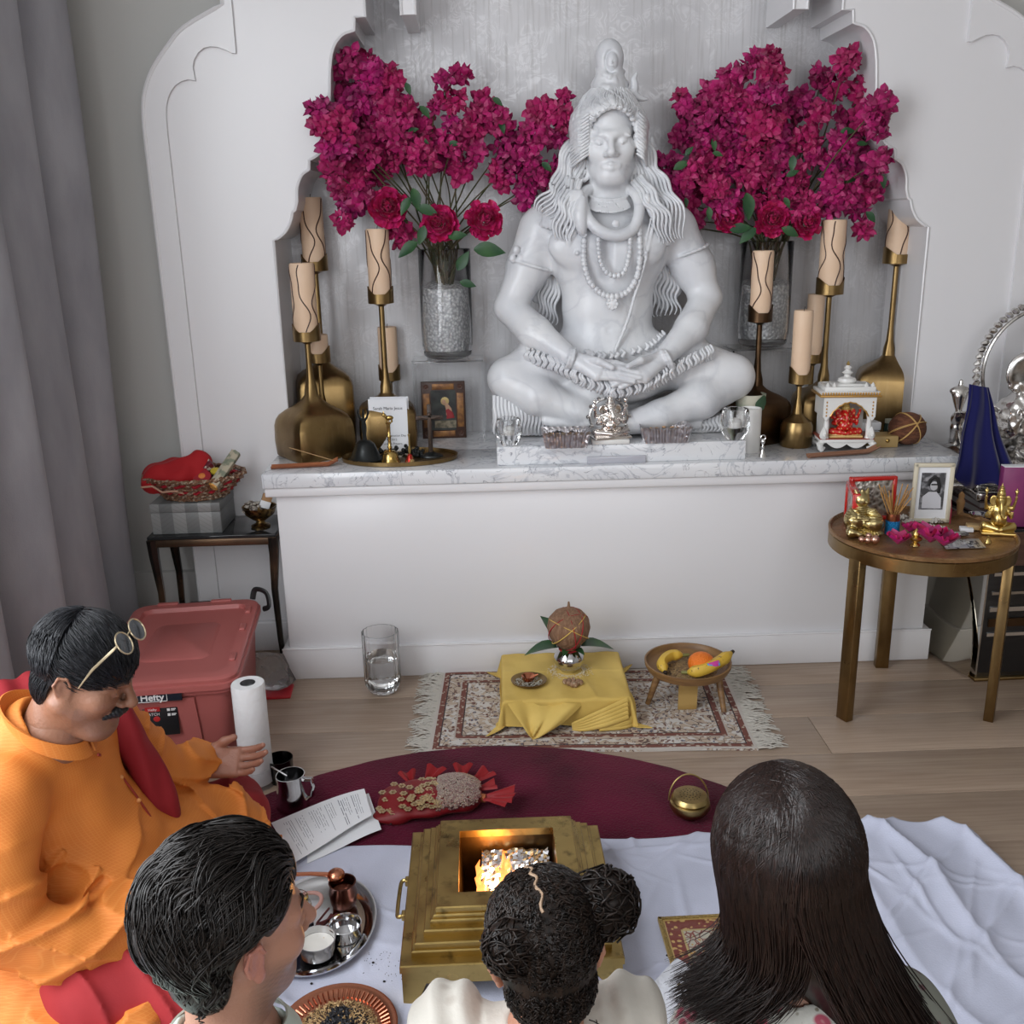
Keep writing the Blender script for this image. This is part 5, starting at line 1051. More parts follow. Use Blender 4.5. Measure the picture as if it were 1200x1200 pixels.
for i, (px, py, w_) in enumerate(((1066,613,.03),(1074,603,.03),(1090,620,.034),(1102,622,.04),(1058,608,.026),(1096,612,.03))):
    t, p = small('carved_shell', ('off-white carved shell behind the brass lamp', 'off-white carved shell under the silver bottle', 'off-white shell in front of the photo frame', 'large pale shell left of the red stick', 'pale shell beside the incense cup', 'pale shell between lamp and frame')[i], 'shell', px, py)
    g = G(); g.sheet(lambda u, v: (w_*(u-.5)*1.6, w_*(v-.5), .004+.012*math.sin(PI*u)*math.sin(PI*v)+.0025*math.sin(u*28)), 16, 8, thick=.002); obj('shell_body', g, shell, t)
dk = M('dark_rosewood', (.10,.035,.025), .4)
t, p = small('divided_tray', 'small divided rosewood tray before the photo frame', 'tray', 1104, 604); g = G(); g.box((0,0,.010), (.075,.05,.004)); 
for x in (-.036,-.012,.012,.036): g.box((x,0,.015), (.003,.05,.012))
for y in (-.024,.024): g.box((0,y,.015), (.075,.003,.012))
g.box((0,0,.004), (.06,.04,.008)); obj('tray_body', g, dk, t)
t, p = small('steel_dish', 'small round steel dish at the back right of the round table', 'dish', 1146, 606); g = G(); g.lathe([(.018,0),(.028,.008),(.030,.014),(.027,.013),(.018,.004),(0,.003)], n=24, cap=False); obj('dish_body', g, steel, t)
t, p = small('open_matchbox', 'open white and tan little box right of the red stick', 'box', 1135, 622); g = G(); g.box((-.008,0,.006), (.04,.03,.012), rz=-.3, bev=.001); obj('drawer', g, paper, t); g = G(); g.box((.022,.012,.010), (.045,.032,.016), rz=-.3, bev=.001); obj('sleeve', g, M('tan_card', (.42,.28,.13), .6), t)
t, p = small('brass_oil_lamp', 'tiny brass oil lamp among the magenta petals', 'lamp', 1074, 640, .01); g = G(); g.lathe([(.016,0),(.014,.004),(.006,.010),(.018,.018),(.020,.024),(.008,.030),(.012,.036),(.009,.044),(.003,.052),(0,.056)], n=18); obj('lamp_body', g, gold, t)
for i, (px, py, r, lab) in enumerate(((1052,640,.042,'small magenta blossom at the front of the round table'), (1090,638,.064,'large magenta blossom right of the tiny brass lamp'), (1106,642,.046,'magenta blossom nearest the silver packet'), (1066,626,.036,'dark magenta petals behind the tiny brass lamp'))):
    p = ont(px, py); t = thing('loose_blossom', lab, 'flower', (p[0], p[1], TT)); rr = random.Random(i)
    for k in range(9):
        a = k*2.4; d = unit([math.cos(a), math.sin(a), .35+.12*(k % 3)]); L_ = r*rr.uniform(.8,1.2); u_ = V3(0,0,1)-d*d[2]; u_ = unit(u_); s_ = np.cross(d, u_); g = G()
        g.sheet(lambda u, v: V3(0,0,.006+.004*(k//3))+d*L_*v+s_*L_*.8*(u-.5)*math.sin(PI*(.15+.75*v))+u_*(.25*L_*(2*u-1)**2+.15*L_*v), 5, 5); obj('petal', g, peo if k % 2 else fl.m, t, fix=False, smooth=60)
t, p = small('foil_packet', 'crumpled silver foil packet at the front of the round table', 'packet', 1130, 640, .012); g = G(); rr = random.Random(2); hh = [[rr.random() for _ in range(20)] for _ in range(20)]
g.sheet(lambda u, v: ((u-.5)*.125+(v-.5)*.02, (v-.5)*.085, .005+.009*hh[int(u*14)][int(v*9)]*math.sin(PI*u)*math.sin(PI*v)), 14, 9, thick=.002); obj('packet_body', g, M('printed_foil', (.72,.72,.73), .3, .8, noise=(70, (.10,.10,.12), .56, .6)), t, smooth=10)
t, p = small('foil_packet', 'small grey packet behind the crumpled silver foil packet', 'packet', 1125, 628, .012); g = G(); g.box((0,0,.004), (.06,.03,.007), rz=.1, bev=.002); obj('packet_body', g, M('grey_print', (.45,.44,.42), .5, noise=(60, (.10,.09,.09), .5, .6)), t)
p = ont(1172, 628); t = thing('golden_figurine', 'golden many-armed seated figurine at the right of the round table', 'figurine', (p[0]+.006, p[1]+.045, TT)); _pq = ganesh_sdf(.165, 90); _pq = (_pq[0]*V3(.72,.85,1), _pq[1]); place_mesh('figure', _pq, (p[0]+.006, p[1]+.035, TT), -.3, gold, t)
t, p = small('brass_bell', 'tiny brass bell by the feet of the golden many-armed figurine', 'bell', 1158, 637, .004); g = G(); g.lathe([(.010,0),(.011,.002),(.008,.008),(.006,.014),(.002,.018),(.004,.022),(0,.026)], n=14); obj('bell_body', g, gold, t)
t = thing('purple_box', 'purple upright cardboard box behind the right edge of the round table', 'box', (1.800, 3.172, .562), -.12); g = G(); g.box((0,0,.105), (.095,.035,.210), bev=.0015); obj('box_body', g, M('purple_card', (.26,.045,.14), .4, noise=(5, (.18,.03,.12), .4, .6)), t); g = G(); g.box((0,0,.2115), (.093,.033,.003)); obj('lid', g, paper, t)
# mirrored pedestal ----------------------------------------------------------
PX, PY = 2.03, 3.42; pd = thing('mirrored_pedestal', 'black and mirrored pedestal behind the round table', 'pedestal', (PX, PY, 0), .03); Wp, Dp, Hp = .62, .56, .56
mir = M('grey_mirror', (.62,.61,.58), .04, 1.0); blk = M('gloss_black_lacquer', (.008,.008,.009), .08, coat=.5)
g = G(); g.box((0,0,Hp/2), (Wp,Dp,Hp-.002), bev=.003); obj('body', g, blk, pd)
g = G(); g.box((-Wp/2-.003,0,Hp/2), (.006,Dp-.004,Hp-.004)); obj('mirror_panel', g, mir, pd)
g = G(); g.sheet(lambda u, v: (-Wp/2-.008-.05*(1-v)**3*math.sin(PI*u*.8+.3), -Dp/2+.01+(Dp-.02)*u*(1-.55*v**1.5)+.25*v*v, .008+(Hp-.05)*v), 20, 20, thick=.003); obj('curved_mirror', g, M('warm_mirror', (.50,.47,.40), .08, 1.0), pd, smooth=60)
g = G(); g.box((0,0,.006), (Wp+.03,Dp+.03,.012), bev=.002); obj('plinth_edge', g, brass_old, pd)
for k, (z, h_, mm) in enumerate(((.40,.012,silver),(.33,.010,mir),(.27,.016,silver),(.22,.030,brass_dark),(.175,.012,silver))): g = G(); g.box((.0,-Dp/2-.003,z), (Wp-.03,.006,h_)); obj('front_strip', g, mm, pd)
g = G(); g.box((0,-Dp/2-.003,.49), (Wp-.01,.006,.12)); obj('front_panel', g, M('walnut_panel', (.13,.07,.045), .4, noise=(5, (.08,.04,.03), .4, .6, (1,1,12))), pd)
for i, (z, h_, rz, lab) in enumerate(((.562,.030,.05,'lower silver-edged book under the silver statue'), (.5925,.026,-.04,'upper silver-edged book under the silver statue'))):
    t = thing('thick_book', lab, 'book', (PX-.03, PY-.03, z), rz); g = G(); g.box((0,.03,h_/2), (.50,.30,h_-.008)); obj('pages', g, M('silver_pages', (.40,.38,.37), .4, .5), t); g = G()
    for zz in (.002, h_-.002): g.box((0,.03,zz), (.51,.31,.004), bev=.001)
    obj('cover', g, M('dark_cover', (.10,.06,.055), .5), t)
# large silver deity ---------------------------------------------------------
sil2 = M('antique_silver', (.66,.64,.62), .22, 1.0, noise=(26, (.22,.20,.18), .52, .70)); GZ = .620
t = thing('silver_statue', 'large silver elephant-headed statue at the right edge, seated with a ribbed halo', 'statue', (PX, PY, GZ)); P, Q = ganesh_sdf(.66, 150, ornate=True, objects=True, low=True); place_mesh('body', (P, Q), (PX, PY-.01, GZ), -.12, sil2, t)
g = G(); HR = .245; hc_ = V3(.0, .07, .430)
for k in range(52):
    a = -1.0+(PI+2.0)*k/51; c_ = hc_+V3(HR*math.cos(a), 0, HR*math.sin(a)); tdir = V3(-math.sin(a), 0, math.cos(a)); g.tube([c_-tdir*.007-V3(.010*math.cos(a),0,.010*math.sin(a)), c_, c_+tdir*.007+V3(.012*math.cos(a),0,.012*math.sin(a))], [.007,.0125,.007], 8)
obj('halo_rope', g, sil2, t); g = G(); g.tube([hc_+V3((HR-.022)*math.cos(a), -.002, (HR-.022)*math.sin(a)) for a in np.linspace(-1.0, PI+1.0, 60)], .007, 8); obj('halo_rim', g, sil2, t)
g = G(); g.tube([(-.33,.02,.10),(-.12,.10,.12)], .075, 20); g.tube([(-.345,.018,.10),(-.33,.02,.10)], [.05,.075], 20); g.tube([(-.36,-.02,.03),(-.10,.04,.03)], .03, 16); g.tube([(.33,.02,.10),(.12,.10,.12)], .075, 20); obj('bolster', g, sil2, t)
# blue cloth hanging over the arm
bc = NT('royal_blue_silk', .7, spec=.15); v0 = bc.obj(); bc.b.inputs['Sheen Weight'].default_value = .4; z_ = bc.sep(v0)[2]; band = bc.math('MULTIPLY', bc.ramp(z_, .095, .07), bc.ramp(bc.wave(bc.obj((1,1,1)), 60, 2, 2, direction='Z'), .45, .6)); patch = bc.ramp(bc.noise(v0, 14, 2), .48, .56); bc.color(bc.mix(bc.math('MULTIPLY', band, patch), (.002,.003,.065), (.17,.14,.08)))
t = thing('blue_silk_cloth', 'royal blue silk cloth with gold border draped over the arm of the silver statue', 'cloth', (PX-.25, PY-.12, GZ)); CT = np.array(lp(1146, 448, 3.25)); CB = V3(0,0,0)
def clothf(u, v):
    top = np.array(lp(1136+22*u, 450+4*u, 3.27)); mid = np.array(lp(1128+38*u, 505, 3.24)); lowp = np.array(lp(1118+76*u, 571-14*(2*u-1)**2+6*math.sin(u*9), 3.22)); w1 = (1-v)**2; w2 = 2*v*(1-v); w3 = v*v; p_ = top*w1+mid*w2+lowp*w3
    return p_-V3(PX-.25, PY-.12, GZ)+V3(.003*math.sin(v*9), -.016*math.sin(u*PI*6+v*3.5+1.5*math.sin(u*7))*(.15+v*.75)-.014*math.sin(u*PI), 0)
g = G(); g.sheet(clothf, 60, 30, thick=.002); obj('drape', g, bc.m, t, smooth=60)
# ================================================================== curtain, console table and storage bin at the left
cg = NT('grey_velvet_curtain', .85); v0 = cg.obj(); n_ = cg.noise(cg.obj((1,1,.35)), 9, 5); cg.color(cg.mix(cg.ramp(n_, .3, .7), (.36,.355,.38), (.27,.265,.29))); cg.b.inputs['Sheen Weight'].default_value = .06; cg.bump(cg.noise(v0, 220, 3), .25, .002)
t = thing('curtain', 'grey full-length velvet curtain hanging in deep folds at the left wall', 'curtain', (-1.40, 3.0, 0))
def cur(u, v):
    y = 3.50-1.12*u; ph = u*2*PI*3.6+.6*math.sin(u*7); z = 2.95*(1-v)+.012; a = .058+.012*v
    return (-1.355+.02*math.sin(v*4+u*9)+a*math.sin(ph)+.012*math.sin(2*ph+1)+1.40-.0, y-3.0+.012*math.sin(ph*1.0+1.2)+.012*math.sin(v*6+u*14), z)
g = G(); g.sheet(cur, 180, 24, thick=.004); obj('drape', g, cg.m, t, smooth=80)
t = thing('sheer_curtain', 'off-white sheer curtain bunched beside the grey curtain at the left edge', 'curtain', (-1.40, 2.2, 0)); g = G(); g.sheet(lambda u, v: (-.0+.02*math.sin(u*40)+.0, .17-.42*u, 2.95*(1-v)+.012), 80, 6, thick=.002); obj('drape', g, M('sheer_offwhite', (.72,.70,.68), .8), t, smooth=80)
g = G(); g.tube([(-1.40,-.3,3.02),(-1.40,3.62,3.02)], .014, 10); t = thing('curtain_rod', 'thin bronze rod carrying the curtains', 'rod', (-1.40, 1.6, 3.02)); obj('rod', g, brass_dark if 'brass_dark' in globals() else M('dark_bronze', (.11,.065,.035), .38, 1.0), t, world=True)
# console
CT_ = .552; bw = M('blackened_bronze', (.035,.030,.026), .22, .7, noise=(5, (.16,.10,.06), .5, .7)); stone_b = M('black_stone_top', (.02,.021,.022), .08)
cx0, cx1, cy0, cy1 = -1.205, -.752, 3.345, 3.590; t = thing('console_table', 'narrow dark bronze console table left of the altar', 'table', ((cx0+cx1)/2, (cy0+cy1)/2, 0))
g = G(); g.box(((cx0+cx1)/2, (cy0+cy1)/2, CT_-.006), (cx1-cx0, cy1-cy0, .012), bev=.002); obj('top', g, stone_b, t, world=True)
g = G()
for y in (cy0+.008, cy1-.008): g.box(((cx0+cx1)/2, y, CT_-.026), (cx1-cx0, .016, .028), bev=.003)
for x in (cx0+.008, cx1-.008): g.box((x, (cy0+cy1)/2, CT_-.026), (.016, cy1-cy0-.032, .028), bev=.003)
obj('apron', g, M('bronze_apron', (.16,.10,.06), .35, .8, noise=(8, (.06,.04,.03), .4, .7)), t, world=True)
for x in (cx0+.014, cx1-.012):
    for y in (cy0+.012, cy1-.014):
        s_ = 1 if x < -1 else -1; g = G(); g.tube([(x,y,CT_-.014),(x+s_*.001,y,CT_-.08),(x+s_*.010,y,.34),(x+s_*.006,y,.15),(x-s_*.002,y,0)], [.021,.018,.013,.011,.011], 6, upv=(0,1,0)); obj('leg', g, bw, t, world=True)
# patterned box
bx = NT('herringbone_grey_veneer', .4); s3 = bx.sep(bx.obj()); col_ = bx.math('FLOOR', bx.math('MULTIPLY', s3[0], 22.0)); par = bx.math('MODULO', bx.math('ABSOLUTE', col_), 2.0); fr = bx.math('FRACT', bx.math('ADD', bx.math('MULTIPLY', s3[2], 60.0), bx.math('MULTIPLY', bx.math('MULTIPLY', s3[0], 40.0), bx.math('SUBTRACT', bx.math('MULTIPLY', par, 2.0), 1.0))))
bx.color(bx.mix(bx.ramp(fr, .85, 1.0, 0, .5), bx.mix(par, (.15,.155,.155), (.25,.255,.25)), (.07,.075,.075)))
t = thing('patterned_box', 'grey herringbone veneer box on the console under the basket', 'box', (-1.068, 3.475, CT_)); g = G(); g.box((0,0,.040), (.245,.20,.079), bev=.002); obj('box_body', g, bx.m, t); g = G(); g.box((0,0,.0965), (.247,.202,.033), bev=.002); obj('lid', g, bx.m, t); BZ = CT_+.1135
# basket with cloth
t = thing('woven_basket', 'braided bronze metallic basket on the patterned box', 'basket', (-1.05, 3.47, BZ)); g = G(); br3 = M('braided_copper_ribbon', (.26,.13,.075), .4, .6, noise=(90, (.50,.40,.30), .5, .6), bump=(160, 1.0)); rdm = M('red_ribbon', (.30,.01,.02), .5)
for k in range(6):
    z = .010+.0145*k; r0 = .098+.012*k; m = 46
    for s2 in (0, PI): g.tube([((r0+.006*math.cos(i*2*PI*17/m+s2))*math.cos(i*2*PI/m)*1.12, (r0+.006*math.cos(i*2*PI*17/m+s2))*math.sin(i*2*PI/m)*.82, z+.006*math.sin(i*2*PI*17/m+s2)) for i in range(m)], .0062, 5, closed=True, mi=1 if k in (2,4) and s2 else 0)
obj('braided_wall', g, [br3, rdm], t); g = G(); g.lathe([(0,.002),(.10,.002),(.10,.008),(0,.008)], n=28, sx=1.12, sy=.82); obj('bottom', g, br3, t)
t = thing('red_folded_cloth', 'red cloth with tan edging heaped over the left of the basket', 'cloth', (-1.09, 3.46, BZ+.05)); B = SDF((-.16,-.12,-.01), (.15,.11,.16), .0035)
B.ell((-.02,.0,.045), (.115,.085,.055), .02); B.ell((.055,.02,.08), (.05,.06,.045), .03); B.ell((-.09,-.01,.02), (.05,.07,.035), .02); B.disp(lambda X, Y, Z: .004*np.sin(X*60+Y*40+np.sin(Z*50))+.003*np.sin(Y*90-X*30)); P, Q = B.mesh(); place = P+np.array((-1.09,3.46,BZ+.04)); raw_mesh('cloth_body', [(place, Q)], M('scarlet_velvet', (.36,.006,.010), .8, sheen=.05), t)
g = G(); g.tube([(-.135,-.04,.0),(-.12,-.085,.012),(-.08,-.088,.016),(-.045,-.100,-.004),(0,-.100,.0),(.03,-.095,-.012)], .004, 6); obj('edging', g, M('tan_edging', (.45,.26,.18), .7), t)
t = thing('red_tin', 'round red tin with a small orange picture inside the basket', 'tin', (-1.005, 3.41, BZ+.085)); g = G(); g.lathe([(.030,-.012),(.032,0),(.030,.006),(0,.007)], n=20, axis=(.1,-.6,.7)); obj('tin_body', g, rdm, t); g = G(); g.lathe([(.012,0),(0,.004)], (0,-.004,.006), 12, axis=(.1,-.6,.7)); obj('picture', g, M('orange_print', (.65,.20,.04), .5), t)
t = thing('printed_packet', 'maroon printed packet tucked behind the red tin', 'packet', (-1.0, 3.45, BZ+.10)); g = G(); g.box((0,0,.012), (.052,.03,.030), rz=.3, rx=.5, ry=-.5, bev=.003); obj('packet_body', g, M('maroon_print', (.12,.01,.02), .5, noise=(60, (.60,.50,.42), .55, .6)), t)
t = thing('yellow_tub', 'small yellow lid in the basket beside the maroon packet', 'lid', (-.965, 3.44, BZ+.095)); g = G(); g.lathe([(.016,0),(.017,.008),(0,.010)], n=16, axis=(0,-.4,.9)); obj('lid_body', g, M('yellow_plastic', (.55,.42,.04), .4), t)
t = thing('incense_packet', 'long rolled incense packet with an orange end lying over the basket rim', 'packet', (-.935, 3.42, BZ+.075)); g = G(); g.tube([(-.022,-.055,-.012),(.045,.04,.085)], .019, 6); obj('wrapper', g, M('floral_wrapper', (.45,.40,.30), .6, noise=(40, (.20,.22,.16), .48, .58)), t); g = G(); g.tube([(-.0245,-.0585,-.0155),(-.022,-.055,-.012)], .0195, 6); obj('orange_end', g, M('orange_end', (.65,.27,.05), .5, noise=(90, (.75,.50,.15), .5, .6)), t)
t = thing('brass_bowl', 'footed engraved brass bowl at the right end of the console', 'bowl', (-.822, 3.44, CT_)); g = G(); g.lathe([(.034,0),(.035,.006),(.018,.014),(.014,.022),(.030,.032),(.052,.050),(.060,.072),(.062,.078),(.058,.077),(.048,.052),(.02,.036),(0,.034)], n=32, cap=False); obj('bowl_body', g, M('engraved_brass', (.30,.19,.07), .35, 1.0, noise=(70, (.10,.06,.03), .48, .56)), t)
rr = random.Random(5); mshell = M('speckled_petal_debris', (.40,.36,.31), .7, noise=(70, (.08,.06,.05), .5, .6))
g = G()
for i in range(34): g.ball((rr.uniform(-.045,.02), rr.uniform(-.035,.035), .062+.028*rr.random()), (rr.uniform(.006,.012), rr.uniform(.005,.009), rr.uniform(.003,.007)), 6, 4)
obj('potpourri', g, mshell, t, kind='stuff')
t = thing('matchbox', 'tan and white matchbox standing in the footed brass bowl', 'box', (-.795, 3.44, CT_+.085)); g = G(); g.box((0,0,.012), (.034,.016,.05), ry=.4, rz=.3, bev=.001); obj('sleeve', g, M('tan_card2', (.36,.20,.09), .6), t); g = G(); g.box((-.004,-.006,.0), (.036,.016,.026), ry=.4, rz=.3, bev=.001); obj('white_band', g, paper_ if 'paper_' in globals() else M('white_paper', (.78,.79,.82), .6), t)
# storage bin
pinkp = M('dusty_red_plastic', (.40,.115,.105), .38, spec=.4); BX, BY, BR = -.985, 2.925, .10; LZ = .345
t = thing('storage_bin', 'large dusty red plastic storage bin with lid behind the man in orange', 'bin', (BX, BY, 0), BR); Wb, Db = .42, .64
def rr_ring(w, d, z, r, n=6):
    out = []
    for (sx, sy, a0) in ((1,1,0),(-1,1,90),(-1,-1,180),(1,-1,270)):
        for k in range(n+1): a = math.radians(a0+90*k/n); out.append(((w/2-r)*sx+r*math.cos(a), (d/2-r)*sy+r*math.sin(a), z))
    return out
def stack(g, rings, capb=True, capt=True):
    n = len(rings[0]); vs = [p for r in rings for p in r]; fs = [(j*n+i, j*n+(i+1) % n, (j+1)*n+(i+1) % n, (j+1)*n+i) for j in range(len(rings)-1) for i in range(n)]
    if capb: fs.append(tuple(range(n-1, -1, -1)))
    if capt: fs.append(tuple(range((len(rings)-1)*n, len(rings)*n)))
    g.add(vs, fs)
g = G(); stack(g, [rr_ring(Wb*.82, Db*.86, 0, .04), rr_ring(Wb*.84, Db*.88, .008, .045), rr_ring(Wb*.93, Db*.95, LZ-.055, .05), rr_ring(Wb*.99, Db*.99, LZ-.05, .05), rr_ring(Wb*.99, Db*.99, LZ-.03, .05)]); obj('tub', g, pinkp, t, smooth=35)
g = G()
for (x, y, w_, d_) in ((.0,-Db*.44,.16,.015),): g.prism([(-.10,0),(.10,0),(.085,LZ-.06),(-.085,LZ-.06)], 0, .012, lambda a, b, c: (a+.0, -Db*.435-.03*b/LZ-c*.7, b))
obj('front_recess_panel', g, pinkp, t)
g = G(); stack(g, [rr_ring(Wb*1.03, Db*1.03, LZ-.034, .06), rr_ring(Wb*1.03, Db*1.03, LZ-.018, .06), rr_ring(Wb*1.0, Db*1.0, LZ-.016, .055), rr_ring(Wb*1.0, Db*1.0, LZ-.006, .055), rr_ring(Wb*.97, Db*.975, LZ-.001, .05), rr_ring(Wb*.93, Db*.95, LZ, .05), rr_ring(Wb*.82, Db*.84, LZ, .035), rr_ring(Wb*.80, Db*.82, LZ-.014, .03)]); obj('lid', g, pinkp, t, smooth=35)
g = G()
for y in (-.18, .05, .2): g.box((Wb*.44, y, LZ+.002), (.018,.05,.010), bev=.003)
for x in (-.1, .08): g.box((x, Db*.475, LZ+.002), (.07,.018,.010), bev=.003)
obj('lid_ribs', g, pinkp, t, kind='stuff'); g = G(); stack(g, [rr_ring(Wb*.5, Db*.45, LZ-.014, .03), rr_ring(Wb*.47, Db*.43, LZ-.009, .03)]); obj('raised_panel', g, pinkp, t)
hb = M('black_plastic', (.012,.012,.013), .35)
g = G(); g.tube([(-.035,Db*.50,LZ-.03),(-.05,Db*.52,LZ-.02),(-.03,Db*.545,LZ-.02),(.03,Db*.545,LZ-.02),(.05,Db*.52,LZ-.02),(.035,Db*.50,LZ-.03)], .008, 8); obj('latch_handle', g, hb, t)
g = G(); P_ = spline([(Wb*.44,Db*.50,LZ-.005),(Wb*.47,Db*.50,LZ+.030),(Wb*.56,Db*.47,LZ+.022),(Wb*.58,Db*.44,LZ-.02),(Wb*.53,Db*.46,LZ-.035)], 5); g.tube(P_, .010, 8, flat=.6); obj('latch_handle', g, hb, t)
g = G(); g.box((-.02,-Db*.503,LZ-.045), (.15,.006,.030), bev=.001); lab_ = obj('brand_label', g, M('navy_label', (.012,.018,.03), .4), t)
wl = M('white_lettering', (.8,.8,.8), .5); text('lettering', 'Hefty', .030, wl, t, (-.028,-Db*.503-.0035,LZ-.054), (PI/2,0,0), ext=.0004, bold=.0006)
g = G(); 
for (x, z, w_, h_) in ((-.028,LZ-.0325,.082,.0016),(-.028,LZ-.0575,.082,.0016),(-.069,LZ-.045,.0016,.026),(.013,LZ-.045,.0016,.026)): g.box((x,-Db*.503-.0036,z), (w_,.0006,h_))
obj('label_outline', g, wl, t)
yb_ = -Db*.470; g = G(); g.box((-.015,yb_-.010,LZ-.125), (.10,.003,.095), rx=-.08, bev=.001); obj('side_label', g, M('black_label', (.01,.011,.013), .4), t)
for k in range(5): g = G(); zz = LZ-.092-.0165*k; g.box((.010,yb_-.0125+.0012*k,zz), (.008,.0012,.008)); g.box((.024,yb_-.0125+.0012*k,zz+.002), (.014,.0012,.0022)); g.box((.0225,yb_-.0125+.0012*k,zz-.002), (.011,.0012,.0018)); obj('label_icon', g, wl, t)
g = G(); g.box((-.035,yb_-.0125,LZ-.088), (.042,.0012,.014)); obj('label_flag', g, M('label_red', (.45,.02,.02), .5), t); text('lettering', 'Hefty', .011, wl, t, (-.035,yb_-.0135,LZ-.092), (PI/2,0,0), ext=.0002)
text('lettering', 'LATCH', .012, wl, t, (-.035,yb_-.0125,LZ-.108), (PI/2,0,0), ext=.0002); g = G(); g.ball((-.026,yb_-.0115,LZ-.120), (.010,.0012,.009), 12, 6); obj('label_heart', g, _mats['label_red'], t)
g = G(); g.box((0,0,.5), (.01,.01,.01)); 
# towel roll, bags
R0 = at(300, 925, z=0); t = thing('paper_towel_roll', 'white quilted paper towel roll standing by the red bin', 'paper towel', (R0[0]+.0, R0[1]+.03, 0)); Hr = at(296, 800, y=R0[1]+.03)[2]
qm = M('quilted_paper', (.78,.78,.79), .8, bump=(60, .25, 1)); g = G(); g.lathe([(.046,.014),(.048,.018),(.048,Hr-.004),(.046,Hr),(.022,Hr)], n=40, cap=False); obj('paper', g, qm, t); g = G(); g.lathe([(.0,Hr-.02),(.022,Hr-.02),(.022,Hr+.001)], n=20, cap=False); obj('core', g, M('foil_wrapped_core', (.30,.30,.31), .25, .9), t)
g = G(); g.lathe([(.046,.001),(.050,.001),(.050,.060),(.0485,.060)], n=32, cap=False); obj('clear_sleeve', g, M('clear_wrap', (.95,.95,.97), .08, trans=.9, ior=1.1), t)
film = M('clear_plastic_film', (.93,.92,.93), .12, trans=.93, ior=1.15, bump=(22, .8))
def bag(name, label, c, r, seed, mat, parent=None):
    rr = random.Random(seed); ph = [rr.uniform(0, 6) for _ in range(6)]; g = G()
    g.lathe([(r*.75,.002),(r,.02),(r*.95,r*.6),(r*.6,r*1.1),(r*.2,r*1.25),(0,r*1.2)], n=40, fn=lambda q, z, a: q*(1+.16*math.sin(3*a+ph[0]+z*30)+.10*math.sin(7*a+ph[1]-z*40)+.05*math.sin(13*a+ph[2])), sy=.7); t = thing(name, label, 'bag', c); obj('film', g, mat, t, smooth=70); return t
p = at(266, 905, z=0); bag('plastic_bag', 'clear plastic bag slumped between red bin and paper towel roll', (p[0]+.01, p[1]+.055, 0), .085, 3, film)
p = at(312, 822, z=0); tt_ = bag('plastic_bag', 'crinkled clear bag over a red packet by the console leg', (p[0]-.02, p[1]+.10, .012), .10, 9, film); t = thing('red_packet', 'flat red packet on the floor under the crinkled clear bag', 'packet', (p[0], p[1]+.06, 0)); g = G(); g.box((0,0,.005), (.16,.10,.010), rz=.05, bev=.003); obj('packet_body', g, M('bright_red_packet', (.45,.01,.02), .4), t)
# ================================================================== rugs, sheet and ritual things on the floor
# round crimson rug
cr = NT('crimson_plush', .9); v0 = cr.obj(); b1 = cr.noise(v0, 3.5, 3); b2 = cr.noise(v0, 140, 2); cr.color(cr.mix(cr.ramp(b1, .38, .62), (.060,.002,.013), (.120,.006,.028))); cr.b.inputs['Sheen Weight'].default_value = .06; cr.b.inputs['Specular IOR Level'].default_value = .1; cr.bump(b2, .7, .006)
RC = (-.02, 1.75); RR = 1.02; g = G(); g.lathe([(0,.013),(RR*.6,.0135),(RR-.012,.013),(RR-.002,.009),(RR,.002),(RR-.003,.001),(0,.001)], n=120, cap=False, fn=lambda r, z, a: r*(1+.0015*math.sin(40*a)+.0012*math.sin(97*a)))
tag(obj('round_rug', g, cr.m, loc=(RC[0], RC[1], 0)), 'round crimson plush rug under the white sheet', 'rug').location = (RC[0], RC[1], 0)
bpy.data.objects['round_rug'].data.transform(Matrix.Translation((RC[0], RC[1], 0)))
# patterned rug
RGX, RGY, RGW, RGD, RGR = .325, 3.013, 1.035, .575, -.045
rg = NT('persian_pattern', .9); o3 = rg.obj(); s3 = rg.sep(o3); ax_ = rg.math('ABSOLUTE', s3[0]); ay_ = rg.math('ABSOLUTE', s3[1]); dx = rg.math('SUBTRACT', RGW/2, ax_); dy = rg.math('SUBTRACT', RGD/2, ay_); d = rg.math('MINIMUM', dx, dy)
warp = rg.vadd(o3, rg.vscale(rg.noise(o3, 9, 2, 0, 1), .07)); f1 = rg.voro(warp, 34, 'DISTANCE_TO_EDGE'); f2 = rg.voro(warp, 60, 'F1'); f3 = rg.voro(warp, 60, 'F1', 'Color'); n3 = rg.noise(warp, 30, 2, 1.5)
fs3 = rg.t.nodes.new('ShaderNodeSeparateColor'); rg.t.links.new(f3, fs3.inputs[0])
field = rg.mix(rg.ramp(n3, .44, .50), (.58,.55,.52), (.46,.37,.29)); field = rg.mix(rg.math('MULTIPLY', rg.ramp(f2, .30, .42, 1, 0), rg.ramp(fs3.outputs[0], .40, .45)), field, (.14,.055,.045)); field = rg.mix(rg.math('MULTIPLY', rg.ramp(f2, .22, .30, 1, 0), rg.ramp(fs3.outputs[1], .62, .66)), field, (.10,.12,.17)); field = rg.mix(rg.math('MULTIPLY', rg.ramp(f1, .02, .045, .9, 0), rg.ramp(n3, .38, .5)), field, (.085,.05,.045)); field = rg.mix(rg.math('MULTIPLY', rg.ramp(f2, .06, .12, 1, 0), .8), field, (.55,.48,.38))
def band(lo, hi): return rg.math('MULTIPLY', rg.math('GREATER_THAN', d, lo), rg.math('LESS_THAN', d, hi))
bord = rg.mix(rg.ramp(rg.voro(warp, 60, 'F1'), .25, .40, 1, 0), (.17,.060,.045), (.44,.36,.29)); bl_ = rg.mix(rg.ramp(n3, .45, .52), (.07,.055,.06), (.30,.14,.11))
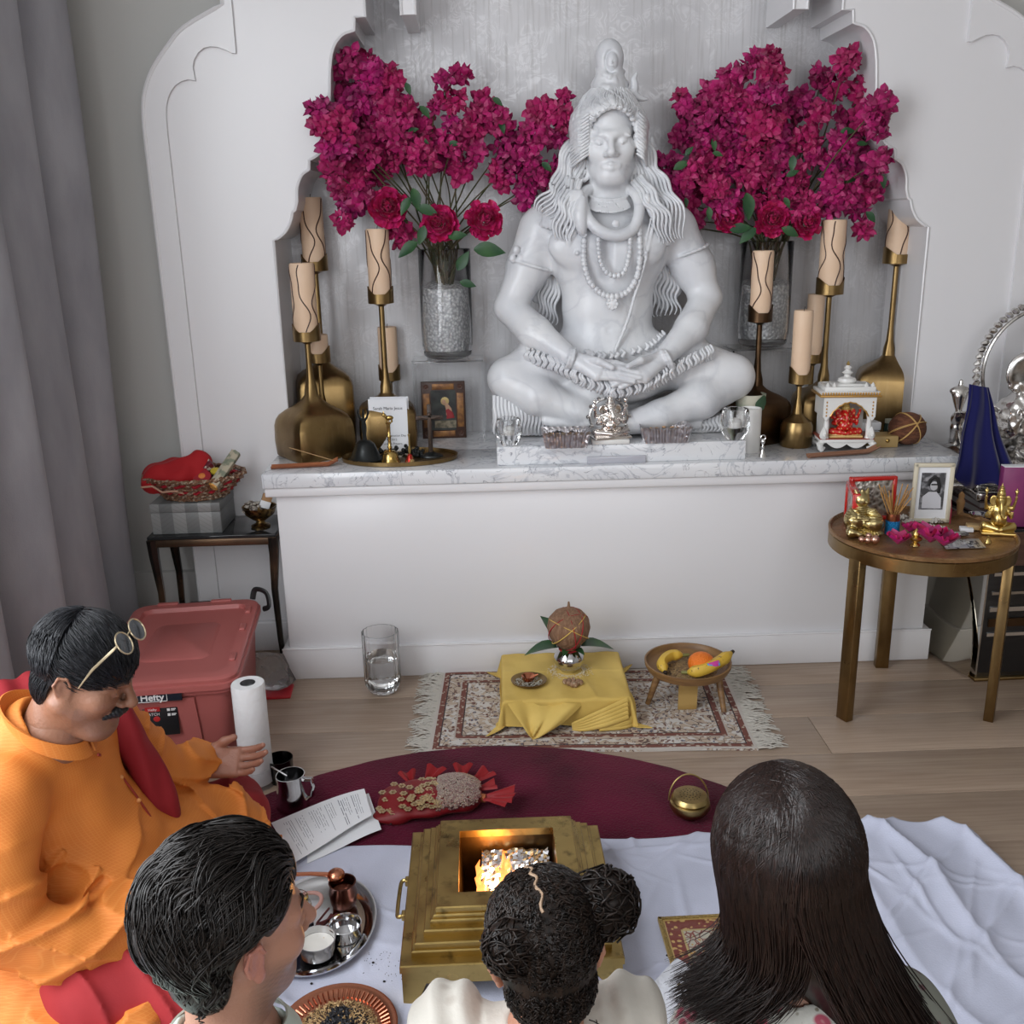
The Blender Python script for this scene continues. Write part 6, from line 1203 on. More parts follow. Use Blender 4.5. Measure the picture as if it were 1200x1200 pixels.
c = rg.mix(band(0, .012), field, (.50,.46,.42)); c = rg.mix(band(.012, .030), c, bord); c = rg.mix(band(.030, .034), c, (.04,.03,.035)); c = rg.mix(band(.075, .080), c, (.45,.40,.35)); c = rg.mix(band(.080, .098), c, bord); c = rg.mix(band(.098, .102), c, (.05,.035,.035)); rg.color(c).bump(rg.noise(o3, 260, 2), .5, .003)
t = thing('patterned_rug', 'small fringed patterned rug in front of the altar', 'rug', (RGX, RGY, 0), RGR)
g = G(); g.sheet(lambda u, v: ((u-.5)*RGW, (v-.5)*RGD, .0085+.0012*math.sin(u*17+v*6)), 50, 26, thick=.0075); obj('pile', g, rg.m, t, smooth=60)
rr = random.Random(31); paths = []; rad = []
for side in (-1, 1):
    for i in range(150):
        y0 = (i/149-.5)*RGD; L_ = (.070 if side < 0 else .085)+rr.uniform(-.02,.02); dr = rr.uniform(-.5,.5)+.35*math.sin(i*.21); pts = []
        for k in range(6): s_ = k/5; pts.append((side*(RGW/2-.004+L_*s_), y0+L_*dr*s_*s_*.9+.004*math.sin(s_*9+i), .0075-.004*s_+.006*math.sin(s_*PI)*rr.random()))
        paths.append(pts); rad.append([.0021,.0024,.0024,.0022,.0020,.0012])
P, Q = strands(paths, rad, 4); R_ = np.array(Matrix.Rotation(RGR, 3, 'Z')); o = raw_mesh('fringe', [(P, Q)], M('cream_fringe', (.52,.49,.44), .9), t, world=False); o['kind'] = 'stuff'
# white sheet
sh = M('white_cotton_sheet', (.52,.54,.66), .85, noise=(6, (.47,.49,.60), .4, .6), bump=(240, .12)); rs = np.random.RandomState(3)
cre = [(rs.uniform(-1.3, 1.3), rs.uniform(.9, 2.3), rs.uniform(0, PI), rs.uniform(.08, .35), rs.uniform(.002, .006)) for _ in range(90)]
cre = [(rs.uniform(-1.3, 1.4), rs.uniform(.9, 2.3), rs.uniform(0, PI), rs.uniform(.06, .34), rs.uniform(.003, .009), rs.uniform(.005, .011)) for _ in range(150)]
def sheet_z(x, y):
    x = np.asarray(x, float); y = np.asarray(y, float); z = .0195+.0022*np.sin(x*9+np.sin(y*7)*2)*np.sin(y*11+1)+.0015*np.sin(x*23+y*17)
    for (cx, cy, a, L_, h_, wd_) in cre:
        dx = x-cx; dy = y-cy; u = dx*math.cos(a)+dy*math.sin(a); v = -dx*math.sin(a)+dy*math.cos(a)+.15*u*u
        z = z+np.where(np.abs(u) < L_, h_*np.exp(-(v/wd_)**2)*np.cos(u/L_*PI/2), 0)
    w_ = np.clip((x-.74)/.30, 0, 1); q = np.sin((x*.95+y*.42)*19+1.6*np.sin(y*5)); z = z+w_*(.016+.030*(1-np.abs(q))**2.2*(.5+.5*np.sin(y*3.1+x)**2)+.016*(1-np.abs(np.sin((x*.6-y)*13+x*5)))**2.5)
    return np.maximum(z, .0165)
U_, V_ = np.meshgrid(np.linspace(0, 1, 421), np.linspace(0, 1, 241)); X_ = -1.30+2.60*U_; YB_ = 2.275+.008*np.sin(X_*13)+np.where(X_ > .6, .02*np.sin((X_-.6)*7)-.10*np.clip((X_-1.17)/.13, 0, 1)**1.5, 0); Y_ = YB_-(YB_-.85)*V_; X_ = X_+.10*V_*np.clip((U_-.8)/.2, 0, 1)
Z_ = sheet_z(X_, Y_); e_ = np.minimum(np.minimum((1-U_)*60, V_*60), 1); Z_ = .003+(Z_-.003)*e_; I_ = np.arange(U_.size).reshape(U_.shape); Qs_ = np.stack([I_[:-1, :-1], I_[1:, :-1], I_[1:, 1:], I_[:-1, 1:]], -1).reshape(-1, 4)
o = raw_mesh('white_sheet', [(np.stack([X_, Y_, Z_], -1).reshape(-1, 3), Qs_)], sh); tag(o, 'large rumpled white sheet spread over the floor under the people', 'sheet')
# yellow-draped stool -------------------------------------------------------
SXc, SYc, SZ = .248, 3.058, .108; st_ = thing('low_stool', 'low wooden stool hidden under the yellow cloth', 'stool', (SXc, SYc, .009)); g = G(); g.box((0,0,.080), (.385,.325,.016), bev=.003); obj('seat', g, oak if False else M('stool_wood', (.22,.13,.07), .5), st_)
for sx in (-1,1):
    for sy in (-1,1): g = G(); g.box((sx*.165,sy*.135,.036), (.03,.03,.072), bev=.003); obj('leg', g, _mats['stool_wood'], st_)
yl = M('yellow_cotton', (.68,.48,.13), .75, noise=(7, (.60,.41,.10), .4, .6)); HW, HD = .205, .178
t = thing('yellow_cloth', 'yellow cotton cloth draped over the low stool with knotted corners', 'cloth', (SXc, SYc, 0), -.015)
def ycl(u, v):
    x = (u-.5)*2; y = (v-.5)*2; X = x*1.55*HW; Y = y*1.6*HD; cx = max(-HW, min(HW, X)); cy = max(-HD, min(HD, Y)); ox = X-cx; oy = Y-cy; over = math.hypot(ox, oy); k = over
    ph = math.sin(x*11+y*3)*.5+math.sin(y*13-x*4)*.5; drop = min(k*1.0, SZ-.016); z = SZ-drop
    if over > 0:
        fx = ox/over; fy = oy/over; bulge = .006+.10*k*(1+.5*ph)*.35; cornr = min(abs(ox), abs(oy))*1.3
        zz = SZ-max(0, k*.92)-.0; z = max(zz, .012+.010*(1+ph)*min(1, k*6)); extra = max(0, k-SZ)*.7
        return (cx+fx*(bulge+extra+cornr*.3), cy+fy*(bulge+extra+cornr*.3), z)
    return (X, Y, SZ+.0015*math.sin(X*60+Y*25)+(.003*math.exp(-((X-.06+Y*.2)/.006)**2))+(.002*math.exp(-((Y-.03)/.006)**2)))
g = G(); g.sheet(ycl, 90, 90, thick=.0025); obj('drape', g, yl, t, smooth=70)
def fold(pts, w, seed=0, n=26):
    """hanging point of cloth: a pleated fan between two edges"""
    A, Bv, T = [np.array(p, float) for p in pts]; g = G()
    g.sheet(lambda u, v: (A*(1-u)+Bv*u)*(1-v)+T*v+np.array([0,-1,0])*(.010*math.sin(u*PI*5+seed)*(1-v*.5)+.022*math.sin(v*PI))+np.array([0,0,.006*math.sin(u*9+v*4)]), n, 16, thick=.0025); return g
obj('front_point', fold([(-.195,-.183,SZ-.006),(.055,-.183,SZ-.018),(-.115,-.255,.014)], 0, 1), yl, t, smooth=70)
obj('left_fold', fold([(-.205,-.10,SZ-.03),(-.20,-.18,.020),(-.232,-.165,.014)], 0, 2), yl, t, smooth=70)
g = G()
for k in range(5): P_ = spline([(.195,-.185-.004*k,SZ-.006-.013*k),(.12,-.205-.004*k,SZ-.030-.011*k),(.05,-.215,.052-.009*k),(.015,-.205,.030-.004*k)], 6); g.tube(P_, [.012-.0007*j/2 if j < 12 else .007 for j in range(len(P_))], 8, flat=.7)
for k in range(3): P_ = spline([(.205,-.06-.04*k,SZ-.03-.015*k),(.222,-.13,.055-.012*k),(.20,-.195,.032-.006*k),(.10,-.215,.020)], 6); g.tube(P_, .013, 8, flat=.7)
o = obj('gathered_folds', g, yl, t, smooth=70); o['kind'] = 'stuff'
# kalash
zc = SZ+.001; p = at(667, 787, z=zc); KX, KY = p[0], p[1]+.012
t = thing('rice_ring', 'scattered rice grains around the steel pot on the yellow cloth', 'rice', (KX, KY, zc)); rr = random.Random(4); g = G()
for i in range(420): a = rr.random()*6.283; r = .046+abs(rr.gauss(0,.014)); g.ball((r*math.cos(a), r*math.sin(a)*.95, .0015), (.0026,.0014,.0012), 5, 3)
o = obj('grains', g, M('rice', (.62,.53,.36), .7), t); o['kind'] = 'stuff'; t['kind'] = 'stuff'
t = thing('steel_pot', 'round polished steel water pot with a red thread at its neck, on the yellow cloth', 'pot', (KX, KY, zc)); g = G(); g.lathe([(.028,0),(.030,.004),(.045,.018),(.053,.038),(.050,.058),(.037,.073),(.031,.080),(.033,.088),(.043,.095),(.041,.096),(.030,.088),(.028,.08),(.045,.055),(.02,.01),(0,.008)], n=40, cap=False); obj('pot_body', g, steel, t)
g = G(); g.tube([(.033*math.cos(a), .033*math.sin(a), .082) for a in np.linspace(0, 2*PI, 25)[:-1]], .003, 6, closed=True); obj('red_thread', g, M('red_thread', (.35,.01,.02), .8), t)
t = thing('coconut', 'coconut bound in red and yellow thread on the steel pot', 'coconut', (KX, KY, zc+.155)); g = G(); g.lathe([(.01,-.070),(.040,-.060),(.066,-.030),(.074,.004),(.068,.036),(.048,.060),(.022,.072),(.007,.076),(.005,.084),(.003,.098),(0,.10)], n=32, fn=lambda r, z, a: r*(1+.015*math.sin(3*a))); obj('husk', g, M('pale_husk', (.36,.21,.125), .85, noise=(26, (.24,.125,.07), .35, .65, (5,5,.8)), bump=(80, .9, 4, (6,6,.6))), t)
for mt, axs in ((M('red_thread', (.35,.01,.02), .8), ((1,.2,.15),(.9,.5,-.4),(-.4,.9,.6))), (M('yellow_thread', (.62,.42,.10), .7), ((.5,.3,.9),(-.7,.2,.8)))):
    g = G()
    for ax in axs: u, v, d = frame(V3(*ax)); g.tube([V3(.0755,.0755,.074)*(u*math.cos(a)+v*math.sin(a)) for a in np.linspace(0, 2*PI, 40)[:-1]], .0017, 5, closed=True)
    obj('thread', g, mt, t)
bt = M('betel_leaf', (.02,.065,.025), .35, noise=(12, (.04,.10,.03), .4, .6)); t = thing('betel_leaves', 'dark green betel leaves fanned under the thread-bound coconut', 'leaves', (KX, KY, zc+.09))
for (a, el, L_) in ((PI*1.03,.05,.125),(-.05,.12,.125),(2.35,.9,.125),(-1.9,.10,.045),(.9,.3,.10),(-.9,.1,.05)): leaf(t, np.array((KX,KY,zc+.088))+.025*V3(math.cos(a), math.sin(a), 0), V3(math.cos(a)*math.cos(el), math.sin(a)*math.cos(el), math.sin(el)+.12), V3(0,0,1), L_, L_*.36, bt, 'leaf', .35)
p = at(620, 802, z=zc); t = thing('small_brass_plate', 'small brass dish holding rice and a copper lamp on the yellow cloth', 'plate', (p[0], p[1]+.01, zc)); g = G(); g.lathe([(0,.001),(.046,.001),(.058,.008),(.061,.014),(.058,.014),(.045,.004),(0,.004)], n=36, cap=False, sy=.95); obj('plate_body', g, brass_old, t); g = G(); rr = random.Random(3)
for i in range(160): a = rr.random()*6.28; r = .046*math.sqrt(rr.random()); g.ball((r*math.cos(a), r*math.sin(a), .006), (.003,.0018,.0016), 5, 3)
o = obj('rice', g, M('grey_rice', (.42,.40,.34), .7), t); o['kind'] = 'stuff'; q = p
t = thing('copper_lamp', 'tiny copper lamp glinting in the small brass dish', 'lamp', (q[0]-.004, q[1]+.012, zc+.007)); g = G(); g.lathe([(.012,0),(.020,.008),(.024,.020),(.020,.019),(.010,.008),(0,.006)], n=20, cap=False, fn=lambda r, z, a: r*(1+.12*math.cos(a))); g.tube([(.02,0,.018),(.035,.002,.022)], .003, 6); obj('lamp_body', g, M('bright_copper', (.60,.22,.12), .22, 1.0), t)
t = thing('nut_cluster', 'small heap of brown areca nuts in front of the steel pot', 'nuts', (at(671,803,z=zc)[0], at(671,803,z=zc)[1], zc)); 
for i, (x, y) in enumerate(((-.024,.010),(-.010,.016),(.004,.018),(.020,.008),(.027,.0),(-.012,-.002),(.004,.002),(.014,-.006),(-.002,-.014),(.008,-.016))): g = G(); g.ball((x,y,.0095), (.0095,.009,.0098), 10, 7); obj('nut', g, M('areca_nut', (.26,.15,.085), .6, noise=(90, (.50,.40,.28), .55, .65)), t)
# wooden tripod bowl with fruit --------------------------------------------
BWX, BWY, BWZ = .672, 3.045, .150; wdb = M('turned_mango_wood', (.25,.135,.05), .45, noise=(8, (.15,.075,.03), .4, .65, (1,1,9))); t = thing('tripod_bowl', 'shallow turned wooden bowl on three legs holding fruit', 'bowl', (BWX, BWY, .009))
g = G(); g.lathe([(0,BWZ-.045),(.10,BWZ-.045),(.136,BWZ-.036),(.146,BWZ-.018),(.147,BWZ-.006),(.141,BWZ-.006),(.137,BWZ-.020),(.12,BWZ-.032),(0,BWZ-.034)], n=60, cap=False); obj('bowl_body', g, wdb, t)
for (a, x2, y2) in ((3.35,-.140,-.030),(-.45,.105,-.105)): g = G(); x1 = .105*math.cos(a); y1 = .105*math.sin(a); g.tube([(x1,y1,BWZ-.04),(x2*1.0,y2,0)], [.013,.009], 10); obj('leg', g, wdb, t)
g = G(); g.prism([(-.033,0),(.030,0),(.032,BWZ-.04),(-.032,BWZ-.04)], -.004, .004, lambda a, b, c: (a-.012, c-.075, b)); o = obj('leg', g, M('honey_wood', (.42,.27,.09), .4, noise=(5, (.33,.20,.06), .4, .6, (1,1,6))), t); o['label'] = 'flat wide pale leg'
FZ = .009+BWZ-.033; rr = random.Random(6); t = thing('grain_heap', 'heap of grain and crumbs in the tripod bowl', 'grain', (BWX, BWY, FZ)); g = G(); g.lathe([(.105,0),(.08,.008),(.03,.013),(0,.014)], n=24)
for i in range(220): a = rr.random()*6.28; r = .09*math.sqrt(rr.random()); g.ball((r*math.cos(a), r*math.sin(a), .013-.06*r), (.0035,.0028,.0025), 5, 3, mi=rr.choice((0,0,1)))
o = obj('grains', g, [M('tan_grain', (.30,.20,.09), .8, noise=(120, (.16,.10,.05), .4, .6)), M('dark_grain', (.07,.045,.03), .8)], t); o['kind'] = 'stuff'; t['kind'] = 'stuff'
ban = NT('banana_skin', .5); bs = ban.obj(); ban.color(ban.mix(ban.ramp(ban.noise(bs, 60, 3), .62, .68), (.66,.42,.05), (.12,.06,.02)))
def banana(label, pts, r, tipc=True):
    P_ = spline(pts, 6); m = len(P_); t = thing('banana', label, 'fruit', tuple(P_[0])); o0 = P_[0]
    g = G(); g.tube([p-o0 for p in P_], [r*max(.35, min(1, 4.5*i/(m-1)+.30, 4.5*(1-i/(m-1))+.30)) for i in range(m)], 6); obj('peel', g, ban.m, t, smooth=60)
    g = G(); e = unit(P_[-1]-P_[-2]); g.tube([P_[-1]-o0, P_[-1]-o0+e*.012], [r*.38, r*.30], 6); obj('tip', g, M('banana_tip', (.03,.02,.015), .7), t)
    g = G(); e = unit(P_[0]-P_[1]); g.tube([V3(0,0,0), e*.022+V3(0,0,.004)], [r*.35, r*.28], 6); obj('stalk', g, M('banana_stalk', (.18,.17,.04), .6), t); return t, P_
def pa(px, py, z): return at(px, py, z=z)
banana('short banana at the left of the tripod bowl with its stalk to the back', [pa(800,768,FZ+.035), pa(786,768,FZ+.038), pa(776,776,FZ+.034), pa(779,787,FZ+.020)], .0185)
tb_, PB = banana('long banana resting across the right rim of the tripod bowl', [pa(806,788,FZ+.020), pa(822,785,FZ+.034), pa(842,776,FZ+.048), pa(857,765,FZ+.062)], .0200)
g = G(); mid = PB[10]-PB[0]; g.box(tuple(mid+V3(-.002,-.0165,.010)), (.042,.002,.018), rz=.2, ry=-.18, rx=-.4, bev=.0006); st__ = obj('sticker', g, M('banana_sticker', (.55,.05,.30), .4, noise=(30, (.02,.35,.65), .48, .52)), tb_)
t = thing('orange', 'orange resting in the tripod bowl behind the long banana', 'fruit', (*pa(822,776,FZ+.040)[:2], FZ+.036)); g = G(); g.ball((0,0,0), (.045,.044,.039), 24, 16); obj('peel', g, M('orange_peel', (.80,.18,.01), .45, bump=(260, .5, 1)), t)
# glass carafe
p = at(448, 817, z=0); t = thing('glass_carafe', 'ribbed glass carafe half filled with water near the altar base', 'carafe', (p[0], p[1]+.045, 0)); Hc = .232; rib = lambda r, z, a: r*(1+.022*math.cos(18*a)) if z > .01 else r
g = G(); g.lathe([(0,.001),(.030,.001),(.050,.010),(.062,.035),(.064,.06),(.064,Hc-.004),(.0635,Hc),(.0605,Hc),(.0595,.06),(.055,.035),(.03,.020),(0,.016)], n=72, cap=False, fn=rib); obj('glass_body', g, glass, t, smooth=60); g = G(); g.lathe([(0,.0165),(.03,.021),(.0545,.036),(.0585,.06),(.0585,.135),(0,.135)], n=48, cap=False); obj('water', g, M('water', (.97,.99,1), .0, trans=1.0, ior=1.33), t)
# milk jug and cup, burner -------------------------------------------------
p = at(343, 955, z=.013); t = thing('milk_jug', 'polished steel milk jug beside the paper towel roll', 'jug', (p[0]-.005, p[1]+.04, .014)); g = G(); g.lathe([(.043,0),(.046,.004),(.046,.02),(.042,.06),(.038,.085),(.040,.105),(.0375,.105),(.036,.085),(.04,.05),(.04,.008),(0,.006)], n=40, cap=False, fn=lambda r, z, a: r*(1+(.10*max(0, math.cos(a+2.3))**6 if z > .08 else 0))); obj('jug_body', g, steel, t); g = G(); g.tube([(.036,-.008,.092),(.060,-.014,.095),(.066,-.015,.075),(.060,-.014,.045),(.044,-.010,.030)], .006, 8, flat=1.6); obj('handle', g, steel, t); g = G(); g.tube([(-.01,.0,.10),(-.055,.01,.125)], .002, 5); obj('spoon_handle', g, steel, t)
p = at(322, 925, z=.0); t = thing('steel_cup', 'dark steel cup half hidden behind the milk jug', 'cup', (p[0]+.01, p[1]+.05, .001)); g = G(); g.lathe([(.034,0),(.038,.03),(.040,.075),(.037,.075),(.03,.01),(0,.008)], n=32, cap=False); obj('cup_body', g, M('dark_steel', (.06,.06,.06), .2, 1.0), t)
p = at(811, 965, z=.013); t = thing('incense_burner', 'round brass incense burner with pierced lid and hoop handle on the crimson rug', 'burner', (p[0], p[1]+.035, .014)); ob = M('olive_brass', (.42,.31,.13), .32, 1.0, noise=(12, (.19,.13,.05), .4, .6)); g = G(); g.lathe([(.026,0),(.030,.006),(.048,.018),(.056,.034),(.054,.046),(.046,.052),(0,.052)], n=40); obj('bowl_body', g, ob, t); g = G(); g.lathe([(.050,.052),(.052,.056),(.048,.064),(.045,.067),(0,.070)], n=36); obj('pierced_lid', g, ob, t); g = G()
for r_, n_ in ((.009,6),(.018,12),(.027,18),(.036,24)):
    for i in range(n_): a = 2*PI*i/n_+r_*40; g.lathe([(.0021,0),(.0,.0002)], (r_*math.cos(a), r_*math.sin(a), .0697-.0035*(r_/.041)**2), 6, cap=False)
o = obj('pierced_holes', g, M('hole_black', (.01,.01,.008), .9), t); o['kind'] = 'stuff'; g = G(); g.tube([(.055*math.cos(a), .018+.012*math.sin(a), .040+.072*math.sin(a)) for a in np.linspace(0, PI, 24)], .0024, 6); obj('hoop_handle', g, ob, t)
# sequinned red pouch ------------------------------------------------------
RX_, RY_ = -.165, 2.44; t = thing('sequinned_cloth', 'red and silver sequinned ornamental cloth lying on the crimson rug', 'ornament', (RX_, RY_, .014)); B = SDF((-.19,-.13,-.002), (.19,.12,.07), .0032)
B.ell((-.05,.0,.022), (.115,.085,.034), .02); B.ell((.05,.015,.026), (.085,.085,.036), .02); B.ell((-.13,-.06,.012), (.05,.03,.018), .03); B.disp(lambda X, Y, Z: .0025*np.sin(X*60+Y*25)+.002*np.sin(Y*80)); P, Q = B.mesh(); Pw = P+np.array((RX_,RY_,.014))
raw_mesh('cloth_body', [(Pw, Q)], M('sequin_red', (.17,.003,.006), .5, sheen=.05), t); rr = random.Random(12); gs = G(); gr_ = G()
def ztop(x, y):
    e = 0
    for (cx, cy, rx, ry, rz, z0) in ((-.05,0,.115,.085,.034,.022),(.05,.015,.085,.085,.036,.026),(-.13,-.06,.05,.03,.018,.012)):
        q = 1-((x-cx)/rx)**2-((y-cy)/ry)**2
        if q > 0: e = max(e, z0+rz*math.sqrt(q))
    return e
for i in range(1900):
    x = rr.uniform(.005,.125); y = rr.uniform(-.075,.10); z = ztop(x, y)
    if z > .01: gs.ball((x,y,z+.0045), (.0046,.0046,.003), 5, 3, mi=rr.choice((0,0,1)))
o = obj('sequin_band', gs, [M('sequin_silver', (.62,.52,.44), .25, .9), M('sequin_rose', (.42,.28,.26), .3, .9)], t); o['kind'] = 'stuff'
for i in range(60):
    x = rr.uniform(-.165,.01); y = rr.uniform(-.075,.075); z = ztop(x, y)
    if z > .01:
        for k in range(6): a = k*PI/3; gr_.ball((x+.0075*math.cos(a), y+.0075*math.sin(a), z+.0045), (.0045,.0045,.0022), 6, 3)
        gr_.ball((x, y, z+.0065), .003, 6, 4)
o = obj('gold_appliques', gr_, M('pale_gold_applique', (.60,.47,.28), .3, .8), t); o['kind'] = 'stuff'
for k, (x, y, a, L_) in enumerate(((-.075,.075,1.9,.05),(-.03,.085,1.1,.06),(.07,.095,1.5,.055),(.105,.07,.7,.06),(.12,.03,.2,.05),(.135,-.015,-.15,.085),(.15,-.02,-.5,.07))):
    d = V3(math.cos(a), math.sin(a), .25); s_ = unit(np.cross(d, V3(0,0,1))); g = G(); c0 = V3(x, y, .022); g.sheet(lambda u, v: c0+d*L_*v+s_*(u-.5)*L_*(.35+.9*v)*.9+V3(0,0,.006*math.sin(u*PI*3)+.006), 10, 8, thick=.001); obj('net_frill', g, M('red_net', (.24,.003,.006), .6, sheen=.05), t, smooth=60)
g = G(); g.tube([(.115,-.005,.026),(.14,-.012,.026)], [.014,.012], 10); obj('bead_tie', g, M('orange_beads', (.50,.16,.06), .4, .4, bump=(150, 1)), t)
# papers
pp = [at(318,968,z=.028), at(428,928,z=.040), at(447,970,z=.026), at(346,1012,z=.026)]
def sheetpaper(label, c, dz, rz0):
    A, Bq, Cq, Dq = [np.array(q) for q in c]; o0 = (A+Bq+Cq+Dq)/4; t = thing('printed_sheet', label, 'paper', tuple(o0)); g = G(); f = lambda u, v: (A*(1-u)*(1-v)+Bq*u*(1-v)+Cq*u*v+Dq*(1-u)*v)-o0+V3(0,0,dz+.010*math.sin(u*PI*1.1)*(1-.5*v)-.004*math.sin(u*5)); g.sheet(f, 24, 12, thick=.0006); obj('paper_sheet', g, paper, t, smooth=60); return t, f
s2 = [at(360,968,z=.022), at(432,930,z=.034), at(447,973,z=.024), at(360,1012,z=.022)]; sheetpaper('lower printed sheet under the other on the crimson rug', s2, 0, 0)
s1 = [at(318,966,z=.030), at(427,926,z=.050), at(436,958,z=.040), at(346,1012,z=.030)]; t, f = sheetpaper('upper printed sheet full of small text beside the steel jug', s1, .004, 0)
g = G(); rr = random.Random(2)
for i in range(34):
    u0 = .10+i*.0245; gap = i in (4, 9, 10, 17, 22, 23, 29); bold = i in (24, 25, 30); v1 = rr.uniform(.5,.95) if not bold else .9
    if gap: continue
    n_ = 16; vs = []
    for k in range(n_+1):
        v = .12+(v1-.12)*k/n_; w_ = .0045 if not bold else .008; a = f(u0, v); b_ = f(u0+w_, v); nz = V3(0,0,.0007); vs += [a+nz, b_+nz]
    fs = [(2*k, 2*k+1, 2*k+3, 2*k+2) for k in range(n_) if rr.random() > .16]; g.add(vs, fs)
o = obj('text_lines', g, M('grey_print_ink', (.16,.16,.20), .8), t, fix=False); o['kind'] = 'stuff'
# havan kund -----------------------------------------------------------------
HX, HY = .027, 1.935; hb_ = NT('tarnished_brass_sheet', .34, metal=1.0); v0 = hb_.obj(); c = hb_.mix(hb_.ramp(hb_.noise(v0, 5, 6, 1.0), .35, .68), (.50,.36,.13), (.31,.22,.08)); c = hb_.mix(hb_.ramp(hb_.noise(v0, 30, 5), .56, .72, 0, .7), c, (.12,.085,.035)); hb_.color(c).rough(hb_.ramp(hb_.noise(v0, 12, 4), .3, .7, .24, .44)).bump(hb_.noise(v0, 18, 3), .10, .006)
kd = thing('fire_altar', 'stepped square brass fire pit with side handles at the centre of the sheet', 'fire pit', (HX, HY, .018), .005); hm = hb_.m
SQ = lambda a, z: [(-a,-a,z),(a,-a,z),(a,a,z),(-a,a,z)]
def frame_ring(parent, name, ao, ai, z0, z1, lab=None):
    """one mitred step: outer wall, flat top, sloping inner face"""
    g = G(); rings = [SQ(ao, z0), SQ(ao, z1-.0025), SQ(ao-.0025, z1), SQ(ai, z1), SQ(ai, z0)]; vs = [p for r in rings for p in r]; g.add(vs, [(j*4+i, j*4+(i+1) % 4, (j+1)*4+(i+1) % 4, (j+1)*4+i) for j in range(4) for i in range(4)]); return obj(name, g, hm, parent, smooth=20)
B0 = .062
for sgn in range(4):
    R_ = np.array(Matrix.Rotation(sgn*PI/2, 3, 'Z')); g = G(); a = .232; pts = [(-a,B0+.022),(a,B0+.022),(a,0),(a-.030,0),(a-.050,B0-.012),(-a+.050,B0-.012),(-a+.030,0),(-a,0)]; g.prism(pts, 0, .003, lambda x, z, y: tuple(R_@V3(x, -a-.0005+y, z))); obj('apron_with_feet', g, hm, kd, smooth=20)
frame_ring(kd, 'lower_step', .236, .190, B0+.018, B0+.036); frame_ring(kd, 'lower_riser', .212, .175, B0+.030, B0+.052); frame_ring(kd, 'middle_step', .205, .165, B0+.050, B0+.066); frame_ring(kd, 'middle_riser', .186, .150, B0+.060, B0+.082); frame_ring(kd, 'upper_step', .172, .125, B0+.080, B0+.096); frame_ring(kd, 'upper_riser', .166, .12, B0+.09, B0+.104); frame_ring(kd, 'top_frame', .160, .112, B0+.100, B0+.118)
g = G(); rings = [SQ(.113, B0+.117), SQ(.108, B0+.02), SQ(.106, .016)]; vs = [p for r in rings for p in r]; g.add(vs, [(j*4+i, j*4+(i+1) % 4, (j+1)*4+(i+1) % 4, (j+1)*4+i) for j in range(2) for i in range(4)]+[(8,9,10,11)]); obj('fire_basin', g, M('scorched_brass', (.20,.13,.055), .35, 1.0, noise=(9, (.05,.035,.02), .4, .65)), kd, smooth=20)
for sx in (-1,1): g = G(); g.tube(spline([(sx*.237,-.06,B0+.024),(sx*.252,-.062,B0+.020),(sx*.256,-.03,B0+.012),(sx*.256,.03,B0+.012),(sx*.252,.062,B0+.020),(sx*.237,.06,B0+.024)], 4), .0048, 8); g.box((sx*.239,-.06,B0+.022), (.010,.020,.016), bev=.002); g.box((sx*.239,.06,B0+.022), (.010,.020,.016), bev=.002); obj('side_handle', g, hm, kd)
# foil liner and flames
rr = random.Random(9); NN = 26; hgt = [[rr.random() for _ in range(NN+1)] for _ in range(NN+1)]
def foilf(u, v): a = hgt[int(v*NN)][int(u*NN)]; x = -.062+.160*u; y = -.085+.165*v; return (x+.004*(a-.5), y+.004*(hgt[int(u*NN)][int(v*NN)]-.5), .078+.050*math.sin(min(v*1.15, 1)*PI*.52)+.009*a)
t = thing('foil_liner', 'crumpled aluminium foil packet lying in the brass fire pit', 'foil', (HX, HY+.02, .018)); g = G(); g.sheet(foilf, NN, NN, thick=.001); obj('foil_sheet', g, M('bright_foil', (.85,.85,.87), .22, 1.0), t, smooth=12)
g = G(); t = thing('charred_wood', 'charred wood and ash at the left of the foil in the fire pit', 'ash', (HX-.075, HY-.03, .03))
for i in range(60): g.ball((rr.uniform(-.03,.035), rr.uniform(-.05,.04), .012+.03*rr.random()), (rr.uniform(.004,.011), rr.uniform(.004,.010), .005), 6, 4)
o = obj('ash_pieces', g, M('ash_grey', (.10,.09,.08), .9, noise=(90, (.35,.33,.30), .5, .6)), t); o['kind'] = 'stuff'; t['kind'] = 'stuff'
fm = NT('flame', .5); fm.color((0,0,0)); v0 = fm.obj(); zf = fm.sep(v0)[2]; em = fm.mix(fm.ramp(zf, .10, .18), (1.0,.42,.10), (1.0,.12,.02)); fm.t.links.new(em, fm.b.inputs['Emission Color']); fm.b.inputs['Emission Strength'].default_value = 2.6; fm.b.inputs['Alpha'].default_value = .55
t = thing('flames', 'small orange flames licking over the foil in the fire pit', 'fire', (HX-.03, HY+.0, .018))
for i in range(9):
    x = rr.uniform(-.045,.03); y = rr.uniform(-.04,.04); h_ = rr.uniform(.045,.085); g = G(); g.tube([(x,y,.095),(x+.004,y,.095+h_*.35),(x-.006+.012*rr.random(),y,.095+h_*.7),(x+.008*rr.random(),y,.095+h_)], [.008,.010,.005,.0005], 8, flat=.5); obj('flame_tongue', g, fm.m, t, smooth=70)
fl_ = bpy.data.lights.new('fire_glow', 'POINT'); fl_.energy = 1.6; fl_.color = (1,.42,.12); fl_.shadow_soft_size = .03; o = bpy.data.objects.new('fire_glow', fl_); COL.objects.link(o); o.location = (HX-.03, HY+.01, .17)
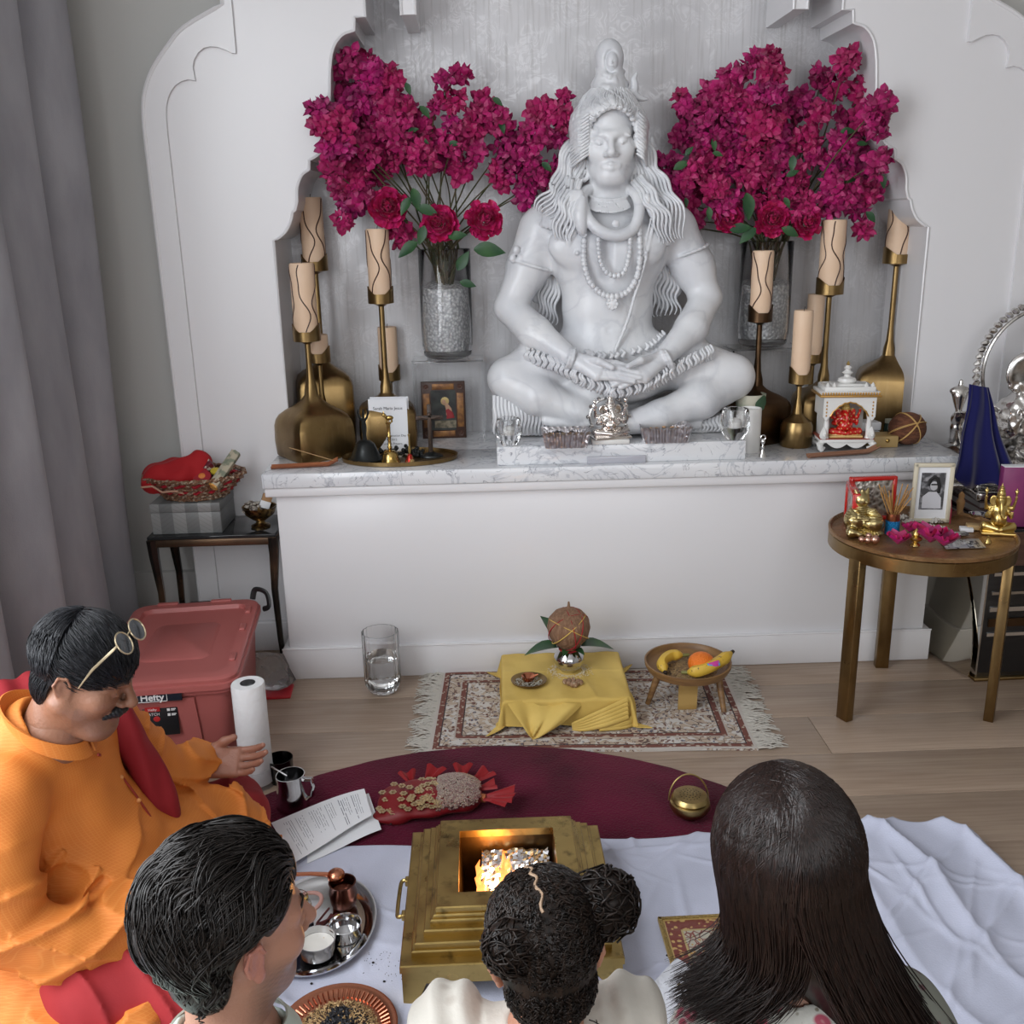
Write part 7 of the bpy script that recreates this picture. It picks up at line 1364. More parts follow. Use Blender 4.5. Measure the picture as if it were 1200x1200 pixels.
# steel tray with bowls -------------------------------------------------------
TX_, TY_ = -.425, 1.945; t = thing('steel_tray', 'oval polished steel tray with jar and bowls beside the fire pit', 'tray', (TX_, TY_, .020)); g = G(); g.lathe([(0,.001),(.80,.001),(.90,.012),(1.0,.016),(1.0,.019),(.955,.018),(.86,.012),(.80,.004),(0,.004)], n=64, cap=False, fn=lambda r, z, a: r*.165, sx=.85, sy=1.06); obj('tray_body', g, steel, t); tz_ = .0245
def ontray(px, py): p = at(px, py, z=tz_); return p
p = ontray(370, 1128); t = thing('steel_bowl', 'steel bowl of milky liquid at the front of the steel tray', 'bowl', (p[0], p[1]+.03, tz_)); g = G(); g.lathe([(.034,0),(.038,.003),(.040,.02),(.043,.040),(.041,.040),(.037,.008),(0,.006)], n=36, cap=False); obj('bowl_body', g, steel, t); g = G(); g.lathe([(.0385,.024),(0,.0245)], n=28, cap=False); g.lathe([(.0385,.024),(0,.02)], n=28, cap=False); obj('milk', g, M('milk', (.74,.72,.67), .3, noise=(60, (.55,.36,.12), .66, .70)), t)
p = ontray(403, 1108); t = thing('steel_bowl', 'empty shiny steel bowl at the right of the steel tray', 'bowl', (p[0], p[1]+.032, tz_)); g = G(); g.lathe([(.032,0),(.036,.003),(.036,.030),(.0385,.034),(.0365,.035),(.034,.030),(.030,.005),(0,.004)], n=36, cap=False); obj('bowl_body', g, steel, t)
p = ontray(350, 1095); t = thing('ghee_jar', 'glass jar with navy label and yellow ghee, half hidden by the dark-haired man', 'jar', (p[0]-.012, p[1]+.035, tz_)); g = G(); g.lathe([(.038,0),(.040,.004),(.040,.05),(.034,.064),(.034,.072),(.031,.072),(.031,.062),(.036,.048),(.036,.006),(0,.006)], n=36, cap=False); obj('glass_body', g, glass, t); g = G(); g.lathe([(0,.0065),(.0355,.0065),(.0355,.052),(0,.053)], n=30, cap=False); obj('ghee', g, M('yellow_ghee', (.62,.40,.07), .35), t); g = G(); g.lathe([(.0405,.004),(.0407,.034)], n=36, cap=False); obj('navy_band', g, M('navy_band', (.01,.015,.04), .5), t)
cop = M('copper_polished', (.55,.22,.13), .25, 1.0); p = ontray(395, 1062); t = thing('copper_ladle', 'long copper ladle lying over the jar on the steel tray', 'ladle', (p[0], p[1]+.02, .10)); g = G(); g.ball((0,0,-.004), (.022,.022,.017), 18, 10); obj('ladle_bowl', g, cop, t); g = G(); g.tube([(-.018,.0,0),(-.06,.0,.004),(-.17,-.006,.008)], [.006,.005,.0045], 8); obj('handle', g, cop, t)
p = ontray(398, 1078); t = thing('copper_pot', 'dark copper cup under the ladle on the steel tray', 'cup', (p[0]+.004, p[1]+.05, tz_)); g = G(); g.lathe([(.022,0),(.030,.01),(.034,.04),(.030,.062),(.033,.068),(.030,.068),(.027,.06),(.03,.04),(0,.012)], n=28, cap=False); obj('cup_body', g, M('dark_copper', (.13,.045,.03), .3, 1.0), t)
rr = random.Random(14)
for i, (px, py, lab) in enumerate(((378,1090,'dark red incense cones and sticks heap between jar and steel bowls'),)):
    p = ontray(px, py); t = thing('incense_bundle', lab, 'incense', (p[0], p[1], tz_))
    for k in range(7): g = G(); a = rr.uniform(.5,1.3); L_ = .045; g.tube([(rr.uniform(-.02,.0),rr.uniform(-.02,.01),.004+.003*k), (rr.uniform(-.02,0)+L_*math.cos(a), rr.uniform(-.01,.01)+L_*math.sin(a), .005+.003*k)], .0028, 5); obj('stick', g, M('maroon_stick', (.10,.02,.02), .5), t)
p = at(356, 1060, z=.11); t = thing('pink_ring', 'pale pink ring leaning behind the ghee jar', 'ring', (p[0]-.01, p[1]+.03, .085)); g = G(); g.tube([(.045*math.cos(a), .045*math.sin(a)*.9, .012*math.cos(a)) for a in np.linspace(0, 2*PI, 30)[:-1]], .005, 8, closed=True); obj('rim', g, M('rose_plastic', (.42,.24,.21), .3), t)
# copper plate of herbs
t = thing('copper_plate', 'fluted copper plate piled with black and tan herbs', 'plate', (-.332, 1.625, .020)); g = G(); g.lathe([(0,.002),(.080,.002),(.088,.004),(.108,.010),(.121,.015),(.1225,.017),(.120,.018),(.107,.013),(.086,.007),(0,.005)], n=144, cap=False, fn=lambda r, z, a: r*(1+.004*math.sin(48*a)*(1 if .082 < r < .112 else 0))); cp = obj('plate_body', g, cop, t, smooth=50); g = G()
for i in range(60): a = 2*PI*i/60; g.tube([(.089*math.cos(a), .089*math.sin(a), .0095),(.107*math.cos(a), .107*math.sin(a), .0155)], .0022, 5)
obj('flutes', g, cop, t).__setitem__('kind', 'stuff')
t = thing('herb_mix', 'heap of black and straw-coloured herbs on the copper plate', 'herbs', (-.332, 1.625, .025)); g = G(); rr = random.Random(21); g.lathe([(.080,0),(.06,.010),(.03,.016),(0,.018)], n=24, mi=1)
for i in range(1500):
    a = rr.random()*6.28; r = .082*math.sqrt(rr.random()); dark = r*(1+.3*math.sin(3*a)) < .042; z = .019-.0019*(r/.02)**1.6*1.0; d_ = V3(rr.gauss(0,1), rr.gauss(0,1), rr.gauss(0,.4)); d_ = unit(d_)*rr.uniform(.002,.006); c_ = V3(r*math.cos(a), r*math.sin(a), z+rr.random()*.004); g.tube([c_-d_, c_+d_], .0011 if not dark else .0019, 3, mi=(1 if dark and rr.random() < .85 else (0 if rr.random() < .8 else 2)))
o = obj('herb_pieces', g, [M('straw', (.42,.27,.12), .7), M('black_herb', (.014,.014,.018), .7), M('brown_herb', (.15,.08,.04), .8)], t); o['kind'] = 'stuff'; t['kind'] = 'stuff'
# decorated card and tissue at right
dc = NT('gilded_floral_card', .4); o3 = dc.obj(); s3 = dc.sep(o3); W_, D_ = .30, .22; d = dc.math('MINIMUM', dc.math('SUBTRACT', W_/2, dc.math('ABSOLUTE', s3[0])), dc.math('SUBTRACT', D_/2, dc.math('ABSOLUTE', s3[1]))); wv = dc.vadd(o3, dc.vscale(dc.noise(o3, 14, 2, 0, 1), .04)); v1 = dc.voro(wv, 70, 'F1'); v2 = dc.voro(wv, 55, 'DISTANCE_TO_EDGE')
c = dc.mix(dc.ramp(v2, .05, .09, 1, 0), (.42,.40,.33), (.20,.05,.04)); c = dc.mix(dc.ramp(v1, .2, .3, 1, 0), c, (.45,.26,.07)); c2 = dc.mix(dc.ramp(v1, .28, .36, 1, 0), (.17,.035,.025), (.50,.33,.12)); c = dc.mix(dc.math('LESS_THAN', d, .050), c, (.42,.33,.15)); c = dc.mix(dc.math('LESS_THAN', d, .045), c, c2); c = dc.mix(dc.math('LESS_THAN', d, .014), c, (.42,.29,.10)); dc.color(c).bump(v1, .4, .003)
pA = at(770,1081,z=.026); t = thing('decorated_mat', 'gilded floral prayer mat lying on the sheet beside the long-haired woman', 'mat', (pA[0]+.155, pA[1]-.095, .022), .02); g = G(); g.box((0,0,.004), (W_,D_,.008), bev=.001); obj('board', g, dc.m, t)
g = G()
for (x, y, w_, d_) in ((0,D_/2-.005,W_,.008),(0,-D_/2+.005,W_,.008),(-W_/2+.005,0,.008,D_),(W_/2-.005,0,.008,D_)): g.box((x,y,.009), (w_,d_,.004), bev=.001)
obj('gold_rim', g, M('rope_gold', (.42,.29,.10), .4, .6, bump=(300, 1)), t)
p = at(800, 1185, z=.04); t = thing('tissue_sheet', 'embossed white kitchen towel sheet beside the child and the woman', 'tissue', (p[0]+.02, p[1]-.03, .026)); g = G(); g.sheet(lambda u, v: ((u-.5)*.26*math.cos(.8)-(v-.5)*.26*math.sin(.8), (u-.5)*.26*math.sin(.8)+(v-.5)*.26*math.cos(.8), .006+.006*math.sin(u*5+v*3)), 20, 20, thick=.001); obj('tissue_body', g, M('embossed_tissue', (.60,.61,.66), .85, bump=(90, .35, 1)), t)
crumb = M('black_seed', (.015,.012,.012), .8); g = G(); rr = random.Random(17)
for (px, py) in ((410,1027),(437,1125),(450,1147),(365,1152),(458,965),(470,962),(905,1116),(782,1118)): p = at(px, py, z=.026); g.ball((p[0], p[1], float(sheet_z(p[0], p[1]))+.002), (.0035,.003,.002), 6, 4)
for i in range(40): g.ball((rr.uniform(-.30,-.2), rr.uniform(1.75,1.85), .025), .0011, 5, 3)
o = obj('scattered_seeds', g, crumb); tag(o, 'black seeds scattered on the white sheet around the fire pit', 'seeds'); o['kind'] = 'stuff'
# ================================================================== people
skinA = M('brown_skin', (.25,.115,.068), .42, sss=.08, vcol='tint', bump=(140, .12)); skinB = M('fair_skin', (.45,.25,.175), .42, sss=.08, vcol='tint', bump=(160, .12))
def hair_mat(name, c1, c2, rough=.34, spec=.6, sc=(60,60,4)):
    h = NT(name, rough, spec=spec); n_ = h.noise(h.obj(sc), 3, 4); h.color(h.mix(h.ramp(n_, .35, .7), c1, c2)); return h.m
def cpt(px, py, k): return tuple(float(v) for v in (np.array([0,0,EYE])+(_fw+_rt*(px-600)/F_PX-_up*(py-600)/F_PX)*k))
def nz(X, Y, Z, f, seed=0):
    r = random.Random(seed); o = 0
    for _ in range(5): a, b, c, p_ = r.gauss(0,1), r.gauss(0,1), r.gauss(0,1), r.random()*6.28; o = o+np.sin((X*a+Y*b+Z*c)*f+p_)
    return o/5
def hand(B, w, f, n, s, curl=(.25,.3,.3), k=1.0, thumb=(.75,.55,.25), spread=.05, extra=None):
    w, f, n, s = np.array(w, float), unit(f), unit(n), unit(s); f = unit(f-n*(f@n)); s = unit(s-n*(s@n)-f*(s@f)); R = np.stack([s, f, n], 1)
    B.boxr(w+f*.050*k, (.040*k,.046*k,.0135*k), .013*k, .010, R); B.ell(w+f*.030*k+s*.024*k+n*.006, (.018*k,.030*k,.014*k), .01, R); B.ell(w+f*.035*k-s*.024*k+n*.005, (.016*k,.034*k,.012*k), .01, R)
    for i, (so, L_, r) in enumerate(((.031,.070,.0088),(.011,.078,.0092),(-.010,.072,.0088),(-.029,.056,.0078))):
        p = w+f*(.092-.004*abs(i-1.2))*k+s*so*k; a = 0; d0 = unit(f+s*so*spread*14); P_ = [p-f*.012*k]; P_.append(p); cc = [c*(1+.22*i*(extra or 0)) for c in curl]
        for j, fr in enumerate((.44,.31,.25)): a += cc[j]; p = p+(d0*math.cos(a)+n*math.sin(a))*L_*fr*k; P_.append(p)
        B.chain(P_, [r*k*1.05, r*k*1.05, r*k, r*k*.93, r*k*.75], .003)
    p = w+f*.022*k+s*.034*k+n*.004*k; P_ = [w+f*.012*k+s*.015*k, p]; d = unit(f*thumb[0]+s*thumb[1]+n*thumb[2]); p = p+d*.036*k; P_.append(p); d = unit(d+f*.5); p = p+d*.028*k; P_.append(p); B.chain(P_, [.015*k,.0125*k,.0105*k,.0085*k], .008)
# ---------------------------------------------------------------- man in orange
KH = .95
pr = thing('person', 'seated man in an orange long shirt with moustache, sunglasses on his head, open palm raised', 'person', (-.98, 1.92, .02))
hc1 = np.array(cpt(101, 790, 1.985)); R1 = rotm(-PI/2-.04, .42, .0)
lo = hc1-V3(.17,.17,.22); hi = hc1+V3(.19,.17,.20); HB = SDF(lo, hi, .0026)
L1 = head_sdf(HB, hc1, R1, .95, closed=True, fat=.012, neck=True, neck_to=hc1+V3(-.105,-.0,-.155), neck_r=.066, nose=1.15)
HB.ell(L1(0,.058,-.105), (.045,.032,.026), .03, R1); HB.chain([L1(-.03,.078,-.050), L1(0,.090,-.046), L1(.03,.078,-.050)], [.004,.005,.004], .006)
hp = HB.mesh()
BB = SDF((-1.30,1.50,.02), (-.42,2.45,.72), .0062)
nb = hc1+V3(-.10,0,-.15); BB.cap(hc1+V3(-.04,0,-.06), nb, .055, .060, .03); BB.chain([nb, (-.965,1.90,.45), (-.965,1.92,.20)], [.062,.095,.11], .05)
shR = (-.965,1.725,.535); elR = (-.945,1.635,.290); wrR = (-.745,1.725,.230); shL = (-.90,2.05,.525); elL = (-.80,2.145,.330); wrL = np.array(at(238,893,z=.275))
BB.chain([shR, elR, wrR], [.05,.040,.026], .03); BB.chain([shL, elL, wrL], [.05,.040,.028], .03)
for (h_, k_, f_) in (((-.98,1.80,.13),(-.66,1.66,.12),(-.78,2.02,.06)), ((-.98,2.02,.13),(-.69,2.27,.12),(-.74,1.92,.06))): BB.chain([h_, k_, f_], [.07,.055,.035], .03)
bp = BB.mesh()
HH = SDF(wrL-V3(.08,.12,.10), wrL+V3(.24,.14,.16), .0024); HH.cap(wrL-V3(.05,.02,0), wrL, .030, .026, .01); fdir = unit(V3(.97,.05,-.10)); hand(HH, wrL, fdir, V3(.05,-.60,.80), V3(-.1,.80,.60), (.22,.34,.28), 1.04, (.80,.30,.60), .035, .18); h1 = HH.mesh()
H2 = SDF(np.array(wrR)-V3(.10,.10,.10), np.array(wrR)+V3(.20,.14,.10), .003); H2.cap(np.array(wrR)-V3(.04,0,0), wrR, .03, .027, .01); hand(H2, wrR, V3(.8,.5,-.25), V3(-.1,.1,-1), V3(-.5,.8,0), (.3,.35,.3)); h2 = H2.mesh()
def colA(P):
    c = np.tile([.25,.115,.068], (len(P), 1)); q = (P-hc1)@R1/.95; x, y, z = q.T
    c[(np.abs(z+.061) < .012) & (y > .068) & (np.abs(x) < .028)] = (.23,.075,.06); b = (y > .02) & (z < -.035) & (z > -.13); c[b] = c[b]*.5+np.array([.17,.085,.058])*.5
    c[(y > .068) & (np.abs(z-.026-.0) < .005) & (np.abs(x) > .012) & (np.abs(x) < .05)] = (.04,.02,.015); dw = ((P[:, 0] > wrL[0]+.02) & (P[:, 1] > 2.1)); c[dw] = (.34,.155,.105); return c
raw_mesh('body', [hp, bp, h1, h2], skinA, pr, colfn=colA)
blk_h = hair_mat('black_hair', (.005,.005,.007), (.015,.016,.020), .40, .35)
cap = SDF(hc1-V3(.17,.16,.12), hc1+V3(.17,.16,.20), .003); el = lambda B_, L_, p, r, R_, k_=.02, mode='add': B_.ell(L_(*p), np.array(r)*KH, k_, R_, mode)
el(cap, L1, (0,-.020,.050), (.079,.099,.087), R1); el(cap, L1, (0,-.050,-.02), (.068,.050,.066), R1, .03); el(cap, L1, (0,.125,-.010), (.11,.075,.085), R1, .012, 'cut'); cap.boxr(L1(0,.035,-.10), (.12,.075,.085), .02, .01, R1, 'cut'); cap.ell(L1(.085,-.01,-.01), (.03,.022,.032), .008, R1, 'cut'); cap.ell(L1(-.085,-.01,-.01), (.03,.022,.032), .008, R1, 'cut')
cp_ = cap.mesh(); rs = np.random.RandomState(5)
def scalp_strands(L_, R_, n, length, flow, rad, c0=(0,-.02,.05), rr_=(.082,.102,.090), keep=None, wav=0.0, wf=20, lift=.012, m=9, k=1.0, nside=3, jit=.25, clump=0, lf=None):
    D = rs.normal(size=(n*3, 3)); D /= np.linalg.norm(D, axis=1)[:, None]; P0 = np.array(c0)+D*np.array(rr_); msk = keep(P0); P0 = P0[msk][:n]; D = D[msk][:n]; N = len(P0); out = np.zeros((N, m, 3)); p = P0.copy(); LN = length*(1+rs.uniform(-.3, .3, N))*(1 if lf is None else lf(P0)); ph = rs.uniform(0, 6.28, N)
    if clump: ph = ph*.12+np.sin(P0[:, 0]*38+1)*2.2+np.cos(P0[:, 1]*33)*2.2+np.sin(P0[:, 2]*41)*1.5
    side = rs.normal(size=(N, 3)); 
    for i in range(m):
        out[:, i] = p; f = flow(p)+rs.normal(size=(N, 3))*jit*.3; nrm = (p-np.array(c0))/np.array(rr_)**2; nrm /= np.linalg.norm(nrm, axis=1)[:, None]; f = f-nrm*(f*nrm).sum(1)[:, None]*.96; f /= np.linalg.norm(f, axis=1)[:, None]+1e-9
        t_ = i/(m-1); bn = np.cross(f, nrm); w_ = np.cos(ph+t_*wf)[:, None]*wav; p = p+(f+bn*w_+nrm*(lift*10*(1-t_*1.2)/1.0+.25*np.sin(ph*1.7+t_*wf)[:, None]*wav))*(LN/(m-1))[:, None]
        q = (p-np.array(c0))/np.array(rr_); ql = np.linalg.norm(q, axis=1); fix = ql < 1.0; p[fix] = (np.array(c0)+(q/ql[:, None])*np.array(rr_))[fix]
    W = (out*k)@R_.T+L_(0,0,0); rd = rad*np.array([.75]+[1.0]*(m-3)+[.75,.2])*np.ones((N, 1)); return strands(W, rd, nside)
kp = lambda P: (P[:, 2] > -.062+.0*P[:, 1]) & ~((P[:, 1] > .040) & (P[:, 2] < .070+.0*P[:, 0])) & ~((P[:, 1] > -.035) & (P[:, 2] < .018))
fl1 = lambda P: np.stack([P[:, 0]*6+.25, np.where(P[:, 1] > -.05, 1.0, .05), np.where(P[:, 1] > -.04, -.15, -1.0)-np.clip(.04-P[:, 2], 0, 1)*12], 1)
ss = scalp_strands(L1, R1, 4600, .044, fl1, .0012, keep=kp, lift=.022, m=7, k=.96, wav=.12, wf=4)
nap = lambda L_, R_, n, ln, k, wav, wf, rad=.0012: scalp_strands(L_, R_, n, ln, lambda P: np.stack([P[:, 0]*1.0, -.1+P[:, 1]*0, -np.ones(len(P))], 1), rad, c0=(0,-.050,-.02), rr_=(.070,.052,.069), keep=lambda P: (P[:, 1] < -.045) & (P[:, 2] > -.075) & (P[:, 2] < .05), wav=wav, wf=wf, lift=.015, m=8, k=k)
ss2 = nap(L1, R1, 1100, .035, .95, .15, 4)
raw_mesh('hair', [cp_, ss, ss2], blk_h, pr)
ms = SDF(hc1-V3(.02,.12,.16), hc1+V3(.17,.12,.05), .002); ms.chain([L1(-.036,.072,-.060), L1(-.016,.089,-.0485), L1(0,.095,-.0455), L1(.016,.089,-.0485), L1(.036,.072,-.060)], [.006,.0115,.0100,.0115,.006], .004); ms.disp(lambda X, Y, Z: .0012*np.sin(X*900+Z*500)); raw_mesh('moustache', [ms.mesh()], blk_h, pr)
g = G()
for q in (-1, 1): P_ = spline([L1(q*.012,.083,.026), L1(q*.030,.084,.034), L1(q*.050,.068,.026)], 4); g.tube(P_, [.0035,.004,.004,.0042,.0042,.004,.003,.002,.0015][:len(P_)], 6, flat=.6)
obj('eyebrow', g, blk_h, pr, world=True)
# sunglasses pushed up on the hair
gw = thing('sunglasses', 'gold-rimmed round sunglasses resting on the hair of the man in orange', 'sunglasses', tuple(L1(0,.05,.14))); g = G(); gl_ = G(); Rg = R1@rotm(0, -.95, 0)
og = L1(0,.062,.122); W_ = lambda x, y, z: og+Rg@V3(x, y, z)
for q in (-1, 1):
    ring_ = [W_(q*.034+.0265*math.cos(a), .0, .023*math.sin(a)) for a in np.linspace(0, 2*PI, 32)[:-1]]; g.tube(ring_, .0017, 6, closed=True); c_ = W_(q*.034, .001, 0); gl_.add([c_]+ring_, [(0, 1+i, 1+(i+1) % 31) for i in range(31)])
g.tube([W_(-.0085,0,.006), W_(0,.003,.009), W_(.0085,0,.006)], .0016, 6); 
for q in (-1, 1): g.tube([W_(q*.060,0,.006), W_(q*.068,-.008,.004), W_(q*.080,-.060,-.006), W_(q*.084,-.105,-.022)], [.002,.0028,.0030,.0012], 6)
obj('wire_frame', g, M('gold_cream_wire', (.60,.50,.33), .3, .8), gw, world=True); obj('dark_lens', gl_, M('dark_lens', (.012,.014,.016), .06, coat=.6), gw, world=True, fix=False)
# clothes
org = NT('orange_cotton', .72); v0 = org.obj(); chk = org.math('MAXIMUM', org.ramp(org.wave(v0, 60, 0, 0, direction='Y'), .8, 1.0), org.ramp(org.wave(v0, 60, 0, 0, direction='Z'), .8, 1.0)); org.color(org.mix(org.math('MULTIPLY', chk, .30), org.mix(org.ramp(org.noise(v0, 6, 3), .35, .65), (.66,.205,.028), (.56,.155,.018)), (.72,.30,.07))); org.bump(org.noise(v0, 300, 2), .15, .002)
K = SDF((-1.34,1.46,.02), (-.44,2.42,.76), .0050)
K.chain([nb+V3(-.02,0,.02), (-.965,1.895,.50), (-.945,1.90,.36), (-.93,1.91,.24)], [.078,.130,.142,.160], .05); K.ell((-.865,1.905,.27), (.135,.155,.125), .05); K.ell((-1.05,1.88,.42), (.12,.20,.20), .08); K.ell((-1.02,1.88,.18), (.17,.23,.16), .06)
K.cap(shR, shL, .080, .076, .04); K.chain([shR, (-.970,1.650,.40), elR], [.082,.074,.068], .012, n=3); K.chain([elR, (-.85,1.645,.255), (-.765,1.695,.236)], [.068,.062,.058], .010, n=3)
K.chain([shL, (-.85,2.10,.42), elL, (np.array(elL)+wrL)/2, wrL+V3(-.012,-.004,0)], [.074,.066,.056,.050,.047], .014, n=3)
K.chain([(-.80,1.98,.20), (-.735,2.13,.175), (-.66,2.17,.15), (-.58,2.09,.09)], [.11,.085,.06,.03], .04, n=3); K.chain([(-.84,1.80,.20), (-.70,1.76,.165), (-.60,1.85,.11)], [.11,.075,.05], .05, n=3)
K.boxr((-.93,1.60,.115), (.26,.10,.035), .03, .05, np.array(Matrix.Rotation(.5, 3, 'X'))); K.chain([(-1.10,1.62,.08),(-.88,1.56,.07),(-.70,1.60,.10)], [.05,.045,.04], .04)
K.cap(wrL+V3(.030,.0,0), wrL+V3(-.05,-.02,-.004), .034, .034, .006, 'cut'); K.cap(np.array(wrR)+V3(.02,.01,0), np.array(wrR)-V3(.035,.01,0), .034, .034, .006, 'cut'); K.cap(nb+V3(.035,0,.09), nb+V3(.012,0,.025), .066, .060, .008, 'cut')
def wr_(X, Y, Z):
    rg = lambda v: -(1-np.abs(np.sin(v)))**2.5
    arm = ((Y < 1.76) & (Z < .62)); d_ = .0050*nz(X, Y, Z, 22, 1)+.0030*nz(X, Y, Z, 55, 2)
    d_ = d_+np.where(arm, .016*rg(X*24-Z*30+2*np.sin(Y*9+X*5))*np.exp(-((Z-.31)/.13)**2), 0); d_ = d_+.014*rg((X*1.0+Z*2.2)*16+1.6*np.sin(Y*12))*np.exp(-((Z-.25)/.14)**2)*(X > -.92); armL = (Y > 2.06)
    d_ = d_+np.where(armL, .011*rg(X*34+Y*18+2*np.sin(Z*20)), 0); lap = (X > -.80) & (Z < .24); return d_+np.where(lap, .013*rg(X*22-Y*27+2*np.sin(Y*11)), 0)
K.disp(wr_, .04); raw_mesh('long_shirt', [K.mesh()], org.m, pr)
g = G(); cdir = unit(hc1-nb+V3(-.01,0,.06)); u, v, d = frame(cdir); cc_ = nb+V3(.012,0,.022)
def colf(a, h_): r = .079; return cc_+(V3(math.cos(a),0,0)*1.02+V3(0,math.sin(a),0))*r+V3(0,0,-.050*math.cos(a)+h_*.036)+V3(-.008*h_,0,0)
g.sheet(lambda u_, v_: colf(.10+(2*PI-.20)*u_, v_), 60, 4, thick=.004); obj('collar_band', g, org.m, pr, world=True, smooth=60)
g = G(); pl_ = spline([colf(0, .0)+V3(.006,0,-.005), (-.840,1.915,.500), (-.800,1.92,.43), (-.755,1.915,.34)], 6); g.tube(pl_, [.0035]*len(pl_), 6, flat=.6); obj('red_placket', g, M('dark_red_piping', (.30,.03,.015), .7), pr, world=True)
for i in (6, 10, 14): g = G(); g.ball(pl_[i]+V3(.004,-.008,0), .0055, 8, 6); obj('button', g, M('orange_button', (.60,.25,.08), .4), pr, world=True)
rd = NT('red_cotton', .8); v0 = rd.obj(); rd.color(rd.mix(rd.ramp(rd.noise(v0, 7, 3), .35, .65), (.36,.018,.022), (.27,.010,.014))); rd.bump(rd.noise(v0, 320, 2), .12, .002)
D = SDF((-1.30,1.46,.018), (-.44,2.48,.30), .0055); D.chain([(-.98,1.80,.12),(-.80,1.66,.12),(-.62,1.66,.105)], [.12,.105,.08], .04); D.chain([(-.62,1.66,.10),(-.70,1.82,.07),(-.78,1.98,.06)], [.075,.06,.045], .04); D.chain([(-.98,2.02,.12),(-.80,2.20,.125),(-.695,2.285,.115)], [.12,.105,.088], .04); D.chain([(-.695,2.285,.11),(-.66,2.14,.08),(-.72,1.96,.06)], [.085,.07,.05], .04)
D.ell((-.92,1.60,.055), (.26,.13,.05), .05); D.ell((-1.0,1.9,.08), (.26,.30,.08), .05); D.disp(lambda X, Y, Z: -.014*(1-np.abs(np.sin(X*22+Y*13+1.5*np.sin(Y*12))))**2.5+.003*nz(X, Y, Z, 40, 7)+.004*np.sin((X-Y)*55)*(Y > 2.1)); raw_mesh('red_wrap', [D.mesh()], rd.m, pr)
SHW = SDF((-1.42,1.60,.20), (-.62,2.32,.74), .005); SHW.chain([(-1.18,1.80,.52),(-1.11,1.88,.595),(-1.01,2.00,.615),(-.91,2.05,.595),(-.840,2.02,.53),(-.800,2.00,.45),(-.775,2.00,.36),(-.765,2.01,.29)], [.06,.055,.045,.036,.030,.028,.030,.030], .03, n=3); SHW.disp(lambda X, Y, Z: .004*np.sin(X*90+Y*70)+.002*nz(X, Y, Z, 50, 9)); raw_mesh('red_shawl', [SHW.mesh()], M('deep_red_shawl', (.25,.008,.014), .8), pr, relax=1)
# ---------------------------------------------------------------- man with wavy hair
m2 = thing('person', 'man with dark wavy hair and stubble seen from behind, in a pale green shirt', 'person', (-.36, .95, .02)); KH = .95; hc2 = np.array(cpt(280, 1086, 1.32)); R2 = rotm(-.92, .10, .03)
HB = SDF(hc2-V3(.16,.16,.26), hc2+V3(.16,.17,.18), .0026); L2 = head_sdf(HB, hc2, R2, .95, neck=True, neck_to=hc2+V3(-.020,-.03,-.18), neck_r=.060, nose=1.15); hp = HB.mesh()
BB = SDF((-.70,.78,.02), (-.08,1.34,.62), .0065); nb2 = hc2+V3(-.02,-.03,-.165); BB.chain([nb2, (-.39,1.06,.36), (-.37,1.02,.10)], [.07,.13,.15], .06); BB.cap((-.55,1.07,.46), (-.22,1.05,.46), .055, .055, .04); BB.chain([(-.55,1.07,.46),(-.60,1.1,.25),(-.48,1.25,.14)], [.05,.04,.03], .03); BB.chain([(-.22,1.05,.46),(-.17,1.1,.25),(-.30,1.25,.14)], [.05,.04,.03], .03)
def colB(hc, Rm):
    def f(P):
        c = np.tile([.42,.215,.150], (len(P), 1)); x, y, z = ((P-hc)@Rm/.95).T; mk = np.clip((-.022-z)/.03, 0, 1)*np.clip((y+.02)/.03, 0, 1)*np.clip((z+.135)/.03, 0, 1)*(.75+.25*np.sin(x*900)*np.sin(z*800)); c = c*(1-mk[:, None]*.75)+mk[:, None]*.75*np.array([.13,.08,.062]); c[(np.abs(z+.061) < .010) & (y > .07) & (np.abs(x) < .024)] = (.36,.14,.12); e = (np.abs(x) > .076) & (np.abs(z) < .04); c[e] = (.48,.20,.15); return c
    return f
raw_mesh('body', [hp, BB.mesh()], skinB, m2, colfn=colB(hc2, R2))
g = G()
for q in (-1, 1): P_ = spline([L2(q*.012,.083,.026), L2(q*.030,.084,.034), L2(q*.050,.068,.026)], 4); g.tube(P_, .0032, 6, flat=.6)
br_h = hair_mat('dark_brown_wavy_hair', (.007,.0055,.005), (.022,.017,.015), .38, .35); obj('eyebrow', g, br_h, m2, world=True)
cap = SDF(hc2-V3(.16,.16,.17), hc2+V3(.16,.16,.20), .003); el(cap, L2, (0,-.028,.060), (.085,.102,.089), R2); el(cap, L2, (0,-.055,-.03), (.070,.050,.074), R2, .03); el(cap, L2, (0,.125,-.02), (.11,.075,.10), R2, .012, 'cut'); cap.boxr(L2(0,.045,-.115), (.12,.075,.105), .02, .01, R2, 'cut')
for q in (-1, 1): cap.ell(L2(q*.088,-.006,-.012), (.032,.026,.048), .008, R2, 'cut')
kp2 = lambda P: (P[:, 2] > -.085) & ~((P[:, 1] > .045) & (P[:, 2] < .072)) & ~((P[:, 1] > -.045) & (P[:, 2] < .045)) & ~((P[:, 1] > .0) & (P[:, 2] < .058))
lf2 = lambda P: np.where((np.abs(P[:, 0]) > .055) & (P[:, 1] > -.055) & (P[:, 2] < .10), .30, 1.0)*np.where(P[:, 2] < .01, .5, 1.0)
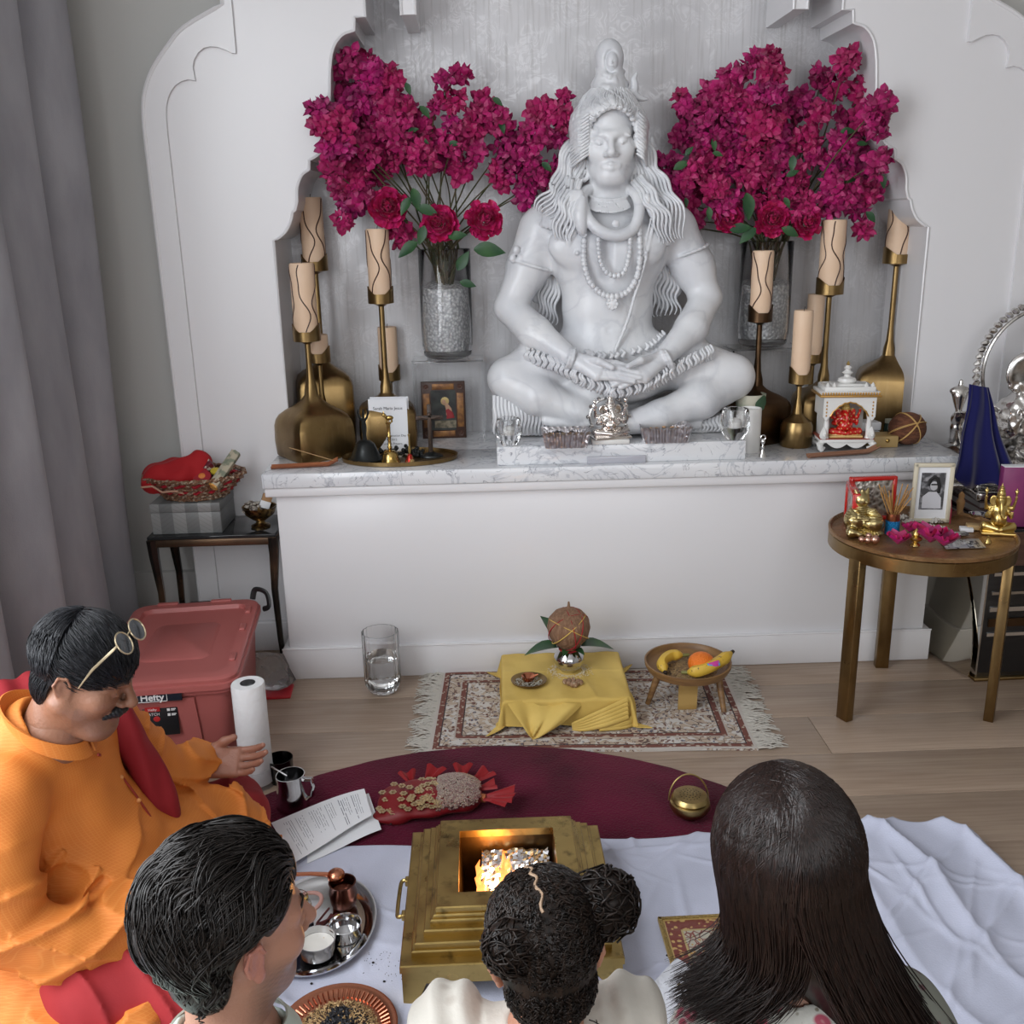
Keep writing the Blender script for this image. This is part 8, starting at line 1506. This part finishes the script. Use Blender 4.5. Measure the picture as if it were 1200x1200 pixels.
fl2 = lambda P: np.stack([P[:, 0]*3+.45*np.sin(P[:, 1]*45+P[:, 2]*22), -1.0*np.ones(len(P))*np.clip((P[:, 1]+.12)*9, .25, 1), -.10-np.clip(.02-P[:, 1], 0, 1)*9-np.clip(.02-P[:, 2], 0, 1)*6+.3*np.sin(P[:, 0]*50)], 1)
S1 = scalp_strands(L2, R2, 1300, .095, fl2, .0026, c0=(0,-.026,.052), rr_=(.086,.104,.092), keep=kp2, wav=.62, wf=6.5, lift=.020, m=16, nside=4, clump=3.0, k=.95, jit=.15, lf=lf2)
S2 = scalp_strands(L2, R2, 2600, .105, fl2, .0012, c0=(0,-.026,.052), rr_=(.089,.107,.096), keep=kp2, wav=.66, wf=7, lift=.022, m=16, clump=3.0, k=.95, jit=.2, lf=lf2); S3_ = nap(L2, R2, 900, .034, .96, .7, 5, .0020)
raw_mesh('hair', [cap.mesh(), S1, S2, S3_], br_h, m2)
SHT = SDF((-.74,.76,.03), (-.03,1.36,.66), .0055); SHT.chain([nb2+V3(0,-.01,-.02), (-.385,1.05,.42), (-.37,1.02,.15)], [.080,.14,.17], .08); SHT.cap((-.56,1.07,.455), (-.21,1.05,.455), .072, .072, .05); SHT.chain([(-.56,1.07,.46),(-.61,1.1,.24)], [.075,.06], .03); SHT.chain([(-.21,1.05,.46),(-.16,1.1,.24)], [.075,.06], .03); SHT.cap(nb2+V3(.0,.03,.10), nb2+V3(0,.01,-.015), .066, .064, .008, 'cut'); SHT.disp(lambda X, Y, Z: .004*nz(X, Y, Z, 30, 4)); pg = M('pale_green_shirt', (.52,.60,.54), .8, bump=(260, .1)); raw_mesh('shirt', [SHT.mesh()], pg, m2, relax=1)
g = G(); cc2 = nb2+V3(.0,.0,-.005); g.sheet(lambda u_, v_: cc2+V3(math.cos(.5*PI+.35+(2*PI-.7)*u_), math.sin(.5*PI+.35+(2*PI-.7)*u_), 0)*(.076+.018*v_)+V3(0,0,.040-.030*v_-.018*math.sin(.5*PI+.35+(2*PI-.7)*u_)), 50, 5, thick=.003); obj('collar', g, pg, m2, world=True, smooth=60)
# ---------------------------------------------------------------- small child
ch = thing('person', 'small child with dark curly hair in two buns, wearing a cream dress, seen from behind', 'person', (.06, .92, .02)); hc3 = np.array(cpt(638, 1120, 1.26)); R3 = rotm(.10, .30, -.03); k3 = .80
HB = SDF(hc3-V3(.14,.14,.20), hc3+V3(.14,.15,.15), .0026); L3 = head_sdf(HB, hc3, R3, k3, neck=True, neck_to=hc3+V3(.0,-.03,-.13), neck_r=.040); hp = HB.mesh(); BB = SDF((-.14,.84,.02), (.26,1.26,.66), .0055); nb3 = hc3+V3(0,-.02,-.105); BB.chain([nb3, (.055,1.05,.45), (.055,1.05,.12)], [.05,.09,.10], .04); BB.cap((-.03,1.05,.555), (.14,1.05,.555), .035, .035, .03)
for q in (-1, 1): BB.chain([(.055+q*.085,1.05,.54),(.055+q*.11,1.11,.42),(.055+q*.05,1.19,.36)], [.034,.028,.02], .02)
raw_mesh('body', [hp, BB.mesh()], skinB, ch, colfn=lambda P: np.tile([.42,.20,.13], (len(P), 1)))
ch_h = hair_mat('dark_curly_hair', (.005,.0035,.003), (.022,.012,.008), .42, .3); cap = SDF(hc3-V3(.16,.15,.14), hc3+V3(.17,.15,.17), .0028)
e3 = lambda p, r, kk=.015, mode='add': cap.ell(L3(*p), np.array(r)*k3, kk, R3, mode)
e3((0,-.022,.055), (.086,.104,.092)); e3((0,-.050,-.02), (.068,.048,.062), .03); e3((0,.130,-.02), (.12,.08,.09), .01, 'cut'); bun = L3(.100,-.035,.085); cap.ell(bun, (.040,.038,.038), .012); bunL = L3(-.055,-.085,.060); cap.ell(bunL, (.036,.030,.034), .012); e3((-.094,-.012,-.012), (.028,.022,.034), .006, 'cut')
rs = np.random.RandomState(8); kp3 = lambda P: (P[:, 2] > -.085) & ~((P[:, 1] > .055) & (P[:, 2] < .05)) & ~((P[:, 1] > -.04) & (P[:, 2] < .012)) & (np.abs(P[:, 0]+.012+.06*(P[:, 1]+.02)) > .0035)
def fl3(P):
    r_ = P[:, 0] > -.012-.06*(P[:, 1]+.02); T = np.where(r_[:, None], np.array([.100,-.035,.085]), np.array([-.060,-.085,.060])); d_ = T-P; low = P[:, 2] < -.0; d_[low] = d_[low]*.3+np.array([0,-.02,-.05]); return d_/(np.linalg.norm(d_, axis=1)[:, None]+1e-6)
S1 = scalp_strands(L3, R3, 2600, .058, fl3, .0014, c0=(0,-.022,.052), rr_=(.087,.105,.093), keep=kp3, wav=1.0, wf=17, lift=.016, m=15, k=k3, jit=.5); S2 = scalp_strands(L3, R3, 700, .020, lambda P: np.stack([P[:, 0]*0+rs.normal(size=len(P)), -np.ones(len(P)), -1.5*np.ones(len(P))], 1), .0012, c0=(0,-.022,.052), rr_=(.087,.105,.093), keep=lambda P: (P[:, 2] < .03) & (P[:, 2] > -.088) & (P[:, 1] < .0), wav=1.6, wf=16, lift=.03, m=14, k=k3, jit=.5); S5 = nap(L3, R3, 900, .018, k3*1.01, 1.5, 9); S6 = scalp_strands(L3, R3, 1500, .030, lambda P: rs.normal(size=P.shape), .0012, c0=(0,-.022,.052), rr_=(.087,.105,.093), keep=kp3, wav=1.4, wf=14, lift=.012, m=12, k=k3, jit=.3)
pp_ = []; rd_ = []
for (c_, R_, n_) in ((bun, .042, 150), (bunL, .036, 110)):
    for i in range(n_):
        ax = unit(rs.normal(size=3)+np.array([0,-.6,.3])*(1 if n_ == 110 else .2)); u, v, d = frame(ax); a0 = rs.uniform(0, 6.28); r_ = R_*rs.uniform(.80, 1.10); tt = np.linspace(0, rs.uniform(1.5, 3.2), 14); off = rs.uniform(-.5, .5); s_ = math.sqrt(max(0, 1-off*off)); pp_.append([c_+(u*math.cos(a0+t_)+v*math.sin(a0+t_))*r_*s_+d*r_*off+(u*math.cos(9*t_)+d*math.sin(9*t_))*.0022 for t_ in tt]); rd_.append([.0016]*14)
    
S3 = strands(pp_, rd_, 3); loops = []; rdl = []
for i in range(16):
    b_ = L3(rs.uniform(-.085,.07), -.085, rs.uniform(-.09,-.06)); loops.append([b_+V3(.016*math.sin(t_*1.3+i), -.006*t_, -.010*t_+.014*math.cos(t_*1.3+i)-.014) for t_ in np.linspace(0, 4.2, 14)]); rdl.append([.0009]*14)
S4 = strands(loops, rdl, 3); raw_mesh('hair', [cap.mesh(), S1, S2, S3, S4, S5, S6], ch_h, ch)
g = G(); pts = []
for i in range(30): t_ = i/29; y = .060-.165*t_; x = -.012-.06*(y+.02)+.0035*math.sin(t_*31); zz = .052+.0945*math.sqrt(max(0, 1-((y+.022)/.107)**2-(x/.089)**2)); pts.append(L3(x, y, zz))
g.tube(pts, [.0016+.0006*abs(math.sin(i*1.7)) for i in range(30)], 6, flat=1.2); obj('parting', g, M('scalp', (.30,.20,.13), .6), ch, world=True)
g = G(); g.tube([bun-unit(bun-L3(.05,-.03,.06))*.034+(lambda u_, v_, d_: u_*math.cos(a)*.022+v_*math.sin(a)*.022)(*frame(bun-L3(.05,-.03,.06))) for a in np.linspace(0, 2*PI, 20)[:-1]], .003, 6, closed=True); obj('hair_tie', g, M('black_silver_tie', (.08,.08,.09), .25, .8), ch, world=True)
crm_ = NT('cream_embroidered_cotton', .8); v0 = crm_.obj(); crm_.color(crm_.mix(crm_.math('MULTIPLY', crm_.ramp(crm_.voro(v0, 30, 'F1'), .12, .3, 1, 0), .5), (.62,.59,.53), (.42,.37,.32))); crm_.bump(crm_.noise(v0, 90, 3), .3, .003)
K3 = SDF((-.20,.82,.03), (.32,1.30,.68), .0045); K3.chain([nb3+V3(0,0,-.035), (.055,1.04,.46), (.055,1.05,.2)], [.062,.108,.14], .04); K3.cap((-.035,1.05,.545), (.145,1.05,.545), .058, .058, .03)
for q in (-1, 1): K3.ell((.050+q*.118,1.07,.575), (.056,.056,.046), .010)
K3.cap(nb3+V3(0,.01,.05), nb3+V3(0,0,-.01), .050, .044, .006, 'cut'); K3.disp(lambda X, Y, Z: .0035*np.sin(X*150+2*np.sin(Z*30))*(np.abs(X-.055) > .075)+.003*nz(X, Y, Z, 45, 3)); raw_mesh('dress', [K3.mesh()], crm_.m, ch, relax=1)
LC = SDF((.02,1.08,.03), (.24,1.36,.62), .005); LC.chain([(.12,1.15,.52),(.13,1.20,.42),(.12,1.24,.30),(.10,1.25,.12)], [.035,.055,.06,.07], .03); LC.disp(lambda X, Y, Z: .006*np.sin(X*60-Z*70+Y*40)+.003*nz(X, Y, Z, 60, 5)); lc = raw_mesh('lilac_cloth', [LC.mesh()], M('pale_lilac_cotton', (.55,.52,.68), .8), None, relax=1); tag(lc, 'bunched pale lilac cloth held in front of the small child', 'cloth')
# ---------------------------------------------------------------- woman with long hair
wm = thing('person', 'woman with long straight dark hair seen from behind, in a pink floral blouse', 'person', (.48, .92, .02)); hc4 = np.array(cpt(918, 1012, 1.40)); R4 = rotm(.35, .30, .0)
HB = SDF(hc4-V3(.15,.16,.25), hc4+V3(.15,.16,.18), .003); L4 = head_sdf(HB, hc4, R4, .97, neck=True, neck_to=hc4+V3(.01,-.045,-.19), neck_r=.048); hp = HB.mesh(); nb4 = hc4+V3(.015,-.045,-.165); BB = SDF((.16,.84,.02), (.82,1.46,.62), .0065); BB.chain([nb4, (.44,1.10,.38), (.44,1.06,.1)], [.055,.10,.14], .06); BB.cap((.31,1.12,.475), (.565,1.14,.475), .045, .045, .03); BB.chain([(.31,1.12,.475),(.27,1.20,.27),(.36,1.32,.18)], [.042,.034,.025], .02); BB.chain([(.565,1.14,.475),(.65,1.20,.28),(.55,1.33,.18)], [.042,.034,.025], .02); raw_mesh('body', [hp, BB.mesh()], skinB, wm, colfn=lambda P: np.tile([.36,.185,.125], (len(P), 1)))
wh = hair_mat('dark_brown_straight_hair', (.007,.0035,.003), (.024,.011,.008), .30, .45, (90,90,6)); rs = np.random.RandomState(12)
ctr = hc4+V3(.0,-.012,.035); rad4 = V3(.100,.112,.115)
cap = SDF(hc4-V3(.24,.26,.44), hc4+V3(.30,.16,.18), .0042); cap.ell(ctr, rad4*.94, .02); cap.chain([ctr+V3(-.01,-.015,-.03), ctr+V3(-.02,-.03,-.12), ctr+V3(-.055,-.035,-.20)], [.072,.055,.016], .04); cap.chain([ctr+V3(.01,-.02,-.03), ctr+V3(.03,-.045,-.12), ctr+V3(.07,-.07,-.21), ctr+V3(.115,-.10,-.29)], [.074,.058,.034,.018], .04)
N = 5200; m = 22; PA = np.zeros((N, m, 3)); par = rs.uniform(-1, 1, N); th = rs.uniform(-.35, PI+.35, N)+PI   # angles round the back
th = np.where(rs.rand(N) < .12, rs.uniform(0, 2*PI, N), th); side = np.where(np.cos(th)+.12*rs.normal(size=N) < -.05, -1, 1)
p0 = np.stack([-.012+.006*rs.normal(size=N), .050-.130*(.5+.5*par), np.zeros(N)], 1); sh_ = 1+.05*rs.rand(N)
rim = np.stack([np.cos(th), np.sin(th), np.full(N, -.10)], 1); rim /= np.linalg.norm(rim, axis=1)[:, None]
q0 = p0/rad4; q0[:, 2] = np.sqrt(np.clip(1-q0[:, 0]**2-q0[:, 1]**2, 0, 1)); jt = rs.normal(size=(N, 3)); lenf = rs.uniform(.80, 1.06, N); wv_ = rs.uniform(0, 6.28, N)
for i in range(m):
    t_ = i/(m-1)
    if t_ < .5:
        s_ = t_/.5; q = q0*(1-s_)[..., None] if False else q0*(1-s_)+rim*s_; q /= np.linalg.norm(q, axis=1)[:, None]; PA[:, i] = ctr+q*rad4*sh_[:, None]
    else:
        s_ = ((t_-.5)/.5)*lenf; base = ctr+rim*rad4*sh_[:, None]; dl = np.stack([-.095*s_**4.5+.018*s_-.01*s_**2, -.030*s_+.0*s_*s_, -.195*s_], 1)+np.stack([-(base[:, 0]-ctr[0])*.40*s_**1.6, -(base[:, 1]-ctr[1])*.45*s_, 0*s_], 1); dr = np.stack([.05*s_+.125*s_**1.8, -.085*s_, -.315*s_], 1)+np.stack([-(base[:, 0]-ctr[0])*.45*s_**1.4, -(base[:, 1]-ctr[1])*.35*s_, 0*s_], 1)
        fanl = np.stack([.0*s_, .015*jt[:, 1]*s_**1.8, .016*jt[:, 2]*s_**1.8], 1); fanr = .016*jt*s_[:, None]**1.5; PA[:, i] = base+np.where((side < 0)[:, None], dl+fanl, dr+fanr)+np.stack([.004*np.sin(s_*7+wv_)*s_, 0*s_, 0*s_], 1)
rdw = np.full((N, m), .0013)*np.r_[np.ones(m-5), .9, .8, .65, .45, .15]; raw_mesh('hair', [cap.mesh(), strands(PA, rdw, 3)], wh, wm)
fb = NT('floral_blouse', .75); v0 = fb.obj(); wv = fb.vadd(v0, fb.vscale(fb.noise(v0, 14, 2, 0, 1), .05)); f1 = fb.voro(wv, 30, 'F1'); f2 = fb.voro(fb.vadd(wv, fb.obj((0,0,0), (.3,.1,.2))), 55, 'F1'); c = fb.mix(fb.ramp(f1, .30, .42, 1, 0), (.56,.56,.52), (.42,.075,.12)); c = fb.mix(fb.ramp(f2, .16, .26, 1, 0), c, (.24,.22,.17)); c = fb.mix(fb.ramp(f1, .05, .12, 1, 0), c, (.55,.26,.28)); xs = fb.sep(v0)[0]; c = fb.mix(fb.ramp(xs, .565, .580), c, fb.mix(fb.ramp(f2, .2, .3, 1, 0), (.20,.21,.18), (.12,.05,.06))); fb.color(c).bump(fb.noise(v0, 120, 3), .2, .003)
K4 = SDF((.12,.82,.03), (.86,1.46,.64), .0055); K4.chain([nb4+V3(0,-.01,-.035), (.44,1.09,.39), (.44,1.07,.14)], [.072,.125,.165], .06); K4.cap((.31,1.115,.47), (.57,1.135,.475), .066, .070, .04); K4.chain([(.57,1.135,.475),(.645,1.18,.33),(.66,1.24,.20)], [.074,.070,.066], .03, n=3); K4.chain([(.31,1.115,.47),(.27,1.19,.28)], [.068,.056], .03); K4.cap(nb4+V3(-.005,.02,.09), nb4+V3(0,.0,-.015), .060, .060, .008, 'cut'); K4.disp(lambda X, Y, Z: .004*nz(X, Y, Z, 32, 6)); raw_mesh('blouse', [K4.mesh()], fb.m, wm, relax=1)
g = G(); 
g.tube([nb4+V3(-.002,.004,-.008)+V3(.066*math.cos(a), .066*math.sin(a), -.020*math.sin(a)*-1) for a in np.linspace(PI+.1, 2*PI-.1, 34)], [.0028+.0014*(i % 2) for i in range(34)], 6); obj('lace_edge', g, M('pink_lace', (.52,.22,.24), .8), wm, world=True)
# ================================================================== sub-parts under the part they belong to
def nest(thing_name, part_name, subs):
    base = lambda o: o.name.split('.')[0]
    for t in [o for o in bpy.data.objects if o.parent is None and base(o) == thing_name]:
        host = next((c for c in t.children if base(c) == part_name), None)
        if host is None: continue
        if not [c for c in t.children if c is not host and base(c) not in subs]: continue   # keep at least two parts side by side
        for c in list(t.children):
            if base(c) in subs: mw = c.matrix_parent_inverse.copy(); hi_ = host.matrix_parent_inverse.copy(); c.parent = host; c.matrix_parent_inverse = hi_.inverted() @ mw
nest('storage_bin', 'lid', ('latch_handle', 'lid_ribs', 'raised_panel')); nest('storage_bin', 'brand_label', ('label_outline',))
nest('storage_bin', 'side_label', ('label_icon', 'label_flag', 'label_heart')); nest('storage_bin', 'brand_label', ('lettering',))
nest('hand_bell', 'handle', ('bull_finial',)); nest('framed_icon', 'painted_scene', ('halo', 'painted_figure', 'red_robe', 'stone_ledge')); nest('framed_icon', 'panel', ('gilt_strip', 'corner_rosette'))
nest('photo_frame', 'photo_ground', ('portrait_face', 'portrait_shirt', 'portrait_hair')); nest('folded_card', 'card_leaf', ('lettering',))
nest('miniature_shrine', 'roof', ('gold_finial', 'roof_knob')); nest('miniature_shrine', 'arch_panel', ('arch_gilt_edge', 'floral_relief')); nest('miniature_shrine', 'floor_plate', ('red_edge',)); nest('miniature_shrine', 'cornice', ('gilt_teeth',))
nest('banana', 'peel', ('sticker',)); nest('pillar_candle', 'wax', ('wick', 'vein')); nest('coconut', 'husk', ('thread',)); nest('steel_pot', 'pot_body', ('red_thread',)); nest('milk_jug', 'jug_body', ('handle',)); nest('glass_vase', 'glass_body', ('crystal_filling',))
nest('ghee_jar', 'glass_body', ('navy_band',)); nest('incense_burner', 'pierced_lid', ('pierced_holes',)); nest('copper_plate', 'plate_body', ('flutes',)); nest('patterned_rug', 'pile', ('fringe',)); nest('decorated_mat', 'board', ('gold_rim',)); nest('sequinned_cloth', 'cloth_body', ('sequin_band', 'gold_appliques', 'net_frill')); nest('tripod_bowl', 'bowl_body', ())
